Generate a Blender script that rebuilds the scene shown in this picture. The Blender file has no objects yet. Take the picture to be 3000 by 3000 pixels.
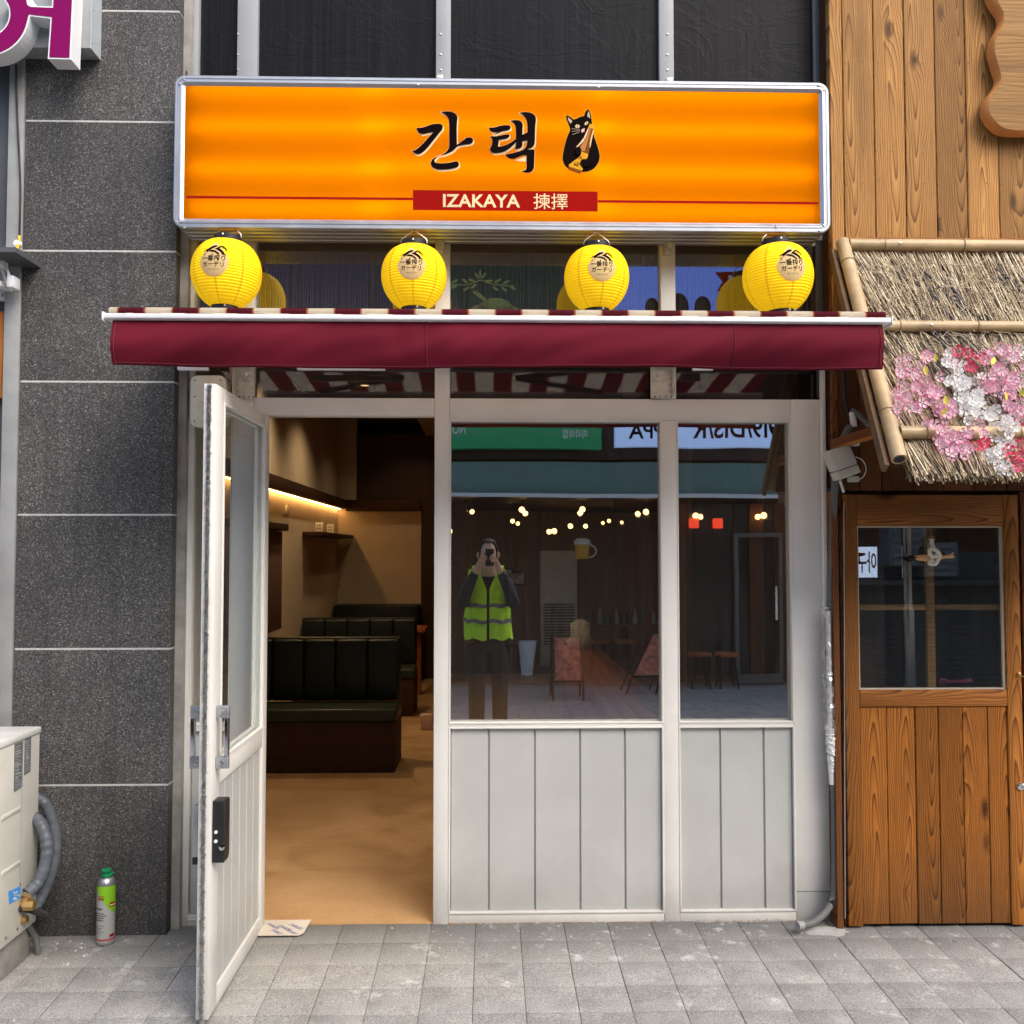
import bpy, bmesh, math, random
from mathutils import Vector, Matrix, Euler
random.seed(7)
C = bpy.context.scene.collection
SC = bpy.context.scene
rad = math.radians

# ------------------------------------------------------------------ camera
F, D = 2764.0, 4.1                       # focal length in photo pixels (3000 wide), metres from lens to shopfront
PITCH, YAW, ROLL = math.atan(114/F), math.atan(65/F), rad(0.0)
CR = Euler((math.pi/2 + PITCH, ROLL, -YAW), 'XYZ').to_matrix()
def ray(px, py):
    return CR @ Vector(((px-1500)/F, -(py-1500)/F, -1.0))
d0 = ray(1437, 2703)
EYE = -d0.z/d0.y*D                       # lens height over the door sill
def P(px, py, Y=0.0):                    # the point of plane y=Y that lies at a photo pixel
    d = ray(px, py); t = (Y + D)/d.y
    return Vector((d.x*t, Y, EYE + d.z*t))
def R(px, py, V):                        # same for something seen mirrored in the shop glass
    p = P(px, py, V); return Vector((p.x, 0.06-V, p.z))
cam = bpy.data.objects.new('camera', bpy.data.cameras.new('camera'))
C.objects.link(cam); SC.camera = cam
cam.location = (0, -D, EYE); cam.rotation_euler = (math.pi/2+PITCH, ROLL, -YAW)
cam.data.sensor_width = 36; cam.data.lens = F/3000*36
cam.data.clip_start = 0.02; cam.data.clip_end = 500

# ------------------------------------------------------------------ light
SUN_EL, SUN_AZ = rad(45), rad(142)       # compass-like: 180 = straight behind the camera
world = bpy.data.worlds.new('World'); SC.world = world; world.use_nodes = True
wn = world.node_tree
sky = wn.nodes.new('ShaderNodeTexSky'); sky.sky_type = 'NISHITA'; sky.sun_disc = False
sky.sun_elevation = SUN_EL; sky.sun_rotation = SUN_AZ
sky.air_density = 1.0; sky.dust_density = 4.0; sky.ozone_density = 1.0
wn.links.new(sky.outputs[0], wn.nodes['Background'].inputs[0])
wn.nodes['Background'].inputs[1].default_value = 0.15
sun = bpy.data.objects.new('sun', bpy.data.lights.new('sun', 'SUN')); C.objects.link(sun)
sun.data.energy = .75; sun.data.angle = rad(42); sun.data.color = (1, .985, .955)
sd = Vector((math.sin(SUN_AZ)*math.cos(SUN_EL), math.cos(SUN_AZ)*math.cos(SUN_EL), math.sin(SUN_EL)))
sun.rotation_euler = sd.to_track_quat('Z', 'Y').to_euler()
SC.view_settings.view_transform = 'Standard'; SC.view_settings.look = 'None'
SC.view_settings.gamma = 1; SC.view_settings.use_curve_mapping = False
SC.view_settings.exposure = 1.1
SC.render.engine = 'CYCLES'
SC.cycles.use_denoising = True
SC.cycles.max_bounces = 8; SC.cycles.transparent_max_bounces = 12
SC.cycles.sample_clamp_indirect = 6

# ------------------------------------------------------------------ mesh helpers
class MB:
    def __init__(s): s.v = []; s.f = []
    def box(s, x0, x1, y0, y1, z0, z1):
        if x0 > x1: x0, x1 = x1, x0
        if y0 > y1: y0, y1 = y1, y0
        if z0 > z1: z0, z1 = z1, z0
        b = len(s.v)
        s.v += [(x0,y0,z0),(x1,y0,z0),(x1,y1,z0),(x0,y1,z0),(x0,y0,z1),(x1,y0,z1),(x1,y1,z1),(x0,y1,z1)]
        s.f += [tuple(b+i for i in q) for q in ((0,3,2,1),(4,5,6,7),(0,1,5,4),(1,2,6,5),(2,3,7,6),(3,0,4,7))]
        return s
    def prism(s, poly, y0, y1):          # closed outline in x,z swept from y0 (front) to y1
        n = len(poly); b = len(s.v)
        s.v += [(x, y0, z) for x, z in poly] + [(x, y1, z) for x, z in poly]
        s.f.append(tuple(b+i for i in range(n))); s.f.append(tuple(b+n+i for i in reversed(range(n))))
        for i in range(n):
            j = (i+1) % n; s.f.append((b+j, b+i, b+n+i, b+n+j))
        return s
    def hexa(s, p):                      # 8 corners, bottom 4 then top 4
        b = len(s.v); s.v += [tuple(q) for q in p]
        s.f += [tuple(b+i for i in q) for q in ((0,3,2,1),(4,5,6,7),(0,1,5,4),(1,2,6,5),(2,3,7,6),(3,0,4,7))]
        return s
    def quad(s, *p):
        b = len(s.v); s.v += [tuple(q) for q in p]; s.f.append(tuple(range(b, b+len(p)))); return s
    def tube(s, pts, r, n=8, cap=True):
        pts = [Vector(p) for p in pts]; m = len(pts)
        rr = r if isinstance(r, (list, tuple)) else [r]*m
        b = len(s.v); up = None
        for i, p in enumerate(pts):
            t = (pts[min(i+1, m-1)] - pts[max(i-1, 0)]).normalized()
            if up is None:
                a = Vector((0,0,1)) if abs(t.z) < .9 else Vector((1,0,0))
                up = (a - t*a.dot(t)).normalized()
            else: up = (up - t*up.dot(t)).normalized()
            w = t.cross(up)
            for k in range(n):
                a = 2*math.pi*k/n
                s.v.append(tuple(p + (up*math.cos(a) + w*math.sin(a))*rr[i]))
        for i in range(m-1):
            for k in range(n):
                k2 = (k+1) % n
                s.f.append((b+i*n+k, b+i*n+k2, b+(i+1)*n+k2, b+(i+1)*n+k))
        if cap:
            s.f.append(tuple(b+k for k in reversed(range(n)))); s.f.append(tuple(b+(m-1)*n+k for k in range(n)))
        return s
    def lathe(s, prof, n=24, o=(0,0,0), ax='Z', cap=True):
        b = len(s.v); m = len(prof)
        for r, z in prof:
            for k in range(n):
                a = 2*math.pi*k/n; x, y = r*math.cos(a), r*math.sin(a)
                q = (x, y, z) if ax == 'Z' else ((x, -z, y) if ax == 'Y' else (z, x, y))
                s.v.append((o[0]+q[0], o[1]+q[1], o[2]+q[2]))
        for i in range(m-1):
            for k in range(n):
                k2 = (k+1) % n
                s.f.append((b+i*n+k, b+i*n+k2, b+(i+1)*n+k2, b+(i+1)*n+k))
        if cap:
            s.f.append(tuple(b+k for k in reversed(range(n)))); s.f.append(tuple(b+(m-1)*n+k for k in range(n)))
        return s
    def mesh(s, me, fn):                 # append a mesh through a mapping of its vertices
        b = len(s.v); s.v += [tuple(fn(v.co)) for v in me.vertices]
        s.f += [tuple(b+i for i in p.vertices) for p in me.polygons]; return s
    def build(s, name, mat, parent=None, smooth=None, bevel=0, seg=2, center=False, kind=None, fix=True):
        me = bpy.data.meshes.new(name); v = s.v; loc = Vector((0,0,0))
        if center:
            lo = [min(c[i] for c in v) for i in range(3)]; hi = [max(c[i] for c in v) for i in range(3)]
            loc = Vector([(a+b)/2 for a, b in zip(lo, hi)])
            v = [(a-loc.x, b-loc.y, c-loc.z) for a, b, c in v]
        me.from_pydata(v, [], s.f)
        if fix or bevel:
            bm = bmesh.new(); bm.from_mesh(me)
            if fix: bmesh.ops.recalc_face_normals(bm, faces=bm.faces)
            if bevel:
                es = [e for e in bm.edges if len(e.link_faces) == 2 and e.calc_face_angle(0) > .5]
                bmesh.ops.bevel(bm, geom=es, offset=bevel, segments=seg, profile=.5, affect='EDGES', clamp_overlap=True)
            bm.to_mesh(me); bm.free()
        if bevel and smooth is None: smooth = 35
        if smooth:
            me.polygons.foreach_set('use_smooth', [True]*len(me.polygons))
            if smooth < 170: me.set_sharp_from_angle(angle=rad(smooth))
        me.materials.append(mat)
        o = bpy.data.objects.new(name, me); C.objects.link(o); o.location = loc
        if parent: attach(o, parent)
        if kind: o['kind'] = kind
        return o
WORLD_LOC = {}
def wloc(o):
    v = Vector(o.location)
    return v
def attach(o, parent):
    o.parent = parent
    m = Matrix.Identity(4); p = parent
    chain = []
    while p: chain.append(p); p = p.parent
    for q in reversed(chain):
        m = m @ q.matrix_parent_inverse @ Matrix.LocRotScale(q.location, q.rotation_euler, q.scale)
    o.matrix_parent_inverse = m.inverted()
def tag(o, label=None, cat=None, group=None, kind=None):
    if label: o['label'] = label
    if cat: o['category'] = cat
    if group: o['group'] = group
    if kind: o['kind'] = kind
    return o
def thing(name, label, cat, loc=(0,0,0), group=None):
    o = bpy.data.objects.new(name, None); C.objects.link(o); o.location = loc
    o.empty_display_size = .1
    return tag(o, label, cat, group)
def copy_tree(o, parent=None):
    c = o.copy(); C.objects.link(c)
    if parent:
        c.parent = parent; c.matrix_parent_inverse = o.matrix_parent_inverse.copy()
    for ch in [x for x in C.objects if x.parent == o]: copy_tree(ch, c)
    return c
def one(mb, name, mat, label, cat, group=None, **k):
    return tag(mb.build(name, mat, None, **k), label, cat, group)
def text(s, size, extrude=.0006, offset=0.0, space=1.0):
    cu = bpy.data.curves.new('t', 'FONT'); cu.body = s; cu.size = size
    cu.align_x = 'CENTER'; cu.align_y = 'CENTER'; cu.extrude = extrude; cu.offset = offset
    cu.space_character = space; cu.resolution_u = 4
    ob = bpy.data.objects.new('t', cu); C.objects.link(ob)
    dg = bpy.context.evaluated_depsgraph_get()
    me = bpy.data.meshes.new_from_object(ob.evaluated_get(dg))
    bpy.data.objects.remove(ob)
    return me
def outline(polys, offset=0.0, extrude=.0006, y_step=.0004):   # list of outlines (world x,z) -> list of filled meshes in x,y
    out = []
    for poly in polys:
        cu = bpy.data.curves.new('t', 'CURVE'); cu.dimensions = '2D'; cu.fill_mode = 'BOTH'
        cu.extrude = extrude; cu.offset = offset
        sp = cu.splines.new('POLY'); sp.points.add(len(poly)-1); sp.use_cyclic_u = True
        for p, q in zip(sp.points, poly): p.co = (q[0], q[1], 0, 1)
        ob = bpy.data.objects.new('t', cu); C.objects.link(ob)
        dg = bpy.context.evaluated_depsgraph_get()
        out.append(bpy.data.meshes.new_from_object(ob.evaluated_get(dg)))
        bpy.data.objects.remove(ob)
    return out
def smooth_poly(pts, n=4):               # Catmull-Rom through a closed outline, keeping sharp tips
    out = []; m = len(pts)
    for i in range(m):
        p0, p1, p2, p3 = (Vector(pts[(i+k-1) % m]) for k in range(4))
        a = (p1-p0).normalized().dot((p2-p1).normalized()) if (p1-p0).length and (p2-p1).length else 1
        b = (p2-p1).normalized().dot((p3-p2).normalized()) if (p3-p2).length else 1
        t1 = (p2-p0)/2 if a > .3 else (p2-p1)*.5
        t2 = (p3-p1)/2 if b > .3 else (p2-p1)*.5
        L = (p2-p1).length
        for t in (t1, t2):
            if t.length > L*1.2: t *= L*1.2/t.length
        for k in range(n):
            u = k/n; u2 = u*u; u3 = u2*u
            out.append(tuple(p1*(2*u3-3*u2+1) + t1*(u3-2*u2+u) + p2*(-2*u3+3*u2) + t2*(u3-u2)))
    return out
def ellipse(cx, cy, rx, ry, n=20, rot=0):
    return [(cx+rx*math.cos(t)*math.cos(rot)-ry*math.sin(t)*math.sin(rot), cy+rx*math.cos(t)*math.sin(rot)+ry*math.sin(t)*math.cos(rot))
            for t in (2*math.pi*i/n for i in range(n))]
def rrect(x0, x1, z0, z1, r, n=6):
    out = []
    for cx, cz, a0 in ((x1-r, z1-r, 0), (x0+r, z1-r, 90), (x0+r, z0+r, 180), (x1-r, z0+r, 270)):
        out += [(cx+r*math.cos(rad(a0+90*i/n)), cz+r*math.sin(rad(a0+90*i/n))) for i in range(n+1)]
    return out
def curve_pts(ctrl, n=8):
    ctrl = [Vector(c) for c in ctrl]; out = []
    for i in range(len(ctrl)-1):
        p0, p1, p2, p3 = ctrl[max(i-1,0)], ctrl[i], ctrl[i+1], ctrl[min(i+2, len(ctrl)-1)]
        for k in range(n):
            u = k/n
            out.append(.5*((2*p1)+(p2-p0)*u+(2*p0-5*p1+4*p2-p3)*u*u+(3*p1-p0-3*p2+p3)*u*u*u))
    return out + [ctrl[-1]]

# ------------------------------------------------------------------ materials
def new_mat(name):
    m = bpy.data.materials.new(name); m.use_nodes = True
    nt = m.node_tree; b = nt.nodes['Principled BSDF']
    return m, nt, b
def nd(nt, kind, props=None, **inp):
    n = nt.nodes.new('ShaderNode'+kind)
    for k, v in (props or {}).items(): setattr(n, k, v)
    for k, v in inp.items():
        s = n.inputs[int(k[1:])] if k[0] == 'i' and k[1:].isdigit() else n.inputs[k.replace('_', ' ')]
        if hasattr(v, 'is_output') or isinstance(v, bpy.types.NodeSocket): nt.links.new(v, s)
        else: s.default_value = v
    return n
def ramp(nt, fac, stops, interp='LINEAR'):
    n = nt.nodes.new('ShaderNodeValToRGB'); n.color_ramp.interpolation = interp
    e = n.color_ramp.elements
    while len(e) < len(stops): e.new(.5)
    for k, (p, c) in zip(e, stops):
        k.position = p; k.color = (*c, 1) if len(c) == 3 else c
    nt.links.new(fac, n.inputs[0]); return n.outputs[0]
def math_(nt, op, a, b=None, clamp=False):
    n = nt.nodes.new('ShaderNodeMath'); n.operation = op; n.use_clamp = clamp
    for i, v in enumerate((a, b)):
        if v is None: continue
        if isinstance(v, bpy.types.NodeSocket): nt.links.new(v, n.inputs[i])
        else: n.inputs[i].default_value = v
    return n.outputs[0]
def mixc(nt, fac, a, b, mode='MIX'):
    n = nt.nodes.new('ShaderNodeMix'); n.data_type = 'RGBA'; n.blend_type = mode
    for s, v in ((n.inputs[0], fac), (n.inputs[6], a), (n.inputs[7], b)):
        if isinstance(v, bpy.types.NodeSocket): nt.links.new(v, s)
        else: s.default_value = v if not isinstance(v, tuple) else (*v, 1)[:4]
    return n.outputs[2]
def objco(nt, scale=None, loc=None, rot=None):
    t = nd(nt, 'TexCoord').outputs['Object']
    if scale or loc or rot:
        mp = nd(nt, 'Mapping', Vector=t)
        if scale: mp.inputs['Scale'].default_value = scale
        if loc: mp.inputs['Location'].default_value = loc
        if rot: mp.inputs['Rotation'].default_value = rot
        t = mp.outputs[0]
    return t
def bump(nt, bsdf, height, strength=.2, dist=.01):
    n = nd(nt, 'Bump', Strength=strength, Distance=dist, Height=height)
    nt.links.new(n.outputs[0], bsdf.inputs['Normal'])
def plain(name, col, rough=.5, metal=0., var=.12, vscale=6., bscale=0., bstr=.1, spec=.35, coat=0., rvar=.1):
    m, nt, b = new_mat(name)
    co = objco(nt)
    n1 = nd(nt, 'TexNoise', Vector=co, Scale=vscale, Detail=5.0, Roughness=.6).outputs[0]
    hi = tuple(min(1, c*(1+var)) for c in col); lo = tuple(c*(1-var) for c in col)
    nt.links.new(ramp(nt, n1, [(.3, lo), (.7, hi)]), b.inputs['Base Color'])
    b.inputs['Metallic'].default_value = metal; b.inputs['Specular IOR Level'].default_value = spec
    r = nd(nt, 'MapRange', Value=n1, i1=.3, i2=.7, i3=max(.02, rough-rvar), i4=min(1, rough+rvar))
    nt.links.new(r.outputs[0], b.inputs['Roughness'])
    b.inputs['Coat Weight'].default_value = coat
    if bscale:
        n2 = nd(nt, 'TexNoise', Vector=co, Scale=bscale, Detail=4.0).outputs[0]
        bump(nt, b, n2, bstr, .004)
    return m
def emit(name, col, strength):
    m, nt, b = new_mat(name)
    b.inputs['Base Color'].default_value = (*[min(1, c) for c in col], 1)
    b.inputs['Emission Color'].default_value = (*col, 1); b.inputs['Emission Strength'].default_value = strength
    return m
def glass(name, tint, refl, wave=.0, rough=0.0):
    m, nt, b = new_mat(name); nt.nodes.remove(b)
    tr = nd(nt, 'BsdfTransparent', Color=(*tint, 1)); gl = nd(nt, 'BsdfGlossy', Color=(1,1,1,1), Roughness=rough)
    fc_ = nd(nt, 'LayerWeight', Blend=.5).outputs['Facing']
    fac = math_(nt, 'ADD', math_(nt, 'MULTIPLY', math_(nt, 'POWER', fc_, 5.0), .55), refl, True)
    if wave:
        n = nd(nt, 'TexNoise', Vector=objco(nt), Scale=1.6, Detail=1.0).outputs[0]
        bp = nd(nt, 'Bump', Strength=wave, Distance=.01, Height=n)
        nt.links.new(bp.outputs[0], gl.inputs['Normal'])
    # dust and dried runs keep a little daylight on the pane
    co = objco(nt, (60, 60, 2.2))
    dn = nd(nt, 'TexNoise', Vector=co, Scale=1.0, Detail=6.0, Roughness=.7).outputs[0]
    dust = nd(nt, 'MapRange', Value=dn, i1=.45, i2=.85, i3=0.008, i4=.032).outputs[0]
    df = nd(nt, 'BsdfDiffuse', Color=(.6, .6, .58, 1))
    mx = nt.nodes.new('ShaderNodeMixShader'); nt.links.new(fac, mx.inputs[0])
    nt.links.new(tr.outputs[0], mx.inputs[1]); nt.links.new(gl.outputs[0], mx.inputs[2])
    m2 = nt.nodes.new('ShaderNodeMixShader'); nt.links.new(dust, m2.inputs[0])
    nt.links.new(mx.outputs[0], m2.inputs[1]); nt.links.new(df.outputs[0], m2.inputs[2])
    nt.links.new(m2.outputs[0], nt.nodes['Material Output'].inputs[0])
    return m
def wood(name, light, dark, axis='Z', ring=44., knot=1.0, rough=.55, dirt=0., foot=0.):
    m, nt, b = new_mat(name)
    tc = nd(nt, 'TexCoord').outputs['Object']; rnd = nd(nt, 'ObjectInfo').outputs['Random']
    sx = nd(nt, 'SeparateXYZ', Vector=tc)
    ac, al = (sx.outputs[0], sx.outputs[2]) if axis == 'Z' else (sx.outputs[2], sx.outputs[0])
    r2 = math_(nt, 'FRACT', math_(nt, 'MULTIPLY', rnd, 7.31)); r3 = math_(nt, 'FRACT', math_(nt, 'MULTIPLY', rnd, 23.7))
    # across, along coordinates of the board
    a = math_(nt, 'ADD', ac, math_(nt, 'MULTIPLY', math_(nt, 'SUBTRACT', r2, .5), .10))
    l = math_(nt, 'ADD', al, math_(nt, 'MULTIPLY', math_(nt, 'SUBTRACT', r3, .5), 1.6))
    big = nd(nt, 'CombineXYZ', X=math_(nt, 'MULTIPLY', a, 6.), Y=math_(nt, 'MULTIPLY', l, 1.6), Z=math_(nt, 'MULTIPLY', rnd, 40.)).outputs[0]
    nz = nd(nt, 'TexNoise', Vector=big, Scale=1.0, Detail=2.0).outputs[0]
    vk = nd(nt, 'TexVoronoi', {'feature': 'F1'}, Vector=nd(nt, 'CombineXYZ', X=math_(nt, 'MULTIPLY', a, 7.), Y=math_(nt, 'MULTIPLY', l, 2.6), Z=math_(nt, 'MULTIPLY', rnd, 90.)).outputs[0], Scale=1.0)
    kd = vk.outputs['Distance']
    pull = math_(nt, 'MULTIPLY', math_(nt, 'POWER', 2.718, math_(nt, 'MULTIPLY', kd, -7.)), .05*knot)
    ax_ = math_(nt, 'ADD', math_(nt, 'ADD', a, math_(nt, 'MULTIPLY', math_(nt, 'SUBTRACT', nz, .5), .09)), pull)
    v2 = nd(nt, 'CombineXYZ', X=ax_, Y=math_(nt, 'MULTIPLY', l, .055), Z=math_(nt, 'MULTIPLY', rnd, .02)).outputs[0]
    wv = nd(nt, 'TexWave', {'wave_type': 'RINGS', 'rings_direction': 'SPHERICAL', 'wave_profile': 'SAW'}, Vector=v2, Scale=ring, Distortion=.9, Detail=2.0, Detail_Scale=1.4).outputs['Fac']
    fib = nd(nt, 'TexNoise', Vector=nd(nt, 'CombineXYZ', X=math_(nt, 'MULTIPLY', a, 380.), Y=math_(nt, 'MULTIPLY', l, 7.), Z=rnd).outputs[0], Scale=1.0, Detail=3.0).outputs[0]
    mid = tuple((x*.62+y*.38) for x, y in zip(light, dark))
    col = ramp(nt, wv, [(0, light), (.35, tuple(x*.82+y*.18 for x, y in zip(light, dark))), (.68, mid), (.92, dark), (1., light)])
    fcol = ramp(nt, fib, [(.3, (.66,.62,.58)), (.65, (1.08,1.06,1.04))])
    col = mixc(nt, 1.0, col, fcol, 'MULTIPLY')
    tone = nd(nt, 'MapRange', Value=r3, i3=.60, i4=1.20).outputs[0]
    col = mixc(nt, 1.0, col, nd(nt, 'CombineXYZ', X=tone, Y=tone, Z=tone).outputs[0], 'MULTIPLY')
    km = ramp(nt, kd, [(.06, (1,1,1)), (.16, (0,0,0))])
    if knot: col = mixc(nt, math_(nt, 'MULTIPLY', km, .85), col, tuple(c*.3 for c in dark))
    stain = nd(nt, 'TexNoise', Vector=nd(nt, 'CombineXYZ', X=math_(nt, 'MULTIPLY', a, 9.), Y=math_(nt, 'MULTIPLY', l, 1.1), Z=math_(nt, 'MULTIPLY', rnd, 13.)).outputs[0], Scale=1.0, Detail=4.0).outputs[0]
    col = mixc(nt, ramp(nt, stain, [(.56, (0,0,0)), (.74, (.5+dirt,)*3)]), col, tuple(c*.4 for c in mid))
    if foot:                              # grey splash grime worked into the foot of the boards
        zz = nd(nt, 'SeparateXYZ', Vector=nd(nt, 'NewGeometry').outputs['Position']).outputs[2]
        gf = nd(nt, 'MapRange', Value=math_(nt, 'ADD', zz, math_(nt, 'MULTIPLY', stain, .35)), i1=.15, i2=foot, i3=.55, i4=0.).outputs[0]
        col = mixc(nt, gf, col, (.055, .034, .018))
    nt.links.new(col, b.inputs['Base Color']); b.inputs['Roughness'].default_value = rough+.1; b.inputs['Specular IOR Level'].default_value = .2
    h = math_(nt, 'SUBTRACT', math_(nt, 'MULTIPLY', fib, .4), math_(nt, 'MULTIPLY', wv, .5))
    bump(nt, b, h, .35, .003)
    return m

def granite_mat():
    m, nt, b = new_mat('granite'); co = objco(nt)
    v = nd(nt, 'TexVoronoi', {'feature': 'F1'}, Vector=co, Scale=235.0)
    v2 = nd(nt, 'TexVoronoi', {'feature': 'F1'}, Vector=co, Scale=520.0)
    g = nd(nt, 'SeparateColor', Color=v.outputs['Color']).outputs[0]
    g2 = nd(nt, 'SeparateColor', Color=v2.outputs['Color']).outputs[1]
    n = nd(nt, 'TexNoise', Vector=co, Scale=3.0, Detail=4.0).outputs[0]
    c = ramp(nt, g, [(0, (.016,.0155,.0155)), (.35, (.046,.045,.045)), (.65, (.078,.077,.077)), (.86, (.135,.134,.133)), (.95, (.25,.25,.245)), (1, (.42,.42,.41))])
    c2 = ramp(nt, g2, [(0, (.012,.012,.012)), (.5, (.055,.054,.054)), (.82, (.13,.13,.128)), (1, (.34,.34,.33))])
    col = mixc(nt, .5, c, c2)
    col = mixc(nt, 1.0, col, ramp(nt, n, [(.3, (.78,.78,.8)), (.7, (1.15,1.13,1.12))]), 'MULTIPLY')
    t = nd(nt, 'MapRange', Value=nd(nt, 'ObjectInfo').outputs['Random'], i3=.84, i4=1.12).outputs[0]
    col = mixc(nt, 1.0, col, nd(nt, 'CombineXYZ', X=t, Y=t, Z=t).outputs[0], 'MULTIPLY')
    dr = nd(nt, 'TexNoise', Vector=objco(nt, (26, 26, 1.1)), Scale=1.0, Detail=5.0, Roughness=.6).outputs[0]
    col = mixc(nt, ramp(nt, dr, [(.52, (0,0,0)), (.72, (.40,.40,.40))]), col, (.030,.030,.031))
    z = nd(nt, 'SeparateXYZ', Vector=nd(nt, 'NewGeometry').outputs['Position']).outputs[2]
    grime = nd(nt, 'MapRange', Value=math_(nt, 'ADD', z, math_(nt, 'MULTIPLY', n, .5)), i1=.15, i2=.9, i3=.45, i4=0.0).outputs[0]
    col = mixc(nt, grime, col, (.022, .022, .022))
    nt.links.new(col, b.inputs['Base Color']); b.inputs['Roughness'].default_value = .6; b.inputs['Specular IOR Level'].default_value = .2
    bump(nt, b, g, .2, .002)
    return m
def tile_mat():
    m, nt, b = new_mat('concrete_tile'); co = nd(nt, 'NewGeometry').outputs['Position']
    rnd = nd(nt, 'ObjectInfo').outputs['Random']
    f = nd(nt, 'TexNoise', Vector=co, Scale=190., Detail=3.0).outputs[0]
    g = nd(nt, 'TexNoise', Vector=co, Scale=7., Detail=5.0, Roughness=.65).outputs[0]
    col = ramp(nt, f, [(.28, (.17,.168,.16)), (.5, (.315,.311,.298)), (.72, (.48,.474,.455))])
    col = mixc(nt, 1.0, col, ramp(nt, g, [(.25, (.74,.73,.71)), (.5, (.97,.97,.96)), (.75, (1.18,1.17,1.15))]), 'MULTIPLY')
    t = nd(nt, 'MapRange', Value=rnd, i3=.95, i4=1.05).outputs[0]
    col = mixc(nt, 1.0, col, nd(nt, 'CombineXYZ', X=t, Y=t, Z=t).outputs[0], 'MULTIPLY')
    s = nd(nt, 'SeparateXYZ', Vector=co)
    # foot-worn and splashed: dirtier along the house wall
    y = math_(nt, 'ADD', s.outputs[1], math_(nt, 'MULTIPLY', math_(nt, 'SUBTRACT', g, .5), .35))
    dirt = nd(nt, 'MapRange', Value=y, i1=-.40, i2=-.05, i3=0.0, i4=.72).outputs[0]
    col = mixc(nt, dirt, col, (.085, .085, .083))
    sp = nd(nt, 'TexNoise', Vector=co, Scale=11., Detail=6.0, Roughness=.7).outputs[0]
    sp2 = nd(nt, 'TexNoise', Vector=co, Scale=1.7, Detail=1.0).outputs[0]
    msk = math_(nt, 'MULTIPLY', ramp(nt, sp, [(.57, (0,0,0)), (.68, (1,1,1))]), ramp(nt, sp2, [(.44, (0,0,0)), (.56, (1,1,1))]))
    col = mixc(nt, math_(nt, 'MULTIPLY', msk, .7), col, (.62,.62,.6))
    gum = nd(nt, 'TexVoronoi', {'feature': 'F1'}, Vector=nd(nt, 'Mapping', Vector=co, Scale=(1,1,.01)).outputs[0], Scale=3.4)
    gsel = nd(nt, 'SeparateColor', Color=gum.outputs['Color'])
    gm_ = math_(nt, 'MULTIPLY', ramp(nt, math_(nt, 'ADD', gum.outputs['Distance'], math_(nt, 'MULTIPLY', math_(nt, 'SUBTRACT', sp, .5), .06)), [(.035, (.7,.7,.7)), (.055, (0,0,0))]), math_(nt, 'GREATER_THAN', gsel.outputs[0], .45))
    col = mixc(nt, gm_, col, mixc(nt, math_(nt, 'GREATER_THAN', gsel.outputs[1], .5), (.10,.10,.10), (.66,.66,.63)))
    st = nd(nt, 'TexNoise', Vector=co, Scale=2.3, Detail=5.0, Roughness=.6, Distortion=.6).outputs[0]
    col = mixc(nt, ramp(nt, st, [(.54, (0,0,0)), (.72, (.45,.45,.45))]), col, (.15,.14,.125))
    nt.links.new(col, b.inputs['Base Color']); b.inputs['Roughness'].default_value = .85
    bump(nt, b, f, .5, .003)
    return m
def stripe_mat():
    m, nt, b = new_mat('striped_canvas')
    x = nd(nt, 'SeparateXYZ', Vector=nd(nt, 'TexCoord').outputs['Object']).outputs[0]
    u = math_(nt, 'FRACT', math_(nt, 'DIVIDE', math_(nt, 'ADD', x, 10.07), .1885))
    bur, cre, ora = (.16,.014,.030), (.82,.76,.62), (.55,.22,.08)
    col = ramp(nt, u, [(0, ora), (.025, ora), (.03, cre), (.5, cre), (.505, ora), (.53, ora), (.535, bur), (1, bur)], 'CONSTANT')
    w = nd(nt, 'TexNoise', Vector=objco(nt, (600, 60, 600)), Scale=1., Detail=2.).outputs[0]
    col = mixc(nt, 1., col, ramp(nt, w, [(.3, (.86,)*3), (.7, (1.05,)*3)]), 'MULTIPLY')
    nt.links.new(col, b.inputs['Base Color']); b.inputs['Roughness'].default_value = .9
    tl = nd(nt, 'BsdfTranslucent', Color=col); mx = nt.nodes.new('ShaderNodeMixShader'); mx.inputs[0].default_value = .72
    nt.links.new(b.outputs[0], mx.inputs[1]); nt.links.new(tl.outputs[0], mx.inputs[2]); nt.links.new(mx.outputs[0], nt.nodes['Material Output'].inputs[0])
    return m
def canvas_mat():
    m, nt, b = new_mat('burgundy_canvas')
    w = nd(nt, 'TexNoise', Vector=objco(nt, (900, 900, 900)), Scale=1., Detail=2.).outputs[0]
    n = nd(nt, 'TexNoise', Vector=objco(nt), Scale=2.5, Detail=4.).outputs[0]
    col = mixc(nt, 1., ramp(nt, w, [(.3, (.100,.006,.015)), (.7, (.155,.010,.024))]), ramp(nt, n, [(.3, (.85,)*3), (.7, (1.12,)*3)]), 'MULTIPLY')
    nt.links.new(col, b.inputs['Base Color']); b.inputs['Roughness'].default_value = .8
    b.inputs['Sheen Weight'].default_value = .0; b.inputs['Specular IOR Level'].default_value = .12
    bump(nt, b, w, .15, .001)
    return m
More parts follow.
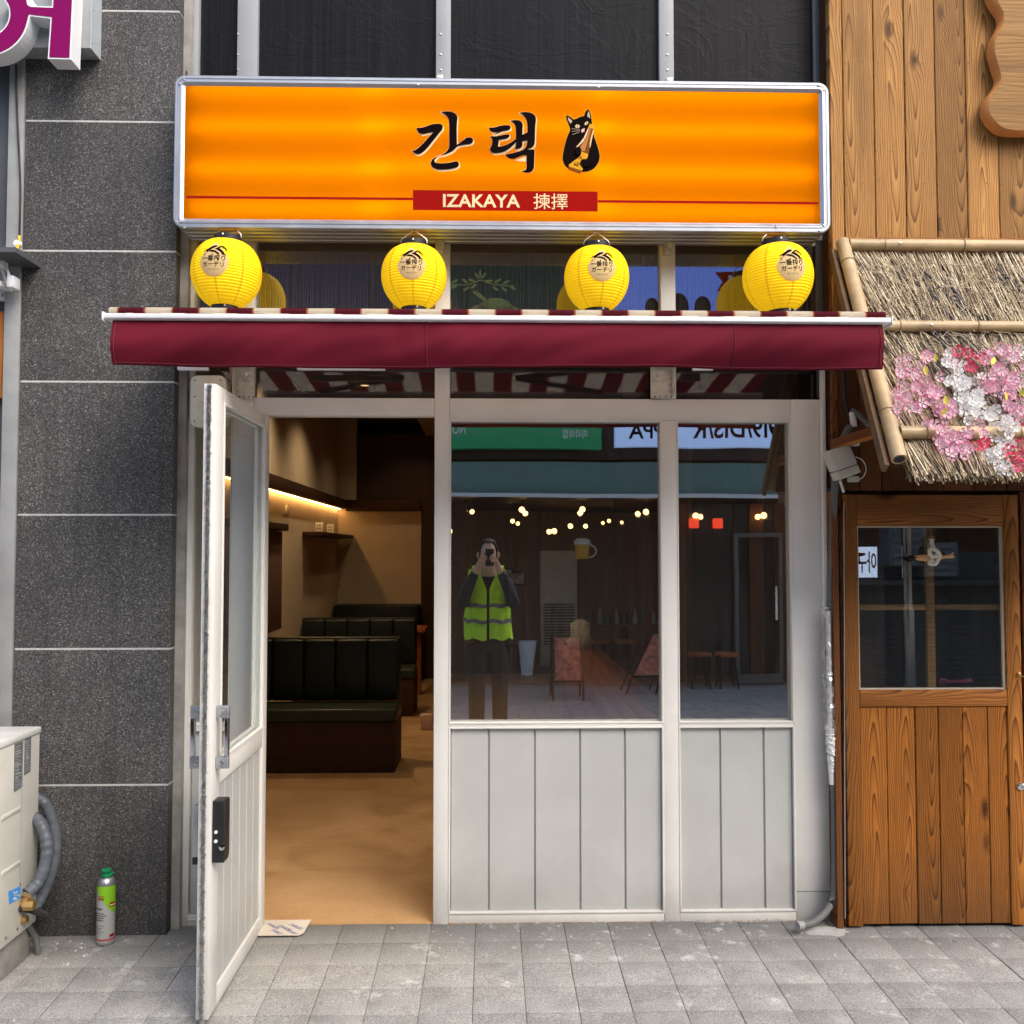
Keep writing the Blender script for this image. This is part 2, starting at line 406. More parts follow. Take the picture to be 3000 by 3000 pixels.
def film_mat():
    m, nt, b = new_mat('black_film')
    co = objco(nt)
    n = nd(nt, 'TexNoise', Vector=nd(nt, 'Mapping', Vector=co, Scale=(2.2,1,3.2), Rotation=(0,.7,0)).outputs[0], Scale=1.6, Detail=6., Roughness=.62, Distortion=1.4).outputs[0]
    r = ramp(nt, n, [(.42, (0,0,0)), (.5, (1,1,1)), (.53, (.2,.2,.2)), (.6, (0,0,0))])
    st = nd(nt, 'TexNoise', Vector=objco(nt, (120,1,1.2)), Scale=1., Detail=4.).outputs[0]
    nt.links.new(ramp(nt, st, [(.4, (.006,.006,.0075)), (.8, (.016,.016,.019))]), b.inputs['Base Color'])
    b.inputs['Roughness'].default_value = .42; b.inputs['Specular IOR Level'].default_value = .09
    bump(nt, b, math_(nt, 'ADD', math_(nt, 'MULTIPLY', r, .25), math_(nt, 'MULTIPLY', n, .3)), .22, .012)
    return m
def straw_mat():
    m, nt, b = new_mat('straw')
    r = nd(nt, 'NewGeometry').outputs['Random Per Island']
    col = ramp(nt, r, [(0, (.09,.06,.035)), (.14, (.22,.155,.085)), (.4, (.42,.32,.185)), (.72, (.56,.46,.30)), (1, (.70,.62,.46))])
    n = nd(nt, 'TexNoise', Vector=objco(nt), Scale=55., Detail=3.).outputs[0]
    col = mixc(nt, 1., col, ramp(nt, n, [(.3, (.62,.6,.58)), (.6, (1.05,)*3)]), 'MULTIPLY')
    nt.links.new(col, b.inputs['Base Color']); b.inputs['Roughness'].default_value = .6
    return m
def petal_mat(name, inner, outer):
    m, nt, b = new_mat(name)
    l = nd(nt, 'VectorMath', {'operation': 'LENGTH'}, i0=nd(nt, 'TexCoord').outputs['Object']).outputs['Value']
    col = ramp(nt, math_(nt, 'MULTIPLY', l, 36.), [(0, (.40,.20,.20)), (.09, inner), (.52, inner), (.95, outer)])
    t = nd(nt, 'MapRange', Value=nd(nt, 'ObjectInfo').outputs['Random'], i3=.88, i4=1.03).outputs[0]
    col = mixc(nt, 1., col, nd(nt, 'CombineXYZ', X=t, Y=t, Z=t).outputs[0], 'MULTIPLY')
    nt.links.new(col, b.inputs['Base Color']); b.inputs['Roughness'].default_value = .9; b.inputs['Specular IOR Level'].default_value = .1
    tl = nd(nt, 'BsdfTranslucent', Color=col); mx = nt.nodes.new('ShaderNodeMixShader'); mx.inputs[0].default_value = .42
    nt.links.new(b.outputs[0], mx.inputs[1]); nt.links.new(tl.outputs[0], mx.inputs[2]); nt.links.new(mx.outputs[0], nt.nodes['Material Output'].inputs[0])
    b.inputs['Subsurface Weight'].default_value = 0
    return m
def lantern_mat():
    m, nt, b = new_mat('yellow_paper')
    n = nd(nt, 'TexNoise', Vector=objco(nt), Scale=14., Detail=4.).outputs[0]
    nt.links.new(ramp(nt, n, [(.3, (.80,.50,.005)), (.7, (.92,.62,.01))]), b.inputs['Base Color'])
    b.inputs['Roughness'].default_value = .65
    b.inputs['Emission Color'].default_value = (1, .60, .01, 1); b.inputs['Emission Strength'].default_value = .22
    s_ = nd(nt, 'SeparateXYZ', Vector=nd(nt, 'TexCoord').outputs['Object'])
    an = math_(nt, 'ARCTAN2', s_.outputs[1], s_.outputs[0])
    fr_ = math_(nt, 'ABSOLUTE', math_(nt, 'SUBTRACT', math_(nt, 'FRACT', math_(nt, 'MULTIPLY', math_(nt, 'ADD', an, .35), 8/(2*math.pi))), .5))
    seam_ = ramp(nt, fr_, [(.035, (.62,.55,.4)), (.055, (1,1,1))])
    old = b.inputs['Base Color'].links[0].from_socket
    nt.links.new(mixc(nt, 1., old, seam_, 'MULTIPLY'), b.inputs['Base Color']); bump(nt, b, nd(nt, 'TexNoise', Vector=objco(nt, (1,1,.5)), Scale=34., Detail=4., Distortion=.6).outputs[0], .35, .006); b.inputs['Specular IOR Level'].default_value = .15
    return m
def face_mat():                          # translucent orange flex face, lit by the tubes behind it
    m, nt, b = new_mat('orange_flex_face'); nt.nodes.remove(b)
    n = nd(nt, 'TexNoise', Vector=objco(nt), Scale=260., Detail=2.).outputs[0]
    tl = nd(nt, 'BsdfTranslucent'); df = nd(nt, 'BsdfDiffuse', Color=(.50,.19,.002,1))
    nt.links.new(ramp(nt, n, [(.3, (.95,.515,.0)), (.7, (1.0,.55,.0))]), tl.inputs[0])
    mx = nt.nodes.new('ShaderNodeMixShader'); mx.inputs[0].default_value = .14
    nt.links.new(tl.outputs[0], mx.inputs[1]); nt.links.new(df.outputs[0], mx.inputs[2])
    nt.links.new(mx.outputs[0], nt.nodes['Material Output'].inputs[0])
    return m

def floor_mat():
    m, nt, b = new_mat('tan_floor'); co = objco(nt)
    lo = nd(nt, 'TexNoise', Vector=co, Scale=2.2, Detail=6.0, Roughness=.62, Distortion=.8).outputs[0]
    fi = nd(nt, 'TexNoise', Vector=co, Scale=85.0, Detail=3.0).outputs[0]
    c = ramp(nt, lo, [(.3, (.32,.180,.075)), (.5, (.42,.250,.112)), (.72, (.49,.310,.155))])
    c = mixc(nt, 1.0, c, ramp(nt, fi, [(.3, (.86,.85,.84)), (.7, (1.08,1.08,1.08))]), 'MULTIPLY')
    sc = nd(nt, 'TexNoise', Vector=nd(nt, 'Mapping', Vector=co, Scale=(1.2, 34, 1), Rotation=(0,0,.5)).outputs[0], Scale=1.0, Detail=5.0, Roughness=.7, Distortion=1.2).outputs[0]
    c = mixc(nt, ramp(nt, sc, [(.60, (0,0,0)), (.64, (.5,.5,.5)), (.68, (0,0,0))]), c, (.56,.42,.27))
    c = mixc(nt, ramp(nt, sc, [(.34, (.4,.4,.4)), (.40, (0,0,0))]), c, (.20,.12,.06))
    nt.links.new(c, b.inputs['Base Color'])
    nt.links.new(nd(nt, 'MapRange', Value=lo, i1=.3, i2=.7, i3=.32, i4=.6).outputs[0], b.inputs['Roughness'])
    bump(nt, b, math_(nt, 'ADD', fi, lo), .25, .004)
    return m
def worn(name, col):                     # brushed-on paint with scuffs, specks and splash dirt near the ground
    m, nt, b = new_mat(name); co = nd(nt, 'NewGeometry').outputs['Position']
    n1 = nd(nt, 'TexNoise', Vector=co, Scale=3.0, Detail=6.0, Roughness=.65).outputs[0]
    c = ramp(nt, n1, [(.3, tuple(x*.93 for x in col)), (.7, tuple(x*1.05 for x in col))])
    br = nd(nt, 'TexNoise', Vector=nd(nt, 'Mapping', Vector=co, Scale=(260, 260, 5)).outputs[0], Scale=1.0, Detail=2.0).outputs[0]
    sp = nd(nt, 'TexNoise', Vector=co, Scale=46.0, Detail=6.0, Roughness=.75).outputs[0]
    c = mixc(nt, ramp(nt, sp, [(.68, (0,0,0)), (.76, (.55,.55,.55))]), c, tuple(x*.45 for x in col))
    z = nd(nt, 'SeparateXYZ', Vector=co).outputs[2]
    d = nd(nt, 'MapRange', Value=math_(nt, 'ADD', z, math_(nt, 'MULTIPLY', n1, .30)), i1=.08, i2=.42, i3=.42, i4=0.0).outputs[0]
    c = mixc(nt, d, c, (.22, .21, .19))
    nt.links.new(c, b.inputs['Base Color']); b.inputs['Specular IOR Level'].default_value = .35
    nt.links.new(nd(nt, 'MapRange', Value=n1, i1=.3, i2=.7, i3=.40, i4=.58).outputs[0], b.inputs['Roughness'])
    bump(nt, b, math_(nt, 'ADD', br, math_(nt, 'MULTIPLY', n1, .6)), .10, .003)
    return m
M = dict(
    mull=plain('grey_mullion', (.29,.305,.32), .5, var=.06), paint=worn('grey_painted_steel', (.72,.71,.67)),
    board=worn('dimmed_grey_paint', (.46,.468,.45)),  # darker copy of the frame paint, dimmer light put into the colour
    alu=plain('brushed_aluminium', (.42,.44,.47), .4, .8, var=.06, vscale=9),
    white_alu=plain('white_powder_coat', (.78,.80,.82), .35, var=.05),
    zinc=plain('zinc_plate', (.58,.57,.50), .38, .35, var=.2, vscale=18),
    chrome=plain('chrome', (.75,.76,.78), .12, 1., var=.03),
    steel=plain('bolt_steel', (.5,.5,.5), .3, .9),
    granite=granite_mat(), tile=tile_mat(), stripe=stripe_mat(), canvas=canvas_mat(), film=film_mat(),
    mortar=plain('pale_mortar', (.50,.50,.49), .9, var=.15, vscale=30),
    cement=plain('cement', (.30,.29,.27), .9, var=.3, vscale=9, bscale=60, bstr=.3),
    joint=plain('sand_joint', (.27,.255,.22), .95, var=.3, vscale=30, bscale=120, bstr=.4),
    dark_metal=plain('dark_grey_panel', (.085,.09,.10), .45, var=.1),
    grey_metal=plain('grey_panel_edge', (.30,.31,.31), .5, var=.15),
    black=plain('black_plastic', (.018,.018,.02), .4), rubber=plain('black_rubber', (.025,.025,.027), .6),
    cream=plain('cream_plastic', (.68,.66,.53), .4, var=.05), beige=plain('beige_plastic', (.52,.51,.45), .45, var=.05),
    acwhite=plain('aged_white_panel', (.60,.59,.53), .45, var=.07, vscale=5),
    hose=plain('grey_tape_wrap', (.10,.115,.135), .45, var=.2, vscale=25),
    conduit=plain('grey_conduit', (.13,.135,.13), .5, var=.1), pvc=plain('white_pvc', (.70,.70,.68), .4, var=.05),
    brass=plain('brass', (.52,.33,.13), .35, .8), yellow=plain('yellow_cable', (.75,.42,.02), .5),
    blue=plain('blue_tag', (.05,.30,.75), .5), sticker=plain('grey_sticker', (.13,.14,.15), .5, var=.25, vscale=60),
    white=plain('white_print', (.8,.8,.78), .6), purple=plain('magenta_acrylic', (.20,.004,.095), .6, var=.08, vscale=90, spec=.06),
    ink=plain('black_ink', (.006,.002,.002), .8, spec=.04), creamink=plain('cream_ink', (.78,.60,.34), .8, spec=.05), red=plain('red_print', (.30,.006,.004), .8, spec=.04),
    inkgold=plain('amber_ink', (.70,.34,.02), .8, spec=.05), inkbrown=plain('brown_ink', (.22,.06,.008), .8, spec=.05), pink=plain('pink_ink', (.8,.42,.32), .5),
    greyink=plain('warm_grey_ink', (.42,.34,.24), .5),
    printgrey=plain('beige_print', (.62,.44,.20), .7), paper=lantern_mat(), face=face_mat(),
    pane=glass('shop_glass', (.90,.92,.90), .30, .07), pane2=glass('clear_glass', (.95,.97,.96), .05), panedoor=glass('old_glass', (.86,.88,.86), .10, .03),
    panetr=glass('transom_glass', (.62,.62,.64), .042, .02), paneup=glass('upper_glass', (.80,.80,.82), .19, .02),
    plank=wood('pine_plank', (.50,.262,.080), (.165,.066,.018), dirt=.1), hplank=wood('pine_trim', (.44,.215,.075), (.20,.08,.026), axis='X', knot=.2),
    dplank=wood('stained_plank', (.42,.155,.024), (.085,.024,.005), dirt=.2, foot=.6), dstile=wood('stained_stile', (.44,.175,.034), (.13,.04,.010), knot=.8),
    drail=wood('stained_rail', (.36,.14,.032), (.11,.034,.009), axis='X'), bplank=wood('brown_wall_plank', (.17,.065,.02), (.06,.022,.008)),
    slab=wood('slab_wood', (.43,.245,.090), (.27,.135,.042), axis='X', ring=16., knot=.3), bark=plain('bare_edge', (.62,.25,.07), .6, var=.12, vscale=9),
    straw=straw_mat(), bamboo=plain('bamboo', (.46,.34,.19), .42, var=.25, vscale=9, bscale=60, bstr=.08), bamboo_ring=plain('bamboo_ring', (.24,.16,.09), .6, var=.3),
    twig=plain('dark_twig', (.10,.09,.095), .7, var=.35, vscale=30),
    p_pink=petal_mat('pink_petal', (.95,.86,.89), (.90,.42,.60)), p_white=petal_mat('white_petal', (.95,.95,.94), (.95,.95,.95)),
    p_hot=petal_mat('hot_pink_petal', (.82,.30,.36), (.82,.05,.15)), leaf=plain('yellow_leaf', (.72,.62,.10), .6),
    rope=plain('white_rope', (.72,.68,.56), .8, bscale=150, bstr=.5), fish=wood('pale_wood', (.68,.42,.20), (.52,.29,.12), axis='X', ring=40, knot=0),
    plaster=plain('beige_plaster', (.60,.50,.37), .85, var=.06, vscale=4, bscale=90, bstr=.15), darkwood=wood('dark_wood', (.085,.040,.018), (.035,.015,.008), axis='X', knot=.3),
    brownwall=plain('brown_panel', (.055,.026,.014), .55, var=.2, vscale=3), ceil=plain('brown_ceiling', (.20,.14,.09), .9),
    floor=floor_mat(), leather=plain('dark_green_leather', (.008,.014,.0135), .42, var=.15, vscale=30, bscale=160, bstr=.1),
    leather2=plain('green_seat', (.022,.032,.017), .4, var=.15, vscale=30), tabletop=wood('table_wood', (.50,.15,.04), (.28,.075,.02), axis='X'),
)
M['foil'] = plain('clear_plastic_wrap', (.75,.75,.74), .25, var=.1, bscale=45, bstr=.8)

# ------------------------------------------------------------------ ground
KS = .03                                   # the pavement falls away from the house
gz = lambda y: KS*min(y, 0)
TP = .187                                  # tile pitch
m = MB(); m.hexa([(-40,-9,gz(-9)-.5),(40,-9,gz(-9)-.5),(40,-.0,-.5),(-40,-.0,-.5),(-40,-9,gz(-9)-.006),(40,-9,gz(-9)-.006),(40,0,-.006),(-40,0,-.006)])
pav = tag(m.build('pavement', M['joint']), 'grey square concrete paving tiles in front of the shop', kind='structure')
xt0 = P(1526, 2764, -.185).x; yt0 = -.185
tiles = []
def tile_corners(i, j):
    x0 = xt0 + i*TP; x1 = x0 + TP; y1 = yt0 - (j-1)*TP; y0 = y1 - TP
    return x0, x1, y0, min(y1, -.004)
base_tile = None
def make_tile(i, j):
    x0, x1, y0, y1 = tile_corners(i, j)
    g = .0010; dz = random.uniform(-.002, .0018); tx, ty = random.uniform(-.004,.004), random.uniform(-.005,.005)
    cx, cy = (x0+x1)/2, (y0+y1)/2
    hx, hy = (x1-x0)/2-g, (y1-y0)/2-g
    b = MB(); z = lambda x, y: gz(cy+y) - gz(cy) + x*tx + y*ty
    q = [(-hx,-hy),(hx,-hy),(hx,hy),(-hx,hy)]
    b.hexa([(x, y, -.05) for x, y in q] + [(x, y, z(x, y)) for x, y in q])
    o = b.build('paving_tile', M['tile'], bevel=.0022, seg=2)
    o.location = (cx, cy, gz(cy)+dz); attach(o, pav)
for j in range(0, 6):
    for i in range(-20, 17):
        x0, x1, y0, y1 = tile_corners(i, j)
        if abs(x0) > 2.35 or y1 <= y0: continue
        make_tile(i, j)
b = MB()
for j in range(0, 46):
    for i in range(-26, 27):
        x0, x1, y0, y1 = tile_corners(i, j)
        if (j < 6 and abs(x0) <= 2.35) or y0 < -9: continue
        g = .0025; z0 = gz(y0)+random.uniform(-.002,.002); z1 = gz(y1)+random.uniform(-.002,.002)
        b.hexa([(x0+g,y0+g,z0-.03),(x1-g,y0+g,z0-.03),(x1-g,y1-g,z1-.03),(x0+g,y1-g,z1-.03),(x0+g,y0+g,z0),(x1-g,y0+g,z0),(x1-g,y1-g,z1),(x0+g,y1-g,z1)])
o = b.build('paving_tiles', M['tile'], pav, fix=False, kind='stuff')
m = MB(); m.box(-60, 60, -60, -9.002, -1.0, gz(-9)-.02); tag(m.build('ground', M['cement']), 'far ground behind the street', kind='structure')
m = MB(); m.box(-60, 60, .0, 40, -1.2, -.6); tag(m.build('subsoil', M['cement']), 'ground below the houses', kind='structure')
# crumbs of mortar and paint on the tiles
b = MB()
for k in range(420):
    x = random.uniform(-1.9, 2.1); y = -abs(random.gauss(0, .35)) - .01
    if y < -1.0: continue
    s = random.uniform(.0012, .0042); z = gz(y)
    if random.random() < .05: s *= 2
    p = [(x+s*random.uniform(.6,1.3)*math.cos(a), y+s*random.uniform(.6,1.3)*math.sin(a)) for a in (0,1.3,2.5,3.8,5.1)]
    n0 = len(b.v); b.v += [(u, v, z-.001) for u, v in p] + [(x, y, z+s*.7)]
    b.f += [(n0+q, n0+(q+1) % 5, n0+5) for q in range(5)]
tag(b.build('mortar_crumbs', M['mortar']), 'pale crumbs of mortar scattered on the paving', kind='stuff')
b = MB()
for k in range(13):
    c = P(random.uniform(330, 480), random.uniform(2735, 2792), 0)
    px = random.uniform(150, 250); y = random.uniform(-.35, -.14); x = P(px, 2780, y).x
    s = random.uniform(.003, .007); z = gz(y)
    p = [(x+s*random.uniform(.6,1.3)*math.cos(a), y+s*random.uniform(.6,1.3)*math.sin(a)) for a in (0,1.3,2.5,3.8,5.1)]
    n0 = len(b.v); b.v += [(u, v, z-.001) for u, v in p] + [(x, y, z+s*.8)]
    b.f += [(n0+q, n0+(q+1) % 5, n0+5) for q in range(5)]
tag(b.build('rubble', M['mortar']), 'little heap of pale rubble beside the condenser hose', kind='stuff')

# ------------------------------------------------------------------ granite pillar and neighbour on the left
YS = -.09
pil = thing('stone_pillar', 'dark speckled granite wall pillar with pale horizontal joints left of the shop', 'pillar', (-1.6, YS, 0))
xl, xr = P(50, 1500, YS).x, P(505, 1500, YS).x
joints = [-330, 30, 355, 735, 1118, 1508, 1901, 2300, 2745]
m = MB(); m.box(xl+.002, xr-.002, YS+.0016, .35, -.1, P(0,-340,YS).z); m.build('core', M['mortar'], pil)
XJ = 280
for a, bb in zip(joints[:-1], joints[1:]):
    z1, z0 = P(XJ, a, YS).z, P(XJ, bb, YS).z
    if bb == 2745: z0 = gz(YS)-.03
    m = MB(); m.box(xl, xr, YS, YS+.06, z0+.004, z1-.004); m.build('stone_panel', M['granite'], pil, bevel=.0015, seg=1)
m = MB(); m.box(xr, xr+.035, YS+.055, .1, -.1, 4.6); m.build('cement_edge', M['cement'], pil)

nb = thing('neighbour_front', 'dark grey metal shopfront jamb at the left edge of the photo', 'storefront', (-2.2, -.05, 0))
x0 = P(10, 1500, -.07).x
m = MB(); m.box(x0, xl-.003, -.10, .1, -.1, 4.6); m.build('edge_strip', M['grey_metal'], nb, bevel=.002)
m = MB(); m.box(-4.5, x0-.002, -.05, .1, -.1, 4.6); m.build('panel', M['dark_metal'], nb)
m = MB(); m.box(-4.5, P(46, 730, -.30).x, -.30, -.05, P(0,738,-.3).z, P(0,738,-.3).z+.02); m.build('ledge', M['dark_metal'], nb)
m = MB(); a = P(0, 912, -.09); q = P(15, 1166, -.09); m.box(a.x-.5, q.x, -.09, -.052, q.z, a.z)
one(m, 'wood_board', M['dstile'], 'narrow orange brown wooden board hung on the dark jamb at the left edge', 'board', bevel=.003, center=True)
m = MB(); m.tube(curve_pts([P(47,190,-.11),P(50,330,-.11),P(57,480,-.115),P(60,560,-.11),P(57,690,-.12)], 6), .0045, 6)
one(m, 'black_cable', M['rubber'], 'black cable hanging down beside the granite pillar', 'cable', smooth=60)
m = MB(); m.tube(curve_pts([P(57,692,-.12),P(55,715,-.14),P(45,735,-.16),P(28,748,-.16),P(5,752,-.14)], 6), .006, 6)
one(m, 'yellow_cable', M['yellow'], 'short yellow cable joined to the black one by a white clip', 'cable', smooth=60)
m = MB(); m.lathe([(.0,-.012),(.014,-.01),(.014,.01),(0,.012)], 12, P(52,714,-.135), 'Y'); one(m, 'cable_clip', M['white'], 'white round clip holding the yellow cable', 'clip', smooth=40)
ab = thing('wall_bracket', 'white metal awning arm bracket on the dark jamb left of the pillar', 'bracket', P(20, 800, -.1))
m = MB(); a = P(-60, 762, -.12); q = P(33, 873, -.12); m.box(a.x, q.x, -.075, -.05, q.z, a.z); m.build('plate', M['white_alu'], ab, bevel=.002)
m = MB(); m.tube([P(-20,770,-.17), P(16,772,-.17)], .022, 14); m.tube(curve_pts([P(16,780,-.19),P(24,800,-.2),P(30,825,-.2),P(32,840,-.19)],5), .006, 8); m.tube(curve_pts([P(6,790,-.15),P(14,815,-.15),P(18,842,-.15)],5), .007, 8); m.build('arm', M['white_alu'], ab, smooth=50)
m = MB(); a = P(24, 808, -.2); q = P(41, 842, -.2); m.box(a.x, q.x, -.21, -.15, q.z, a.z); m.box(P(0,832,-.15).x, P(20,842,-.15).x, -.2, -.1, P(0,846,-.15).z, P(0,832,-.15).z); m.build('end_cap', M['white_alu'], ab, bevel=.002)
m = MB()
for px, py in ((8,865),(25,865)): m.lathe([(.0,.006),(.006,.005),(.007,0)], 8, P(px,py,-.076), 'Y')
m.build('screw', M['steel'], ab)

# channel letters top left
cl = thing('channel_letter', 'magenta channel letter with white sides on a grey mounting box, top left', 'sign', P(150, 60, -.28))
YF, YB = -.276, -.19
S6 = lambda x, y: (P(x, y, YF).x, P(x, y, YF).z)
def arc(cx, cy, r, a0, a1, n=22): return [(cx+r*math.cos(rad(a0+(a1-a0)*i/n)), cy+r*math.sin(rad(a0+(a1-a0)*i/n))) for i in range(n+1)]
ringo = [(x, y) for x, y in arc(-38, 40, 124, 3, 180)]      # bottom half of the ring, y down
ringi = [(x, y) for x, y in arc(-38, 40, 65, 180, -60)]
poly = [(222,-150),(208,174),(140,172),(148,54),(88,47)] + ringo[1:] + ringi + [(20,-35),(78,-20),(84,12),(92,17),(152,19),(158,-150)]
pw = [S6(*p) for p in poly]
m = MB(); m.prism(pw, YF, YB); m.build('side_return', M['white_alu'], cl)
cx = sum(p[0] for p in pw)/len(pw)
ms = outline([pw], offset=-.006)
m = MB(); m.mesh(ms[0], lambda c: (c.x, YF-.0015-c.z, c.y)); m.build('face', M['purple'], cl)
a, q = P(60, -80, -.19), P(264, 140, -.19)
m = MB(); m.box(a.x-.6, q.x, -.188, YS-.001, q.z, a.z+.2); m.build('mounting_box', M['grey_metal'], cl, bevel=.002)
m = MB(); m.box(q.x, q.x+.004, -.19, YS-.001, q.z-.002, a.z+.2); m.build('side_plate', plain('pale_grey_steel', (.40,.44,.46), .4), cl)
m = MB()
for py, yy in ((30,-.175),(30,-.11),(125,-.175),(125,-.11)):
    m = MB(); m.lathe([(.004,0),(.004,.003),(0,.004)], 8, (q.x+.003, yy, P(264,py,yy).z), 'X'); m.build('screw', M['steel'], cl)

# ------------------------------------------------------------------ shopfront
sf = thing('shopfront', 'light grey painted steel shopfront with glass above grooved boards and an open door', 'shopfront', (0,0,0))
Z = lambda py, Y=0.: P(1437, py, Y).z
X = lambda px, Y=0., py=1640: P(px, py, Y).x
ZT = P(0, -320, 0).z                        # top of what is built
FZ = 0.0
xL0, xL1 = X(508), X(560)                   # left jamb
xp0, xp1 = X(676), X(737)                   # post beside the door
xm0, xm1 = X(1272), X(1316)                 # door / window post
xn0, xn1 = X(1941), X(1985)                 # window / window mullion
xr0, xr1 = X(2322), X(2436)                 # right jamb
zh0, zh1 = Z(1230), Z(1167)                 # header
def member(x0, x1, z0, z1, y0=-.0, y1=.07, name='post', parent=None, mat='paint', bv=.003):
    m = MB(); m.box(x0, x1, y0, y1, z0, z1)
    return m.build(name, M[mat], parent or sf, bevel=bv)
zs_ = Z(560)
for a_, q_ in ((xL0, xL1), (xp0, xp1), (xm0, xm1)):
    member(a_, q_, -.02, zs_); member(a_, q_, zs_+.001, ZT, name='mullion', mat='mull')
member(xr0, xr1, .12, zh1+.0)
member(xr1-.012, X(2440), .12, Z(1077), -.004, .05, 'edge_trim')
member(xr0+.001, X(2452), -.06, .118, .003, .08, 'plinth', mat='board')
member(xn0, xn1, -.02, zh0-.001); member(xn0, xn1, zh1+.001, zs_); member(xn0, xn1, zs_+.001, ZT, name='mullion', mat='mull')
# header in three lengths, mid rails, bottom rails
for a, q in ((xL1, xp0), (xp1, xm0), (xm1, xr0)):
    zz = zh0 if a != xp1 else Z(1219)
    member(a+.0005, q-.0005, zz, zh1, .002, .068, 'header')
for a, q in ((xL1, xp0), (xm1, xn0), (xn1, xr0)):
    member(a+.0005, q-.0005, Z(2134), Z(2118), -.002+.004, .066, 'sill')
    member(a+.0005, q-.0005, -.022, Z(2676), .002, .068, 'bottom_rail')
# raised beading round the openings
def bead(x0, x1, z0, z1, w=.012, y0=-.0025, y1=.03, name='bead'):
    w *= .6
    m = MB(); m.box(x0, x0+w, y0, y1, z0, z1); m.box(x1-w, x1, y0, y1, z0, z1); m.box(x0+w, x1-w, y0+.0005, y1, z1-w, z1); m.box(x0+w, x1-w, y0+.0005, y1, z0, z0+w)
    return m.build(name, M['paint'], sf, bevel=.001, seg=1)
for a, q in ((xm1, xn0), (xn1, xr0)):
    bead(a, q, Z(2121), zh0, .010); bead(a, q, Z(2678), Z(2130), .012)
bead(xL1, xp0, Z(2121), zh0, .008); bead(xL1, xp0, Z(2690), Z(2134), .010)
# glass
def pane(x0, x1, z0, z1, y=.034, mat='pane', name='glass_pane'):
    m = MB(); m.box(x0, x1, y, y+.006, z0, z1); return m.build(name, M[mat], sf)
for a, q in ((xm1, xn0), (xn1, xr0)): pane(a+.001, q-.001, Z(2118)+.001, zh0-.001)
pane(xL1+.001, xp0-.001, Z(2118)+.001, zh0-.001, mat='pane2')
# grooved boards under the windows
def boards(x0, x1, cuts, z0, z1, y=.018):
    xs = [x0] + cuts + [x1]
    for a, q in zip(xs[:-1], xs[1:]):
        m = MB(); m.box(a+.0042, q-.0042, y, y+.016, z0, z1); m.build('board', M['board'], sf, bevel=.002, seg=1)
    m = MB(); m.box(x0, x1, y+.010, y+.04, z0+.001, z1-.001); m.build('backing', M['board'], sf)
b0, b1 = Z(2676), Z(2134)
boards(xm1+.006, xn0-.006, [X(v) for v in (1432, 1566, 1698, 1829)], b0+.002, b1-.002)
boards(xn1+.006, xr0-.006, [X(v) for v in (2107, 2234)], b0+.002, b1-.002)
boards(xL1+.006, xp0-.006, [X(622)], b0+.002, b1-.002)
# transom lights and upper lights
za, zb = Z(722), Z(905)
for a, q in ((xL1, xp0), (xp1, xm0), (xm1, xn0), (xn1, X(2432))):
    pane(a+.001, q-.001, zh1+.002, Z(1045), mat='panetr', name='transom_pane')
    pane(a+.001, q-.001, Z(1040), Z(700), mat='paneup', name='upper_pane')
    member(a+.0005, q-.0005, Z(1044), Z(1041), .004, .066, 'rail')
    m = MB(); nx, nz = 14, 10; zz0, zz1 = Z(640), ZT
    m.box(a+.001, q-.001, .03, .04, zz0, zz1); m.build('film_pane', M['film'], sf)
    member(a+.0005, q-.0005, Z(695), Z(640), .004, .066, 'rail')
# dark leftover strip at the right of the upper lights
member(X(2405), X(2427), Z(1160), ZT, .012, .028, 'dark_stile', mat='dark_metal')
# striped string curtain hanging behind the upper lights
b = MB()
xx = xp1
while xx < xr1:
    xx += random.choice((.008, .011, .014, .022))
    b.box(xx, xx+.0022, .055, .057, Z(930), Z(735))
tag(b.build('string_curtain', plain('curtain_string', (.32,.30,.28), .8), sf, fix=False), kind='stuff')
# screws in the mullions above the sign
b = MB()
for px in (697, 1291, 1955):
    for py in (100, 160, 205): b.lathe([(.004,0),(.004,.002),(0,.003)], 8, P(px, py, -.001), 'Y')
b.build('screw', M['steel'], sf)
# white duct and wire at the upper left
m = MB(); a, q = P(518, -300, -.03), P(541, 72, -.03); m.box(a.x, q.x, -.03, -.002, q.z, a.z); one(m, 'cable_duct', M['white_alu'], 'white cable duct on the left jamb above the sign', 'duct', bevel=.003)
m = MB(); m.tube(curve_pts([P(530,70,-.02),P(533,110,-.02),P(540,150,-.015),P(546,190,-.02),P(547,228,-.05)],6), .0035, 6)
one(m, 'sign_wire', M['rubber'], 'thin black wire from the white duct down to the orange sign', 'wire', smooth=60)

# the open door: hinged at its right edge as one looks out, standing square to the front
dx1 = X(788); dx0 = dx1-.043; DW = .80
dz0, dz1 = gz(-.8)+.035, Z(1219)-.006
dz0 = -.002
yH, yE = -.012, -.012-DW
S = .075
ez = EYE
g1, g0 = ez+.535, ez-.748                   # glass
p1, p0 = ez-.82, ez-1.525                  # boards
m = MB()
for y0, y1 in ((yE, yE+.10), (yH-.07, yH)): m.box(dx0, dx1, y0, y1, dz0, dz1)
for z0, z1 in ((g1, dz1), (p1, g0), (dz0, p0)): m.box(dx0+.0006, dx1-.0006, yE+.1004, yH-.0704, z0, z1)
door = m.build('door', M['paint'], sf, bevel=.003)
door['label'] = 'white grey shop door standing open at a right angle'
m = MB(); m.box(dx0+.018, dx0+.024, yE+.1, yH-.07, g0, g1); m.build('glass', M['pane2'], door)
m = MB()
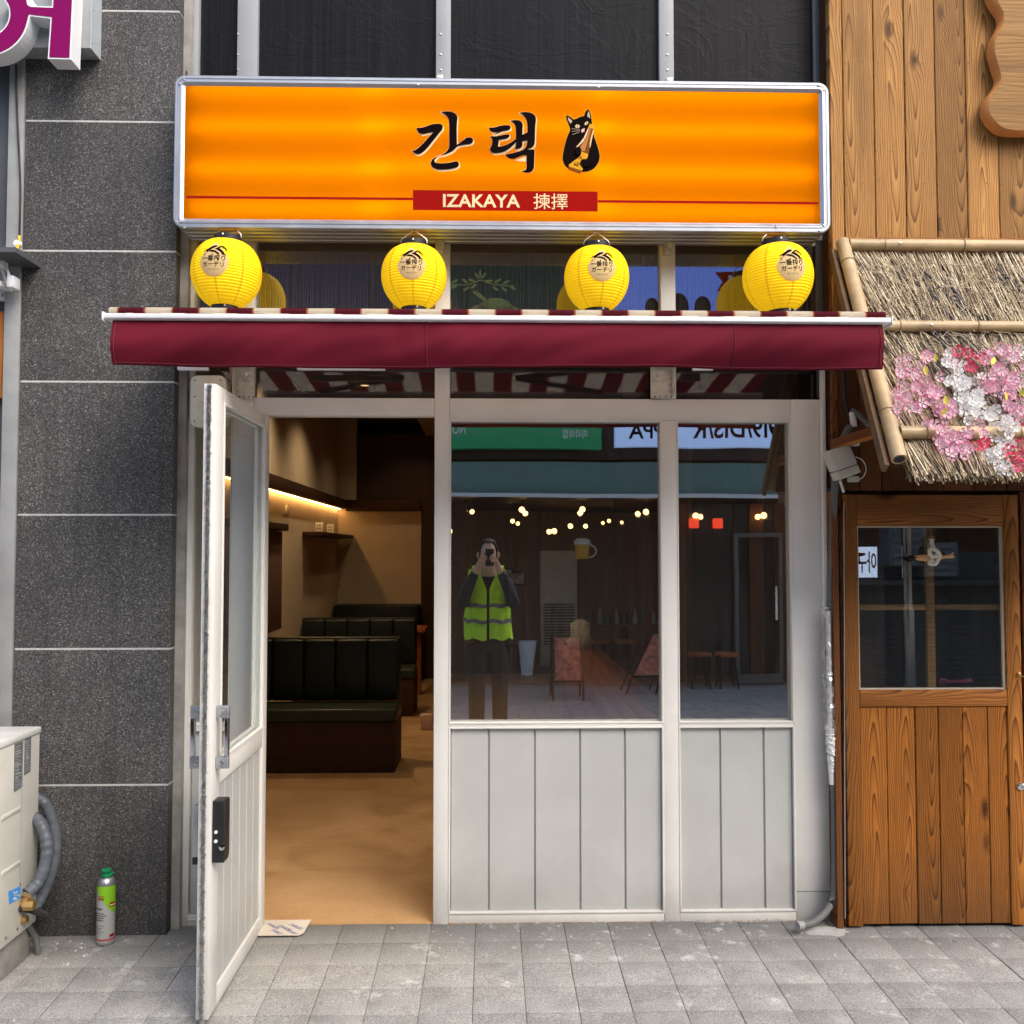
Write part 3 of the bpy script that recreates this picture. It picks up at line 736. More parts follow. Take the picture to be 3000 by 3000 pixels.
for xa, xb in ((dx1-.012, dx1+.003), (dx0-.003, dx0+.012)):
    for (y0, y1, z0, z1) in ((yE+.1005, yE+.113, g0, g1), (yH-.083, yH-.0705, g0, g1), (yE+.113, yH-.083, g0+.0005, g0+.013), (yE+.113, yH-.083, g1-.013, g1-.0005)):
        m.box(xa, xb, y0, y1, z0, z1)
m.build('glazing_bead', M['paint'], door, bevel=.0015, seg=1)
nb_ = 6; ys = [yE+.1005 + (DW-.171)*k/nb_ for k in range(nb_+1)]
for k in range(nb_):
    m = MB(); m.box(dx0+.010, dx1-.010, ys[k]+.003, ys[k+1]-.003, p0, p1); m.build('board', M['board'], door, bevel=.002, seg=1)
m = MB(); m.box(dx0+.016, dx1-.016, ys[0], ys[-1], p0+.001, p1-.001); m.build('core_panel', M['grey_metal'], door)
# brush seal along the free edge
b = MB()
xc = (dx0+dx1)/2-.002
for k in range(5200):
    z = random.uniform(dz0+.004, dz1-.004); x = xc+random.uniform(-.006,.006); L = random.uniform(.008,.020)
    ex, e_z = random.uniform(-.014,.014), random.uniform(-.008,.006)
    b.quad((x-.0013, yE+.001, z), (x+.0013, yE+.001, z), (x+ex, yE-L, z+e_z))
tag(b.build('brush_seal', plain('brush_hair', (.27,.26,.245), .8, var=.6, vscale=70), door, fix=False), kind='stuff')
m = MB(); m.box(xc-.006, xc+.006, yE-.003, yE-.0002, dz0+.002, dz1-.002); m.build('seal_channel', M['grey_metal'], door)
# pull handles, one on each face
for xs, sg in ((dx1, 1), (dx0, -1)):
    m = MB(); z0, z1 = ez-.735, ez-.56
    yc = yE+.052
    for z in (z0, z1):
        m = MB(); m.box(xs+sg*.0005, xs+sg*.046, yc-.009, yc+.009, z-.021, z+.021); m.build('handle_mount', M['alu'], door, bevel=.003)
    m = MB(); m.box(xs+sg*.030, xs+sg*.044, yc-.012, yc+.012, z0+.0225, z1-.0225); m.build('handle', M['chrome'], door, bevel=.002)
    for z in (z0, z1):
        m = MB(); m.lathe([(.009,0),(.009,.004),(.004,.006),(0,.006)], 10, (xs+sg*.022, yc-.009, z), 'Y'); m.build('handle_bolt', M['steel'], door, smooth=40)
# lock case inside, keypad outside
zk0, zk1 = ez-1.02+.27-.06, ez-.565
zk0, zk1 = ez-.705, ez-.570
zc = P(635, 2425, yE+.05).z
m = MB(); pr = [(yE+.016, zc-.11), (yE+.075, zc-.11), (yE+.086, zc-.085), (yE+.086, zc+.088), (yE+.078, zc+.10), (yE+.016, zc+.10)]
n0 = len(m.v)
m.v += [(dx1+.0005, y, z) for y, z in pr] + [(dx1+.042, y, z) for y, z in pr]; n = len(pr)
m.f += [tuple(range(n)), tuple(range(2*n-1, n-1, -1))] + [(i, (i+1) % n, n+(i+1) % n, n+i) for i in range(n)]
m.build('lock', M['black'], door, bevel=.003)
m = MB()
for z in (zc-.005, zc-.036): m.lathe([(.006,0),(.006,.003),(0,.004)], 10, (dx1+.014, yE+.0162, z), 'Y')
m.build('lock_screw', M['white_alu'], door, smooth=40)
m = MB(); m.lathe([(.010,0),(.010,.010),(0,.012)], 12, (dx1+.036, yE+.0162, zc-.055), 'Y'); m.build('lock_knob', M['chrome'], door, smooth=40)
m = MB(); m.box(dx0-.022, dx0-.0005, yE+.014, yE+.08, zc-.09, zc+.085); m.build('keypad', M['alu'], door, bevel=.003)
m = MB(); m.box(dx0-.023, dx0-.0005, yE+.0135, yE+.081, zc-.115, zc-.0905); m.build('keypad_cover', M['black'], door, bevel=.003)
# floor stop at the foot of the free edge
m = MB(); m.tube([(xc, yE+.01, dz0-.0), (xc, yE+.01, gz(yE)+.004)], .009, 10); m.build('door_bolt', M['steel'], door)

# rounded cream speaker box on the jamb
sp = thing('speaker_box', 'rounded cream plastic speaker box fixed high behind the open door', 'speaker', P(608, 1250, 0))
def sx(px, py, Y): q = P(px, py, Y); return q.x, q.z
x0, z1 = sx(557.5, 1099, -.085); x1, z0 = sx(659, 1250, -.085)
m = MB(); m.prism(rrect(x0, x1, z0, z1, .028), -.085, -.012); m.build('body', M['cream'], sp, bevel=.006, seg=3)
m = MB(); m.prism(rrect(x0+.012, x1-.012, z0+.012, z1-.012, .02), -.0875, -.084); m.build('cover', M['cream'], sp, bevel=.001)
m = MB()
for u in (.14, .86):
    for w in (.1, .58, .9): m.lathe([(.004,0),(.004,.001),(0,.001)], 8, (x0+(x1-x0)*u, -.0875, z0+(z1-z0)*w), 'Y')
for a in range(40):
    r = .004+.0037*math.sqrt(a)*1.2; t = a*2.4
    m.lathe([(.0016,0),(.0016,.0006),(0,.0006)], 6, (x0+(x1-x0)*.4+r*math.cos(t), -.0875, z0+(z1-z0)*.38+r*math.sin(t)), 'Y')
m.build('speaker_hole', plain('hole_dark', (.20,.18,.12), .8), sp)
m = MB(); m.box(x0+.02, x1-.02, -.012, -.0005, z0+.03, z1-.03); m.build('bracket', M['zinc'], sp)

# ------------------------------------------------------------------ light box sign
YFs, YBs = -.21, -.025
sg = thing('light_box_sign', 'long backlit orange sign with black lettering, a black cat and a rounded aluminium frame', 'sign', P(1470, 690, -.1))
x0, x1 = P(509, 450, YFs).x, P(2431, 450, YFs).x
z1, z0 = P(1437, 230, YFs).z, P(1437, 674, YFs).z
fx0, fx1 = P(540, 450, YFs).x, P(2402, 450, YFs).x
fz1, fz0 = P(1437, 256, YFs).z, P(1437, 661, YFs).z
outer = rrect(x0, x1, z0, z1, .045, 8)
def ring_loft(m, loops):                    # loops: list of (outline, y), same counts
    n = len(loops[0][0]); b = len(m.v)
    for o, y in loops: m.v += [(u, y, w) for u, w in o]
    for i in range(len(loops)-1):
        for k in range(n): k2 = (k+1) % n; m.f.append((b+i*n+k, b+i*n+k2, b+(i+1)*n+k2, b+(i+1)*n+k))
def inset(o, d):
    cx = (x0+x1)/2; cz = (z0+z1)/2
    return rrect(x0+d, x1-d, z0+d, z1-d, max(.045-d, .004), 8)
m = MB()
ys_ = [(inset(0, .000), YBs)]
loops = []
prof = [(0.004,YBs),(0,YBs-.004),(0,-.055),(.004,-.058),(.004,-.066),(0,-.069),(0,-.098),(.004,-.101),(.004,-.112),(0,-.115),(0,-.143),(.004,-.146),(.004,-.155),(0,-.158),(0,-.185),(.003,-.19),(.003,-.195),(0,-.199),(0,-.207),(.004,YFs),(.012,YFs),(.014,YFs+.004),(.020,YFs+.004),(.022,YFs),(.028,YFs),(.034,YFs+.006),(.041,YFs+.010)]
for d, y in prof: loops.append((inset(None, d), y))
ring_loft(m, loops)
m.build('frame', M['alu'], sg, smooth=30)
m = MB(); m.box(x0+.004, x1-.004, YBs-.004, YBs, z0+.004, z1-.004); m.build('back_panel', M['grey_metal'], sg)
m = MB(); m.box(x0+.036, x1-.036, YFs+.010, YFs+.012, z0+.036, z1-.036); m.build('face_panel', M['face'], sg)
FX = YFs+.010                               # front of the flex face
tube = emit('fluorescent', (1.0, .96, .88), 1.78)
for py in (268, 376, 500, 615):
    zt = P(1437, py, FX).z
    for pa, pb in ((556, 1135), (1062, 1795), (1735, 2388)):
        zz = zt + (.012 if pa == 1062 else 0)
        m = MB(); m.tube([(P(pa,py,FX).x, FX+.046, zz), (P(pb,py,FX).x, FX+.046, zz)], .0125, 10); m.build('fluorescent_tube', tube, sg)
# screws and corner joints
m = MB()
for px, py in ((539,233),(527,246),(527,650),(540,668),(2400,250),(2414,263),(2414,660),(2400,676),(1224,248),(1753,255)):
    m = MB(); m.lathe([(.0045,0),(.0045,.002),(0,.003)], 8, P(px, py, YFs-.0005), 'Y'); m.build('screw', M['steel'], sg)
# lettering
L1 = lambda x, y: (P(1200+x/6.44, 300+y/6.44, FX).x, P(1200+x/6.44, 300+y/6.44, FX).z)
L2 = lambda x, y: (P(1400+x/4.83, 300+y/4.83, FX).x, P(1400+x/4.83, 300+y/4.83, FX).z)
A1 = [(130,487),(200,490),(300,465),(420,425),(500,412),(570,412),(610,428),(628,470),(610,525),(570,570),(500,660),(420,760),(330,870),(250,945),(190,975),(140,978),(90,955),(55,915),(110,905),(170,865),(250,790),(330,700),(400,625),(455,565),(380,575),(290,595),(230,600),(180,575),(150,540)]
A2 = [(598,190),(680,178),(770,180),(840,205),(890,250),(905,300),(895,370),(890,500),(890,650),(893,810),(960,765),(1040,700),(1090,672),(1150,670),(1190,700),(1195,740),(1170,775),(1110,795),(1020,805),(930,825),(885,850),(840,900),(770,945),(690,980),(600,1000),(670,960),(720,910),(745,850),(750,750),(750,600),(750,450),(745,380),(735,320),(700,260),(650,215)]
A3 = [(530,1028),(480,1080),(470,1115),(490,1145),(560,1155),(660,1155),(760,1145),(830,1128),(880,1120),(915,1135),(930,1180),(915,1215),(860,1240),(760,1262),(640,1272),(540,1270),(460,1240),(415,1200),(402,1150),(420,1100),(465,1060)]
B1 = [(158,362),(230,362),(310,340),(390,328),(440,332),(462,355),(450,385),(400,402),(330,418),(235,460),(285,425),(230,428),(190,415),(168,390)]
B2 = [(178,485),(250,487),(330,472),(400,460),(440,462),(448,480),(430,505),(360,525),(295,538),(290,600),(285,635),(350,625),(430,595),(500,550),(535,520),(540,560),(500,610),(440,660),(370,700),(290,720),(220,718),(180,690),(172,655),(195,615),(205,560),(200,520)]
B3 = [(465,265),(530,258),(590,265),(625,295),(635,340),(630,400),(630,465),(700,432),(708,440),(706,532),(632,560),(630,610),(610,645),(570,662),(520,660),(537,610),(540,500),(538,400),(533,350),(515,305),(485,280)]
B4 = [(595,155),(660,145),(730,150),(785,175),(815,215),(820,270),(812,340),(808,450),(805,560),(795,610),(760,645),(700,668),(706,676),(770,672),(795,680),(802,705),(797,800),(795,900),(785,950),(755,985),(710,998),(660,995),(622,975),(670,965),(688,930),(690,850),(692,750),(640,752),(580,775),(520,800),(460,800),(415,775),(388,742),(450,735),(540,712),(610,690),(660,660),(690,610),(700,540),(702,400),(700,320),(690,260),(660,205),(625,170)]
def strokes(name, groups, mat, y, offset=0., shift=(0,0), th=.0005):
    m = MB(); k = 0
    for poly in groups:
        for me in outline([poly], offset, extrude=th/2):
            yy = y - k*.00012; k += 1
            m.mesh(me, lambda c: (c.x+shift[0], yy-c.z, c.y+shift[1]))
    return m.build(name, mat, sg, fix=False)
G = [smooth_poly([L1(*p) for p in q]) for q in (A1, A2, A3)] + [smooth_poly([L2(*p) for p in q]) for q in (B1, B2, B3, B4)]
strokes('letter_shadow', G, M['creamink'], FX-.0012, .0022, (.003, -.0052))
strokes('letter_outline', G, M['creamink'], FX-.0024, .0018)
names = ['letter']*7
for k, poly in enumerate(G):
    m = MB(); m.mesh(outline([poly], .0002, extrude=.0004)[0], lambda c: (c.x, FX-.0042-k*.00012-c.z, c.y)); m.build('letter', M['ink'], sg, fix=False)
# cat emblem
CT = [(1248,200),(1268,187),(1290,195),(1320,220),(1350,242),(1400,232),(1450,205),(1500,195),(1515,150),(1535,115),(1558,102),(1580,125),(1598,180),(1610,260),(1618,330),(1625,420),(1650,500),(1690,620),(1718,720),(1722,790),(1700,860),(1650,930),(1580,970),(1500,985),(1420,975),(1330,950),(1270,930),(1225,880),(1203,820),(1202,750),(1222,640),(1250,530),(1285,440),(1305,400),(1300,360),(1275,290),(1255,240)]
def art(name, pts, mat, lvl, smooth=True, off=0.):
    q = [L2(*p) for p in pts]
    if smooth: q = smooth_poly(q)
    m = MB(); m.mesh(outline([q], off, extrude=.0003)[0], lambda c: (c.x, FX-.0012-lvl*.0009-c.z, c.y)); return m.build(name, mat, sg, fix=False)
art('cat_outline', CT, M['inkgold'], 0, off=.0028); art('cat_body', CT, M['ink'], 1)
art('cat_ear', [(1270,212),(1338,268),(1310,308),(1284,262)], M['greyink'], 2, False); art('cat_ear', [(1560,126),(1546,200),(1590,235),(1580,160)], M['greyink'], 2, False)
art('cat_eye', ellipse(1408,342,32,25), M['creamink'], 2, False); art('cat_eye', ellipse(1535,300,32,18,rot=-.75), M['creamink'], 2, False)
art('cat_pupil', ellipse(1410,342,4,24), M['ink'], 3, False); art('cat_pupil', ellipse(1537,299,4,17,rot=.2), M['ink'], 3, False)
art('cat_nose', [(1462,402),(1480,380),(1515,372),(1505,395),(1510,415),(1490,420),(1472,438)], M['pink'], 2)
for a, q in (((1325,374),(1440,384)), ((1325,412),(1440,404)), ((1338,456),(1438,424))):
    art('cat_whisker', [a, (q[0],q[1]-3), (q[0],q[1]+3), (a[0],a[1]+5)], M['greyink'], 2, False)
art('bottle_edge', [(1560,364),(1500,500),(1440,580),(1388,636),(1440,645),(1470,720),(1590,640),(1640,392)], M['creamink'], 2, False)
art('bottle', [(1572,366),(1632,388),(1603,480),(1582,580),(1580,670),(1562,742),(1462,702),(1448,640),(1418,628),(1490,560),(1535,480)], M['inkbrown'], 3, False)
art('bottle_light', [(1580,370),(1600,378),(1560,520),(1510,700),(1465,690),(1450,640),(1500,560),(1545,480)], plain('bottle_amber', (.45,.17,.02), .4), 4, False)
art('bottle_cap', [(1582,308),(1656,332),(1640,386),(1562,362)], M['inkgold'], 4, False)
art('bottle_label', [(1462,702),(1560,742),(1545,812),(1500,815),(1440,880),(1486,945),(1468,978),(1290,925),(1285,888),(1420,790),(1455,750)], M['inkgold'], 5, False)
art('bottle_base', [(1272,934),(1300,920),(1474,976),(1442,1022),(1282,964)], M['inkbrown'], 6, False)
for st in ([(1370,850),(1378,846),(1368,900),(1360,896)], [(1362,868),(1420,905),(1416,912),(1360,876)], [(1400,850),(1422,872),(1416,910),(1408,905),(1412,874),(1396,858)], [(1430,860),(1450,880),(1446,886),(1426,868)], [(1440,770),(1448,768),(1476,812),(1470,818)], [(1425,800),(1462,776),(1466,782),(1428,808)]):
    art('label_mark', st, M['inkbrown'], 7, False)
art('cat_paw', ellipse(1500,868,52,56), M['ink'], 8, False); art('cat_paw', ellipse(1418,700,40,62), M['ink'], 8, False)
art('cat_arm', [(1470,830),(1545,800),(1600,700),(1640,800),(1600,900),(1500,920)], M['ink'], 7)
# red band and rules
a, q = P(1210, 557, FX), P(1751, 620, FX)
m = MB(); m.box(a.x, q.x, FX-.0012, FX-.0004, q.z, a.z); m.build('red_band', M['red'], sg)
for pa, pb, py in ((545, 1210, 579), (1751, 2398, 589)):
    u, w = P(pa, py, FX), P(pb, py, FX); u.x = max(u.x, x0+.04); zc_ = P(1200 if pa < 1000 else 1760, 583 if pa < 1000 else 590, FX).z
    m = MB(); m.box(u.x+.0005, w.x-.0005, FX-.001, FX-.0004, zc_-.0052, zc_+.0052); m.build('red_line', M['red'], sg)
def sign_text(s, px, py, hpx, wpx, name, y=FX-.0016, off=.0, par=None, mat=None):
    me = text(s, 1.0, .0, off); xs = [v.co.x for v in me.vertices]; ys = [v.co.y for v in me.vertices]
    c = P(px, py, y); kx = (P(px+wpx/2,py,y).x-P(px-wpx/2,py,y).x)/(max(xs)-min(xs)); kz = (P(px,py-hpx/2,y).z-P(px,py+hpx/2,y).z)/(max(ys)-min(ys))
    mx, my = (max(xs)+min(xs))/2, (max(ys)+min(ys))/2
    m = MB(); m.mesh(me, lambda v: (c.x+(v.x-mx)*kx, y-.0003, c.z+(v.y-my)*kz))
    return m.build(name, mat or M['creamink'], par or sg, fix=False)
sign_text('IZAKAYA', 1411, 588.5, 38, 226, 'lettering', off=.022)
sign_text('揀擇', 1613, 590, 46, 100, 'lettering', off=.004)
# mounting clips at the back of the sign
for px, py in ((1289, 725), (1960, 727)):
    c = P(px, py, -.05)
    m = MB(); m.box(c.x-.018, c.x+.014, -.06, -.012, c.z-.022, c.z+.022); m.box(c.x-.006, c.x+.02, -.075, -.061, c.z-.006, c.z+.024); m.build('mounting_clip', M['zinc'], sg, bevel=.002)
for px, py in ((1289, 226), (1960, 234)):
    c = P(px, py, -.05); m = MB(); m.box(c.x-.014, c.x+.014, -.06, -.001, c.z-.014, c.z+.006); m.build('mounting_clip', M['zinc'], sg, bevel=.002)

# ------------------------------------------------------------------ paper lanterns
def lprof(u):
    s = min(1, abs(u-.53)/(.47 if u > .53 else .53))
    return max(0, 1-s**2.05)**(.55 if u > .53 else .72)
def lantern_body(RX, H, n=64, ribs=24):
    m = MB(); prof = []
    steps = ribs*6; r_end = .052
    for i in range(steps+1):
        u = i/steps; z = (u-.5)*H
        s = min(1, abs(u-.5)*2)
        r = r_end + (RX-r_end)*lprof(u)
        r += .0030*abs(math.sin(math.pi*u*ribs))-.0018
        prof.append((r, z))
    m.lathe(prof, n, cap=False); return m, prof
LY = -.195
spots = [(663.5, 805, 101, 668, -5, 1.6, 'leftmost yellow paper lantern hanging under the sign, beside the left jamb'),
         (1213, 814, 95, 674, 0, 0, 'second yellow paper lantern from the left, hanging under the lettering'),
         (1748, 819, 94, 681, 3, 0, 'third yellow paper lantern from the left, below the cat on the sign'),
         (2279, 817, 100, 677, 6, -3, 'rightmost yellow paper lantern hanging next to the thatched roof')]
RXm, HH = .137, .262
lan = thing('paper_lantern', spots[0][6], 'lantern', (0,0,0), 'yellow lanterns hanging under the sign')
mb, prof = lantern_body(RXm, HH)
body = mb.build('paper_shade', M['paper'], lan, smooth=70, fix=True)
def surf_r(z):
    return .052 + (RXm-.052)*lprof(min(max(z/HH+.5, 0), 1)) + .0008
def wrapf(x, z, off): # onto the front of the shade
    r = surf_r(z)+off; a = x/r
    return (r*math.sin(a), -r*math.cos(a), z)
# printed egg-shaped patch with peak
m = MB(); rows = 26
for i in range(rows+1):
    u = i/rows; z = -.046+u*.140
    w = .060*math.sin(math.acos(max(-1, min(1, 1-2*min(1, u*1.0))))) if u < .45 else .060*(1-((u-.45)/.55)**1.25)
    w = max(w, .0004)
    for k in range(13): m.v.append(wrapf(-w+2*w*k/12, z, .0016))
for i in range(rows):
    for k in range(12): a = i*13+k; m.f.append((a, a+1, a+14, a+13))
m.build('printed_patch', M['printgrey'], body, smooth=80)
def wrap_text(s, size, z, dx, off=.02):
    me = text(s, size, 0, off*size)
    bm = bmesh.new(); bm.from_mesh(me); bmesh.ops.subdivide_edges(bm, edges=[e for e in bm.edges if e.calc_length() > .006], cuts=2); bm.to_mesh(me); bm.free()
    mm = MB(); mm.mesh(me, lambda v: wrapf(v.x+dx, v.y+z, .0030)); return mm
t1 = wrap_text('一番搾り', .0248, .024, 0, .006); t2 = wrap_text('ガーデリ', .0226, .000, 0, .006)
t1.mesh(text('ﾌﾙｸﾘｴｰｼｮﾝｽﾊﾟｼｵｽ', .0062, 0, 0), lambda v: wrapf(v.x, v.y-.018, .0030))
n0 = len(t1.v); t1.v += t2.v; t1.f += [tuple(n0+i for i in f) for f in t2.f]
t1.build('print_text', M['ink'], body, fix=False)
# running beast emblem above the text
beast = [[(-.034,.044),(-.020,.052),(-.008,.060),(.004,.062),(.010,.058),(-.002,.052),(-.012,.046),(-.020,.040),(-.026,.034)],
         [(-.002,.046),(.008,.044),(.018,.038),(.030,.030),(.036,.034),(.026,.044),(.016,.050),(.022,.056),(.034,.048),(.042,.040),(.044,.044),(.034,.056),(.020,.062),(.010,.054)],
         [(-.022,.040),(-.010,.036),(.002,.034),(.014,.026),(.022,.026),(.012,.036),(.002,.042),(-.010,.044)],
         [(-.040,.038),(-.034,.046),(-.028,.048),(-.033,.042),(-.037,.034)], [(-.040,.026),(-.034,.032),(-.026,.033),(-.033,.029),(-.037,.022)],
         [(.024,.028),(.034,.026),(.046,.022),(.038,.030),(.028,.034)], [(-.008,.030),(-.002,.030),(-.004,.026),(-.008,.020)]]
m = MB()
for poly in beast:
    for me in outline([smooth_poly(poly, 3)], -.0006, extrude=0): m.mesh(me, lambda v: wrapf(v.x*1.12, v.y*1.12+.010, .0030))
m.build('print_emblem', M['ink'], body, fix=False)
for z, s in ((HH/2, 1), (-HH/2, -1)):
    m = MB(); m.lathe([(.0505, -.006), (.054, -.006), (.054, .024 if s > 0 else .017), (.0505, .024 if s > 0 else .017), (.0505, -.006)], 32, (0,0,z - (0 if s > 0 else .012)), cap=False); m.build('rim', M['black'], lan, smooth=40)
    a = -90 if s > 0 else -70
    m = MB(); m.lathe([(.004,0),(.004,.002),(0,.003)], 8, (.0535*math.cos(rad(a)), .0545*math.sin(rad(a)), z+(.017 if s > 0 else .006) - (0 if s > 0 else .011)), 'Y')
    m.build('rivet', M['white'], lan)
m = MB(); m.tube(curve_pts([(-.054,0,HH/2+.018),(-.050,0,HH/2+.036),(-.020,0,HH/2+.058),(0,-.006,HH/2+.069),(.020,0,HH/2+.058),(.050,0,HH/2+.036),(.054,0,HH/2+.018)],5), .0017, 5); m.build('bail_wire', M['steel'], lan, smooth=60)
m = MB(); m.tube(curve_pts([(0,-.018,HH/2+.076),(0,-.014,HH/2+.082),(0,-.004,HH/2+.078),(0,-.004,HH/2+.069),(0,-.012,HH/2+.066)],5), .002, 6); m.build('hook', M['steel'], lan, smooth=60)
cps = [lan] + [copy_tree(lan) for _ in range(3)]
for o, (px, py, r, hy, rz, tl, lab) in zip(cps, spots):
    c = P(px, py, LY); o.location = c; o.rotation_euler = (0, rad(tl), rad(rz))
    k = (P(px+r, py, LY).x-c.x)/RXm*1.0; o.scale = (k, k, k)
    o['label'] = lab

# ------------------------------------------------------------------ awning
YA = -.80
aw = thing('awning', 'retractable striped awning with white front bar and burgundy valance', 'awning', P(1450, 940, YA))
ax0, ax1 = P(306, 925, YA).x, P(2609, 940, YA).x
zb0, zb1 = Z(942, YA), Z(924, YA)
zw = EYE+.965; YW = -.09
m = MB(); m.prism([(0,0),(1,0),(1,1),(0,1)], 0, 1); 
m = MB()
pr = [(YA, zb0), (YA-.008, zb0+.004), (YA-.008, zb1-.003), (YA, zb1), (YA+.075, zb1), (YA+.08, zb0+.006), (YA+.06, zb0)]
n = len(pr); m.v += [(ax0, y, z) for y, z in pr] + [(ax1, y, z) for y, z in pr]
m.f += [tuple(range(n)), tuple(range(2*n-1, n-1, -1))] + [(i, (i+1) % n, n+(i+1) % n, n+i) for i in range(n)]
m.build('front_bar', M['white_alu'], aw, bevel=.002)
m = MB()
for xa in (ax0-.006, ax1+.0005): m.box(xa, xa+.0055, YA-.011, YA+.085, zb0-.005, zb1+.004)
m.build('end_cap', M['white_alu'], aw, bevel=.002)
# striped cover: over the bar, then back to the roller at the wall
prf = [(YA-.002, zb1+.001), (YA-.006, zb1+.008), (YA-.003, zb1+.017), (YA+.010, zb1+.024), (YA+.03, zb1+.026), (YA+.06, zb1+.026), (YA+.3, zb1+.026+.25*(zw-zb1)), (YW-.05, zw-.01), (YW, zw+.03)]
fx0, fx1 = ax0+.016, ax1-.018
nx = 60; m = MB()
for i in range(nx+1):
    x = fx0+(fx1-fx0)*i/nx
    for j, (y, z) in enumerate(prf): m.v.append((x, y, z - (.006*math.sin(i*1.7)*.3 if 4 < j < 8 else 0)))
k = len(prf)
for i in range(nx):
    for j in range(k-1): a = i*k+j; m.f.append((a, a+1, a+k+1, a+k))
cover = m.build('striped_cover', M['stripe'], aw, smooth=60)
# hanging valance with slack folds
vx0, vx1 = P(326, 1000, YA).x, P(2589, 1000, YA).x
vz1, vz0 = zb0-.001, Z(1073, YA)
nx, nz = 220, 16; m = MB()
def sag(x, u):
    w = .010*math.sin(x*4.1+.6)+.006*math.sin(x*9.3+2)+.004*math.sin(x*17.+u*3)
    dip = sum(.018*math.exp(-((x-c)/.05)**2) for c in (P(880,1000,YA).x+.35, P(1250,1000,YA).x))
    return -.012 + u*.02 - u*w*1.2 - .022*math.sin(u*3.1) - .006*math.sin(x*6.2+u*5.0)*u - .0035*math.sin(x*31.+u*9+math.sin(x*7)*3)*u*(1-u)*3 + dip*u*(1-u)*2.2
for side in (0, 1):
    for i in range(nx+1):
        x = vx0+(vx1-vx0)*i/nx
        for j in range(nz+1):
            u = j/nz; m.v.append((x, YA+.022+sag(x, u)+side*.002, vz1+(vz0-vz1)*u + .003*math.sin(x*3.)*u))
st = (nx+1)*(nz+1)
for side in (0, 1):
    for i in range(nx):
        for j in range(nz): a = side*st+i*(nz+1)+j; m.f.append((a, a+1, a+nz+2, a+nz+1))
for i in range(nx): a = i*(nz+1)+nz; m.f.append((a, a+nz+1, st+a+nz+1, st+a))
val = m.build('valance', M['canvas'], aw, smooth=80)
m = MB()
for xs in (vx0+.012, vx1-.012, P(1250,1000,YA).x, P(2154,1000,YA).x):
    pts = [(xs, YA+.0205+sag(xs, j/12)-.0006, vz1+(vz0-vz1)*j/12+.003*math.sin(xs*3.)*j/12) for j in range(13)]
    m.tube(pts, .0012, 5)
pts = []
for i in range(101):
    xs = vx0+(vx1-vx0)*i/100; u = .955; pts.append((xs, YA+.0212+sag(xs, u), vz1+(vz0-vz1)*u+.003*math.sin(xs*3.)*u))
m.tube(pts, .001, 5)
m.build('seam', plain('seam_thread', (.17,.025,.045), .8), val, smooth=60)
# roller, square bar, folded arms, brackets
m = MB(); m.tube([(P(520,1000,-.05).x, YW, zw-.01), (P(2412,1000,-.05).x, YW, zw-.01)], .04, 16); m.build('roller', M['stripe'], aw, smooth=60)
m = MB(); a, q = P(520, 1066, -.04), P(2405, 1081, -.04); m.box(a.x, q.x, -.075, -.025, q.z+.012, a.z+.03); m.build('torsion_bar', M['white_alu'], aw, bevel=.003)
m = MB()
for px0, px1 in ((520, 610), (870, 1128), (2030, 2090)):
    a, q = P(px0, 1072, -.10), P(px1, 1086, -.10); m.box(a.x, q.x, -.105, -.08, q.z+.002, a.z+.01)
m.build('bar_clamp', M['white_alu'], aw, bevel=.003)
for xs, s in ((P(720,1100,-.06).x, 1), (P(1945,1100,-.06).x, -1)):
    m = MB(); e = (xs+s*.62, -.42, EYE+.845)
    m.tube([(xs, -.10, EYE+.87), e], .016, 8); m.tube([e, (xs+s*.16, YA+.06, EYE+.83)], .014, 8); m.build('folding_arm', M['dark_metal'], aw, smooth=50)
for pa, pb, fl in ((688, 742, 1), (1908, 1972, -1)):
    a, q = P(pa, 1083, -.03), P(pb, 1166, -.03); w = q.x-a.x
    m = MB(); m.box(a.x, q.x, -.012, -.004, q.z+.001, a.z+.03)
    xs = a.x if fl > 0 else q.x-.004
    m.box(xs, xs+.004, -.07, -.0125, q.z+.012, a.z+.03)
    br = m.build('wall_bracket', M['zinc'], aw, bevel=.0015, seg=1)
    u = a.x+w*(.62 if fl > 0 else .35)
    m = MB(); m.box(u-.025, u+.025, -.019, -.0125, a.z-.047, a.z+.001); m.build('bracket_plate', M['zinc'], br, bevel=.001)
    m = MB(); m.lathe([(.011,0),(.011,.002),(.008,.003),(.008,.009),(0,.009)], 8, (u, -.0195, a.z-.020), 'Y')
    m.build('bolt', M['steel'], br, smooth=40)
    for dz in (.03, .062, .09):
        m = MB(); m.lathe([(.007,0),(.007,.003),(.004,.004),(.004,.008),(0,.008)], 8, (a.x+w*(.12 if fl > 0 else .9), -.0125, a.z-dz), 'Y'); m.build('bolt', M['steel'], br, smooth=40)
    m = MB()
    for k in range(4): m.lathe([(.0035,0),(.0035,.0006),(0,.0006)], 8, (a.x+w*(.2+.25*k), -.0122, q.z+.008), 'Y')
    m.build('bolt_hole', M['black'], br)
m = MB(); m.tube(curve_pts([P(676,1072,-.06),P(678,1105,-.03),P(674,1140,-.02),P(677,1165,-.02)],5), .0055, 6); one(m, 'copper_cable', plain('pinkish_cable', (.42,.25,.20), .5), 'pinkish cable running down beside the left awning bracket', 'cable', smooth=60)

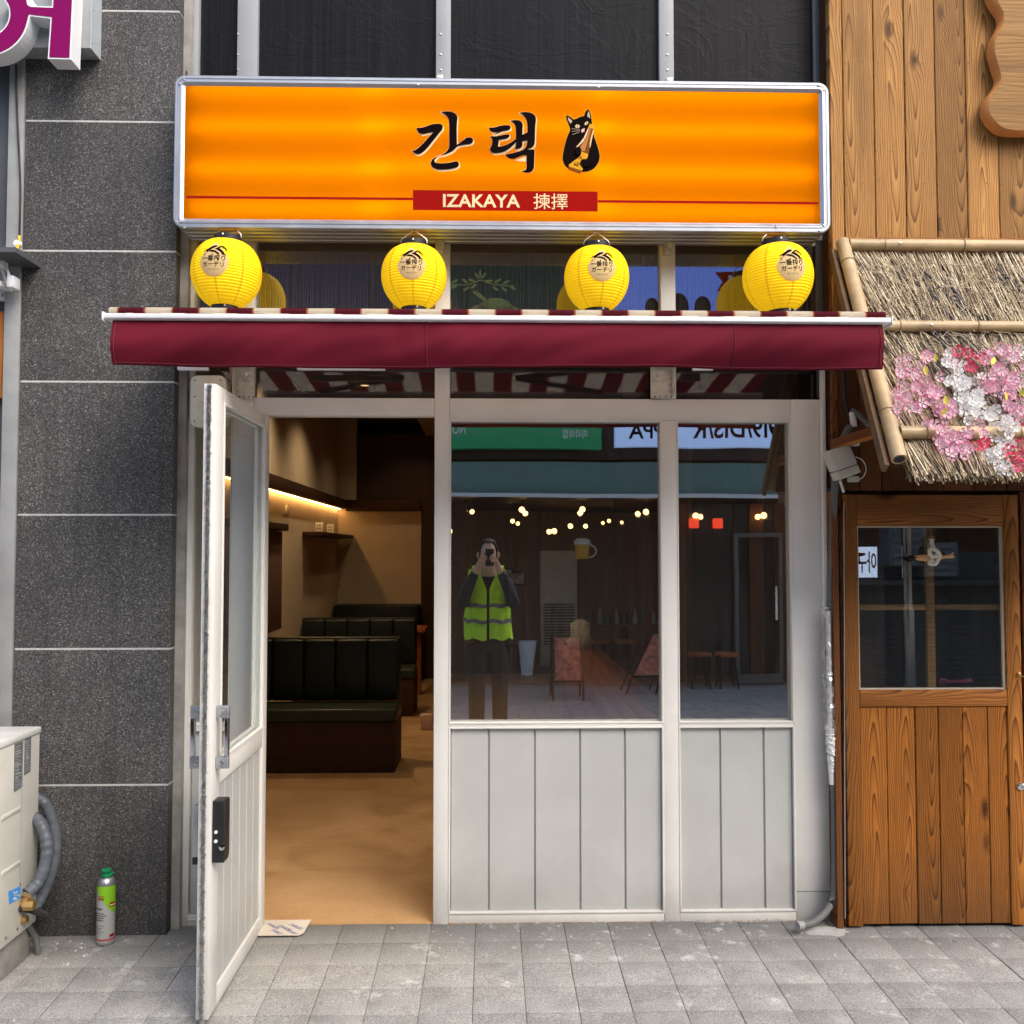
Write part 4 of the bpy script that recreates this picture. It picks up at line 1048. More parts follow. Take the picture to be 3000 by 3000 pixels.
# ------------------------------------------------------------------ inside the shop
IX0, IX1, IY1, IZ = -1.90, 1.62, 8.0, 3.25
YBK = 7.75                                   # back wall of the seating corner
def slab_(name, mat, label, *b): 
    m = MB(); m.box(*b); return tag(m.build(name, mat), label, kind='structure')
slab_('interior_floor', M['floor'], 'tan floor inside the shop', IX0-.1, IX1+.1, .0005, 8.3, -.12, -.001)
slab_('interior_wall', M['plaster'], 'beige plaster side wall inside the shop', IX0-.1, IX0, .11, 8.3, 0, IZ)
slab_('interior_wall', M['brownwall'], 'dark brown side wall inside the shop', IX1, IX1+.1, .11, 8.3, 0, IZ)
slab_('interior_wall', M['brownwall'], 'dark wall closing the shop at the back', IX0, IX1, 8.2, 8.3, 0, IZ)
slab_('interior_ceiling', M['ceil'], 'brown ceiling inside the shop', IX0-.1, IX1+.1, .09, 8.3, IZ, IZ+.1)
slab_('interior_wall', M['brownwall'], 'wall above the shop ceiling behind the black film', IX0-.1, IX1+.1, .10, .2, IZ+.101, 5.5)
# returns behind the jambs
slab_('interior_wall', M['plaster'], 'short plaster return behind the left jamb', IX0, xL0+.03, .08, .109, 0, IZ)
slab_('interior_wall', M['brownwall'], 'short return behind the right jamb', xr0+.06, IX1, .08, .109, 0, IZ)
# back wall pieces: pale lower field, dark beam, dark recess above
xb0, xb1 = IX0, P(1248, 1500, YBK).x
m = MB(); m.box(IX0+.002, xb1-.06, YBK, YBK+.08, 0, EYE+.635); tag(m.build('interior_wall', M['plaster']), 'pale plaster wall behind the booths', kind='structure')
m = MB(); m.box(xb1-.058, xb1+.10, YBK-.02, YBK+.08, 0, IZ-.001); tag(m.build('interior_wall', M['brownwall']), 'dark brown corner post beside the booths', kind='structure')
m = MB(); m.box(IX0+.002, P(1044,1400,YBK-.02).x, YBK-.02, YBK+.08, EYE+.636, IZ-.001); tag(m.build('interior_wall', M['plaster']), 'beige wall above the ledge', kind='structure')
m = MB(); m.box(P(1046,1400,YBK).x, xb1-.06, YBK+.0, YBK+.08, EYE+.636, P(1044,1270,YBK).z); tag(m.build('interior_wall', M['brownwall']), 'dark brown panelled wall above the ledge', kind='structure')
led = emit('warm_strip', (1.0, .52, .17), 8.0)
lg = thing('wall_ledge', 'dark wooden wall ledge with a warm light strip glowing below it', 'ledge', (IX0, 3, EYE+.5))
zl1 = EYE+.635
m = MB(); m.box(IX0+.001, IX0+.11, 1.2, YBK-.021, zl1-.11, zl1); m.build('board', M['darkwood'], lg, bevel=.004)
m = MB(); m.box(IX0+.111, xb1-.059, YBK-.10, YBK-.0205, zl1-.14, zl1); m.build('board', M['darkwood'], lg, bevel=.004)
m = MB(); m.box(IX0+.012, IX0+.040, 1.2, YBK-.03, zl1-.116, zl1-.1105); m.build('light_strip', led, lg)
# little shelf with two sockets, wall thermostat, hung cabinet
shf = thing('wall_shelf', 'small dark wall shelf below the light strip inside the shop', 'shelf', (IX0, 4.6, EYE+.2))
a = P(905, 1566, 4.75)
m = MB(); m.box(IX0+.001, IX0+.20, 5.5, YBK-.025, EYE+.15, EYE+.195); m.build('board', M['darkwood'], shf, bevel=.003)
for k, y in enumerate((5.9, 6.6)):
    m = MB(); m.box(IX0+.06, IX0+.14, y, y+.02, EYE+.197, EYE+.30)
    o = one(m, 'socket_box', M['cream'], ('small pale box standing on the wall shelf, nearer the door', 'small pale box standing on the wall shelf, nearer the corner')[k], 'box', bevel=.004)
    m = MB()
    for dx in (.018, .042):
        for dz in (.03, .07): m.box(IX0+.06+dx, IX0+.072+dx, y-.001, y+.001, EYE+.205+dz*.8, EYE+.222+dz*.8)
    m.build('slot', M['black'], o)
m = MB(); m.lathe([(.05,0),(.05,.012),(.04,.016),(0,.018)], 20, (IX0+.0005, 4.75, EYE+.38), 'X'); one(m, 'wall_dial', M['cream'], 'round pale dial on the plaster wall inside the shop', 'dial', smooth=40)
cb = thing('hung_cabinet', 'brown hanging cabinet with dark top on the wall just inside the door', 'cabinet', (IX0, 2.3, EYE-.4))
m = MB(); m.box(IX0+.001, IX0+.13, 2.6, 4.0, EYE-.66, EYE+.165); m.build('body', plain('dusky_brown', (.17,.09,.065), .6), cb, bevel=.004)
m = MB(); m.box(IX0+.001, IX0+.17, 2.6, 4.06, EYE+.17, EYE+.23); m.build('top_board', M['darkwood'], cb, bevel=.003)
# booths
def booth(y, xa, xb, label, seat=True, top=.915):
    t = thing('booth_bench', label, 'bench', ((xa+xb)/2, y, 0), 'dark green booth benches')
    m = MB(); m.box(xa, xb, y+.0, y+.5, 0, .36); m.build('base', M['tabletop'] if 0 else M['darkwood'], t, bevel=.004)
    m = MB(); m.box(xa-.0, xb+.012, y-.02, y+.36, .362, .455); m.build('seat', M['leather2'], t, bevel=.02, seg=3)
    n = 5; w = (xb-.01-xa)/n
    for k in range(n):
        m = MB(); m.box(xa+k*w+.003, xa+(k+1)*w-.003, y+.36, y+.47, .457, top); m.build('cushion', M['leather'], t, bevel=.018, seg=3)
    m = MB(); m.box(xa, xb-.006, y+.40, y+.50, .457, top+.012); m.build('back_shell', M['leather'], t, bevel=.006)
    return t
YB1 = 2.74
booth(YB1, IX0+.02, P(1158, 2000, YB1).x, 'nearest dark green booth bench on the left inside the door')
booth(5.05, IX0+.02, P(1212, 2000, 5.05).x, 'second dark green booth bench, behind the nearest one', top=.90)
m = MB(); m.box(IX0+.02, xb1-.06, YBK-.45, YBK-.002, 0, .93); one(m, 'wall_bench', M['leather'], 'long dark bench along the back wall behind the booths', 'bench', bevel=.02)
m = MB(); m.box(P(1206,1900,6.2).x, P(1244,1900,6.2).x, 6.2, 6.8, .70, .735); m.box(P(1215,1900,6.2).x, P(1230,1900,6.2).x, 6.4, 6.46, 0, .70)
one(m, 'dining_table', M['tabletop'], 'small wooden table between the far benches', 'table', bevel=.003)
# table and bag near the window, seen through the glass
tb = thing('window_table', 'reddish wooden table just behind the big shop window', 'table', (.72, 2.0, 0))
tp = [P(1650,1912,2.2), P(1800,1900,2.6), P(1945,2075,.75), P(1900,2110,.75)]
zt = .72
m = MB(); m.box(.64, .98, .7, 4.6, zt-.04, zt); m.build('tabletop', M['tabletop'], tb, bevel=.004)
m = MB(); m.box(.67, .95, .76, 4.54, 0, zt-.041); m.build('base', M['tabletop'], tb, bevel=.004)
m = MB(); prf = [(0,0),(.10,.005),(.125,.06),(.115,.14),(.09,.22),(.05,.255),(0,.26)]
m.lathe(prf, 18, (.80, 4.25, zt+.002)); bag = one(m, 'cloth_bag', plain('off_white_cloth', (.55,.53,.50), .9, bscale=20, bstr=1.), 'crumpled off white bag lying on the window table', 'bag', smooth=80)
for v in bag.data.vertices: v.co.x = .80+(v.co.x-.80)*(.8+.25*math.sin(v.co.z*40+v.co.y*30)); v.co.y += .02*math.sin(v.co.x*50)
# ceiling unit and downlights
m = MB(); a = P(1140,1262,3.2); m.box(-.72, 1.2, 4.4, 6.6, IZ-.36, IZ-.003); m.box(-.62, -.36, 4.5, 4.75, IZ-.46, IZ-.361); one(m, 'ceiling_duct', M['ceil'], 'boxed brown ceiling duct with a small pale fitting below', 'duct', bevel=.004)
dl = emit('downlight_lamp', (1., .62, .28), 1.6)
for k, (x, y, e, lab) in enumerate(((-.55, .55, 38, 'round ceiling downlight lighting the floor just inside the door'), (-1.25, 5.3, 22, 'round ceiling downlight washing the plaster wall above the booths'), (.85, 2.6, 26, 'added ceiling downlight brightening the window table'), (-1.45, 3.6, 40, 'round ceiling downlight washing the wall above the hanging cabinet'), (-1.0, 7.0, 6, 'added far corner ceiling downlight brightening the upper plaster wall'))):  # table and far corner downlights are added to brighten those spots
    t = thing('downlight', lab, 'lamp', (x, y, IZ), 'ceiling downlights in the shop')
    m = MB(); m.lathe([(.045,-.012),(.06,-.012),(.06,0),(.045,0),(.045,-.012)], 20, (x, y, IZ-.002), cap=False); m.build('ring', M['white_alu'], t)
    m = MB(); m.lathe([(.0,-.004),(.044,-.004),(.044,-.001),(0,-.001)], 20, (x, y, IZ-.002), cap=False); m.build('lens', dl, t)
    L = bpy.data.objects.new('downlight_beam', bpy.data.lights.new('downlight_beam', 'SPOT')); C.objects.link(L)
    L.data.energy = e; L.data.color = (1, .72, .42); L.data.spot_size = rad(54 if k == 0 else 125); L.data.spot_blend = .8; L.data.shadow_soft_size = .04
    L.location = (x, y, IZ-.03); attach(L, t)
# sheet of packing board on the sill with printed diagonal words
pk = thing('packing_sheet', 'cut piece of pale packing sheet with blue diagonal print on the door sill', 'sheet', (-1, -.05, 0))
pc = [P(770,2718,-.09), P(880,2718,-.09), P(902,2680,-.0), P(750,2681,-.0)]
cor = [(P(750,2720,-.10).x, -.125), (P(878,2720,-.1).x, -.125), (P(890,2712,-.1).x, -.10), (P(908,2683,0).x, .03), (P(740,2683,0).x, .03)]
m = MB(); n = len(cor); m.v += [(x, y, .003) for x, y in cor] + [(x, y, .008) for x, y in cor]
m.f += [tuple(range(n)), tuple(range(2*n-1, n-1, -1))] + [(i, (i+1) % n, n+(i+1) % n, n+i) for i in range(n)]
m.build('sheet', plain('pale_board', (.55,.50,.42), .7), pk)
m = MB(); me = text('STAINLESS', .028, 0, .0006)
cx, cy = sum(c[0] for c in cor)/5, sum(c[1] for c in cor)/5
for ox, oy in ((-.052,.02),(.0,.0),(.045,.012),(-.02,-.045),(.05,-.055)):
    for v in (0,):
        ca, sa = math.cos(-.75), math.sin(-.75)
        b0 = len(m.v)
        pts = [(cx+ox+v.co.x*ca*.62-v.co.y*sa*.9, cy+oy+v.co.x*sa*.62+v.co.y*ca*.9) for v in me.vertices]
        if any(p[1] < -.12 or p[1] > .028 for p in pts):
            pts = [(x, min(max(y, -.12), .026)) for x, y in pts]
        m.v += [(x, y, .0086) for x, y in pts]; m.f += [tuple(b0+i for i in p.vertices) for p in me.polygons]
m.build('print', plain('blue_print', (.08,.12,.30), .6), pk, fix=False)
m = MB(); m.box(xp1, xm0, -.012, .0, -.02, -.004); one(m, 'door_sill', M['darkwood'], 'dark strip of the door sill at the tiles', 'sill')

# ------------------------------------------------------------------ wooden house on the right
YW_ = -.10
wh = thing('timber_house', 'timber clad house front with thatched canopy right of the shop', 'house', (1.9, YW_, 0))
m = MB(); m.box(P(2446,1500,YW_).x, 4.6, YW_+.034, .5, 2.95, ZT); m.box(P(2446,1500,YW_).x, 4.6, YW_+.05, .5, P(2500,1446,YW_).z+.03, 2.95); m.build('backing', M['darkwood'], wh)
def planks(bounds, ztop, zbot, mat, y, th=.022, pyref=500, name='plank'):
    for a, q in zip(bounds[:-1], bounds[1:]):
        x0, x1 = P(a, pyref, y).x, P(q, pyref, y).x
        dy = random.uniform(-.0025, .0025)
        m = MB(); m.box(x0+.0016, x1-.0016, y+dy, y+th, zbot, ztop)
        m.build(name, M[mat], wh, bevel=.003, seg=1, center=True)
zt_ = P(2700, 698, YW_).z
planks([2434, 2473], ZT, P(2440,1060,YW_).z, 'plank', YW_-.006, .05)
planks([2473, 2564, 2654, 2744, 2834, 2926, 3014, 3100, 3190, 3280, 3370], ZT, zt_, 'plank', YW_)
m = MB(); m.box(P(2474,700,YW_).x, 4.0, YW_-.012, YW_+.02, P(2700,711,YW_).z, P(2700,699,YW_).z); m.build('trim', M['hplank'], wh, bevel=.002, center=True)
b = MB()
for xk in range(2480, 3030, 45):
    for py in (188, 450, 535, 688): b.lathe([(.0022,0),(.0022,.001),(0,.0012)], 6, P(xk+random.uniform(-6,6), py+random.uniform(-8,8), YW_-.0025), 'Y')
b.build('nail', M['black'], wh)
# wall planks under the canopy and beside the door
planks([2438, 2460, 2520, 2584, 2680, 2764, 2850, 2950, 3045, 3130, 3215], zt_-.02, P(2600,1441,YW_).z+.006, 'bplank', YW_+.012, .02, 1400)
planks([2442, 2463], P(2440,1441,YW_).z+.004, gz(YW_)-.02, 'bplank', YW_+.004, .08, 2000)
planks([2464, 2474], P(2440,1441,YW_).z+.004, gz(YW_)-.02, 'bplank', YW_+.02, .06, 2000, 'jamb')
xd0, xd1 = P(2477, 2000, YW_).x, P(2994, 2000, YW_).x
planks([2999, 3100], P(2440,1441,YW_).z+.004, gz(YW_)-.02, 'bplank', YW_+.01, .06, 2000, 'jamb')
m = MB(); m.box(P(3101,2000,YW_).x, 4.6, YW_+.01, .4, gz(YW_)-.03, P(2600,1441,YW_).z+.004); m.build('side_wall', M['bplank'], wh)
# door of the timber house
wd = None
yd = YW_+.0
xg0, xg1 = P(2515, 1700, yd).x, P(2944, 1700, yd).x
zd1, zd0 = P(2700, 1449, yd).z, gz(yd)+.012
zg1, zg0 = P(2700, 1541, yd).z, P(2700, 2022, yd).z
zr0 = P(2700, 2070, yd).z
def wmem(name, x0, x1, z0, z1, mat, y0=yd, y1=yd+.04, bv=.003):
    m = MB(); m.box(x0, x1, y0, y1, z0, z1); return m.build(name, M[mat], wd or wh, bevel=bv, center=True)
wd = wmem('wooden_door', xd0, xg0-.001, zd0, zd1, 'dstile'); 
wmem('stile', xg1+.001, xd1, zd0, zd1, 'dstile')
wmem('rail', xg0, xg1, zg1, zd1-.0005, 'drail', yd+.001); wmem('rail', xg0, xg1, zr0, zg0, 'drail', yd+.001)
bs = [2515, 2580, 2660, 2738, 2822, 2893, 2944]
bs = [2508+ (v-2508) for v in (2515, 2603, 2687, 2755, 2826, 2900, 2944)]
for k, (a, q) in enumerate(zip(bs[:-1], bs[1:])):
    x0, x1 = P(a, 2300, yd).x, P(q, 2300, yd).x
    if k == 0: x0 = xg0
    if k == len(bs)-2: x1 = xg1
    m = MB(); m.box(x0+.0012, x1-.0012, yd+.010+random.uniform(-.003,.003), yd+.03, zd0+.004, zr0-.001); m.build('plank', M['dplank'], wd, bevel=.0025, seg=1, center=True)
m = MB(); m.box(xg0+.001, xg1-.001, yd+.024, yd+.028, zg0+.001, zg1-.001); m.build('glass', M['panedoor'], wd)
m = MB(); s_ = plain('putty', (.50,.44,.34), .7)
for bx in ((xg0, xg0+.006, zg0+.007, zg1-.007), (xg1-.010, xg1, zg0+.007, zg1-.007), (xg0, xg1, zg1-.0068, zg1-.001), (xg0, xg1, zg0+.001, zg0+.0068)): m.box(bx[0], bx[1], yd+.012, yd+.0235, bx[2], bx[3])
m.build('putty_line', s_, wd)
wmem('muntin', P(2714,1900,yd+.04).x, P(2738,1900,yd+.04).x, zg0+.002, zg1-.002, 'slab', yd+.0295, yd+.050)
zmu = P(2700, 1779, yd+.04).z
for a, q in ((xg0+.002, P(2713,1900,yd+.04).x), (P(2739,1900,yd+.04).x, xg1-.002)): wmem('muntin', a, q, zmu-.012, zmu+.012, 'slab', yd+.0300, yd+.0495)
m = MB(); m.lathe([(.016,0),(.016,.006),(.010,.008),(.010,.004),(0,.004)], 18, P(2989, 2303, yd-.0005), 'Y'); m.build('key_lock', M['chrome'], wd, smooth=40)
m = MB(); m.lathe([(.008,0),(.008,.010),(.004,.012),(0,.012)], 12, P(2983, 1975, yd-.0005), 'Y'); m.tube([P(2985,1975,yd-.01), P(3002,1985,yd-.012), P(3010,2010,yd-.008)], .003, 6); m.build('latch_knob', M['brass'], wd, smooth=40)
m = MB(); m.tube([P(2472.5,1470,yd-.002), P(2476,2690,yd-.002)], .0022, 5); m.build('piano_hinge', M['grey_metal'], wd)
# dim room behind the glass
slab_('interior_wall', M['brownwall'], 'dark room behind the timber house door', xg0-.3, 2.9, 1.8, 1.9, 0, 2.3)
slab_('interior_wall', M['brownwall'], 'side wall of the dark room behind the timber door', IX1+.101, IX1+.15, .11, 1.79, 0, 2.3)
slab_('interior_floor', M['brownwall'], 'dark floor of the room behind the timber door', IX1+.101, 2.9, .0, 1.9, -.1, -.02)
slab_('interior_wall', M['brownwall'], 'far side wall of the dark room behind the timber door', 2.9, 2.95, .5, 1.9, 0, 2.3)
slab_('interior_ceiling', M['brownwall'], 'dark ceiling behind the timber door', IX1+.101, 2.95, .1, 1.9, 2.31, 2.4)
m = MB(); m.tube(curve_pts([P(2729,1585,.0),P(2731,1620,.0)],4), .004, 6)
# rope knot with a wooden fish on the glass
yk = yd+.005
fp = [(2679,1629),(2700,1626),(2740,1622),(2770,1628),(2786,1622),(2793,1617),(2791,1628),(2797,1633),(2786,1636),(2766,1636),(2745,1642),(2715,1645),(2690,1642),(2678,1636),(2690,1634)]
ky = yd-.014
fish = thing('hanging_fish', 'flat wooden fish held by a knotted white rope on the door glass', 'ornament', P(2735, 1640, ky))
m = MB(); m.prism([(P(x,y,ky).x, P(x,y,ky).z) for x, y in fp], ky-.006, ky+.006); m.build('body', M['fish'], fish, bevel=.0015, center=True)
m = MB(); m.tube([P(2652,1632,ky+.006),P(2680,1640,ky+.006),P(2700,1640,ky+.006)], [.002,.008,.002], 8); m.build('dark_tail', M['black'], fish)
m = MB(); m.tube(curve_pts([P(2729,1580,ky+.01),P(2731,1596,ky),P(2737,1608,ky-.006),P(2748,1618,ky-.014),P(2744,1628,ky-.018),P(2732,1630,ky-.016),P(2723,1618,ky-.01),P(2728,1608,ky-.012),P(2742,1612,ky-.02),P(2752,1626,ky-.02),P(2748,1640,ky-.018),P(2740,1652,ky-.012),P(2726,1652,ky-.006),P(2724,1646,ky-.004),P(2736,1640,ky-.016)],5), .0085, 10); m.build('rope_knot', M['rope'], fish, smooth=80)
m = MB(); m.tube(curve_pts([P(2729+9*math.cos(t),1578-7*math.sin(t),ky+.008) for t in [i*math.pi/6 for i in range(13)]],2), .0016, 6); m.build('ring', M['brass'], fish, smooth=60)

# live edge signboard
lv = thing('live_edge_board', 'live edge wooden slab with bright bare edge at the top right', 'sign', P(2940, 150, -.16))
ys = -.175
edge = [(2895,-200),(2893,-60),(2908,0),(2934,40),(2932,70),(2912,110),(2908,150),(2922,200),(2928,230),(2912,262),(2895,285),(2888,320),(2900,350),(2925,375),(2950,385),(3000,388),(3200,380),(3400,360),(3400,-200)]
inn = [(2925,-200),(2922,-60),(2930,0),(2943,36),(2940,75),(2922,112),(2918,150),(2932,200),(2936,232),(2922,262),(2906,285),(2900,318),(2914,345),(2936,366),(2955,374),(3000,378),(3200,370),(3390,350),(3390,-200)]
edge, inn = smooth_poly(edge, 4), smooth_poly(inn, 4)
w = [(P(x,y,ys).x, P(x,y,ys).z) for x, y in edge]; wi = [(P(x,y,ys).x, P(x,y,ys).z) for x, y in inn]
m = MB(); n = len(w)
wi = [(a*.35+c*.65, b_*.35+d*.65) for (a, b_), (c, d) in zip(w, wi)]
m.v += [(x, ys+.05, z) for x, z in w] + [(x, ys+.012, z) for x, z in w] + [(x, ys, z) for x, z in wi]
for l in (0, n): m.f += [(l+i, l+(i+1) % n, l+n+(i+1) % n, l+n+i) for i in range(n)]
m.f.append(tuple(range(n))); m.build('bare_edge', M['bark'], lv, center=True, smooth=60)
m = MB(); m.mesh(outline([wi], .0, 0)[0], lambda c: (c.x, ys-.0006, c.y)); m.build('face', M['slab'], lv, center=True, fix=False)

# thatched canopy
Y0c, Y1c = -.125, -.72
zc0 = P(2460, 735, Y0c).z; zc1 = P(2626, 1345, Y1c).z
cxl = P(2452, 735, Y0c).x-.012; cxr = 3.3
xrt, xrb = P(2466, 735, Y0c).x, P(2622, 1340, Y1c).x
th = thing('thatched_canopy', 'reed thatched canopy framed with bamboo poles over the timber door', 'canopy', (2.2, -.4, zc1))
sl = Vector((0, Y1c-Y0c, zc1-zc0)); SLn = sl.length; sdir = sl/SLn
nrm = Vector((0, sdir.z, -sdir.y)); nrm = -nrm if nrm.y > 0 else nrm
def onroof(x, t, h=0.): return Vector((x, Y0c, zc0)) + sdir*(t*SLn) + nrm*h
m = MB()
q0, q1, q2, q3 = onroof(cxl, 0, -.03), onroof(cxr, 0, -.03), onroof(cxr, 1.0, -.03), onroof(cxl, 1.0, -.03)
m.hexa([q3-nrm*.02, q2-nrm*.02, q1-nrm*.02, q0-nrm*.02, q3, q2, q1, q0]); m.build('deck', M['darkwood'], th)
b = MB()
def straw(x, t, L, h, ang, r, lift=0.):
    p = onroof(x, t, h); d = sdir*math.cos(ang) + Vector((1,0,0))*math.sin(ang)
    q = p + d*L + nrm*lift
    n0 = len(b.v); side = d.cross(nrm).normalized()
    for c in (p, q):
        for k in range(4):
            a = math.pi/4+k*math.pi/2; b.v.append(tuple(c + side*(r*math.cos(a)) + nrm*(r*math.sin(a))))
    b.f += [(n0+k, n0+(k+1) % 4, n0+4+(k+1) % 4, n0+4+k) for k in range(4)] + [(n0+4, n0+5, n0+6, n0+7)]
random.seed(11)
for k in range(14500):
    x = random.uniform(cxl+.022, 2.75)
    t = random.uniform(-.08, 1.0) if k > 2000 else random.uniform(.72, .98)
    L = random.uniform(.12, .34)
    if t*SLn + L > SLn*1.075: L = max(.04, SLn*random.uniform(1.035, 1.085) - t*SLn)
    wob = .10+.09*math.sin(x*5.3)+.05*math.sin(x*13)
    ang = wob*(.8) + random.gauss(0, .07)
    straw(x, max(t, .01), L, random.uniform(-.026, .014), ang, random.choice((.0012,.0017,.0022,.0028,.0036)), random.uniform(-.012, .012))
for k in range(1500):                       # stray fine stalks lying across
    x = random.uniform(cxl+.06, 2.7); t = random.uniform(.05, 1.0)
    straw(x, t, random.uniform(.04, .14), random.uniform(.012, .026), random.uniform(-.9, 1.5), .0009, random.uniform(-.006, .03))
for k in range(700):                        # ragged eave
    x = random.uniform(cxl+.045, 2.7)
    straw(x, random.uniform(.95, 1.0), random.uniform(.03, .085), random.uniform(-.03, .012), random.gauss(.1, .28), random.choice((.0010,.0015,.0022)), random.uniform(-.04, .015))
tag(b.build('thatch', M['straw'], th, fix=False), kind='stuff')
for k in range(22):                         # dark flower branches tucked into the reed
    x = random.uniform(cxl+.12, 2.4); t = random.uniform(.08, .75); L = random.uniform(.16, .36); a = random.uniform(.1, .45)
    pts = [onroof(x+L*s*math.sin(a)+random.uniform(-.004,.004), t+L*s*math.cos(a)/SLn, .016+.004*math.sin(s*9)) for s in (0,.2,.4,.6,.8,1)]
    m = MB(); m.tube(pts, [.0035,.0050,.0045,.004,.003,.002], 6); m.build('twig', M['twig'], th, smooth=60)
def bamboo(p, q, r, label=None, knots=3, skip=0.):
    p, q = Vector(p), Vector(q); d = q-p; L = d.length; pts = []; rr = []
    ks = [(i+.35+random.uniform(-.12,.12))/knots for i in range(knots)]
    for i in range(121):
        u = i/120; s = min(abs(u-k)*L for k in ks)
        pts.append(p+d*u); rr.append(r*(1+.09*math.exp(-(s/.006)**2) - .03*math.exp(-(s/.03)**2)))
    m = MB(); m.tube(pts, rr, 16); o = m.build('bamboo_pole', M['bamboo'], th, smooth=50)
    for k in ks:
        c = p+d*k; dd = d.normalized()*.0022
        m = MB(); m.tube([c-dd, c+dd], r*1.095, 16); m.build('node_ring', M['bamboo_ring'], o, smooth=50)
    # dark hollow end
    for e, s in ((p, -1), (q, 1)):
        m = MB(); m.tube([e+d.normalized()*s*.0004, e+d.normalized()*s*.001], r*.72, 14); m.build('hollow_end', M['black'], o)
    b_ = MB()
    for k in (0.12, .5, .82):
        c = p+d*k + Vector((0,-r*1.0,0)); b_.lathe([(.005,0),(.005,.002),(0,.003)], 8, c, 'Y')
    b_.build('screw', M['steel'], o)
    return o
hp = .028
xrf = cxl+.02
bamboo(onroof(xrt, -.02, .028), onroof(xrb, 1.02, .028), .028, knots=3)
bamboo(onroof(xrf+.035, -.005, .03), onroof(cxr, -.005, .03), .024, knots=5)
tm = .43
bamboo(onroof(xrf+.04, tm, .034), onroof(cxr, tm, .034), .022, knots=6)
bamboo(onroof(xrt+(xrb-xrt)*.915+.022, .915, .036), onroof(cxr, .915, .036), .024, knots=6)
m = MB()
e0, e1 = onroof(xrt-.038, 0, -.012), onroof(xrb-.038, 1.03, -.012)
m.hexa([e1+Vector((-.010,0,0))-nrm*.022, e1+Vector((.008,0,0))-nrm*.022, e0+Vector((.008,0,0))-nrm*.022, e0+Vector((-.010,0,0))-nrm*.022,
        e1+Vector((-.010,0,0))+nrm*.022, e1+Vector((.008,0,0))+nrm*.022, e0+Vector((.008,0,0))+nrm*.022, e0+Vector((-.010,0,0))+nrm*.022]); m.build('barge_board', plain('weathered_batten', (.16,.095,.05), .7, var=.3, vscale=14), th, bevel=.003)
a, q = P(2480,1308,-.13), P(2562,1262,-.6)
m = MB(); zz = P(2560,1258,-.6).z
m.hexa([(cxl-.02,-.60,zz-.02),(cxl+.02,-.60,zz-.02),(cxl+.02,-.10,zz-.02),(cxl-.02,-.10,zz-.02),(cxl-.02,-.60,zz+.02),(cxl+.02,-.60,zz+.02),(cxl+.02,-.10,zz+.02),(cxl-.02,-.10,zz+.02)]); m.build('bracket_arm', M['dstile'], th, bevel=.003)

# blossom garland
gl = thing('blossom_garland', 'garland of pink, white and red artificial blossoms over the reed thatch', 'garland', onroof(2.0, .7, .03))
def blossom_mesh(name, mat, R=.026):
    m = MB()
    for k in range(5):
        a0 = 2*math.pi*k/5; b0 = len(m.v); m.v.append((0,0,.001))
        rows = ((.35,.22,.004),(.72,.44,.008),(.95,.36,.013),(1.02,.0,.012))
        for rr, ww, zz in rows:
            for s in (-1, 0, 1):
                lift = .0035 if s else 0
                a = a0+s*ww*1.15/ (1 if rr > .5 else 1.3)
                r_ = R*rr*(1 if s else (1.02 if rr < .9 else .95))
                m.v.append((r_*math.cos(a), r_*math.sin(a), zz+lift))
        for k2 in (0, 1): m.f.append((b0, b0+1+k2, b0+2+k2))
        for r_ in range(3):
            for k2 in (0, 1): i = b0+1+r_*3+k2; m.f.append((i, i+3, i+4, i+1))
    m.lathe([(.0028,.001),(.0028,.006),(0,.008)], 6)
    o = m.build(name, mat, None, smooth=80); me = o.data; bpy.data.objects.remove(o); return me
bms = {k: blossom_mesh('blossom', M[k]) for k in ('p_pink', 'p_white', 'p_hot')}
cl4 = lambda x, y: (2400+x/3.22, 1000+y/3.22)
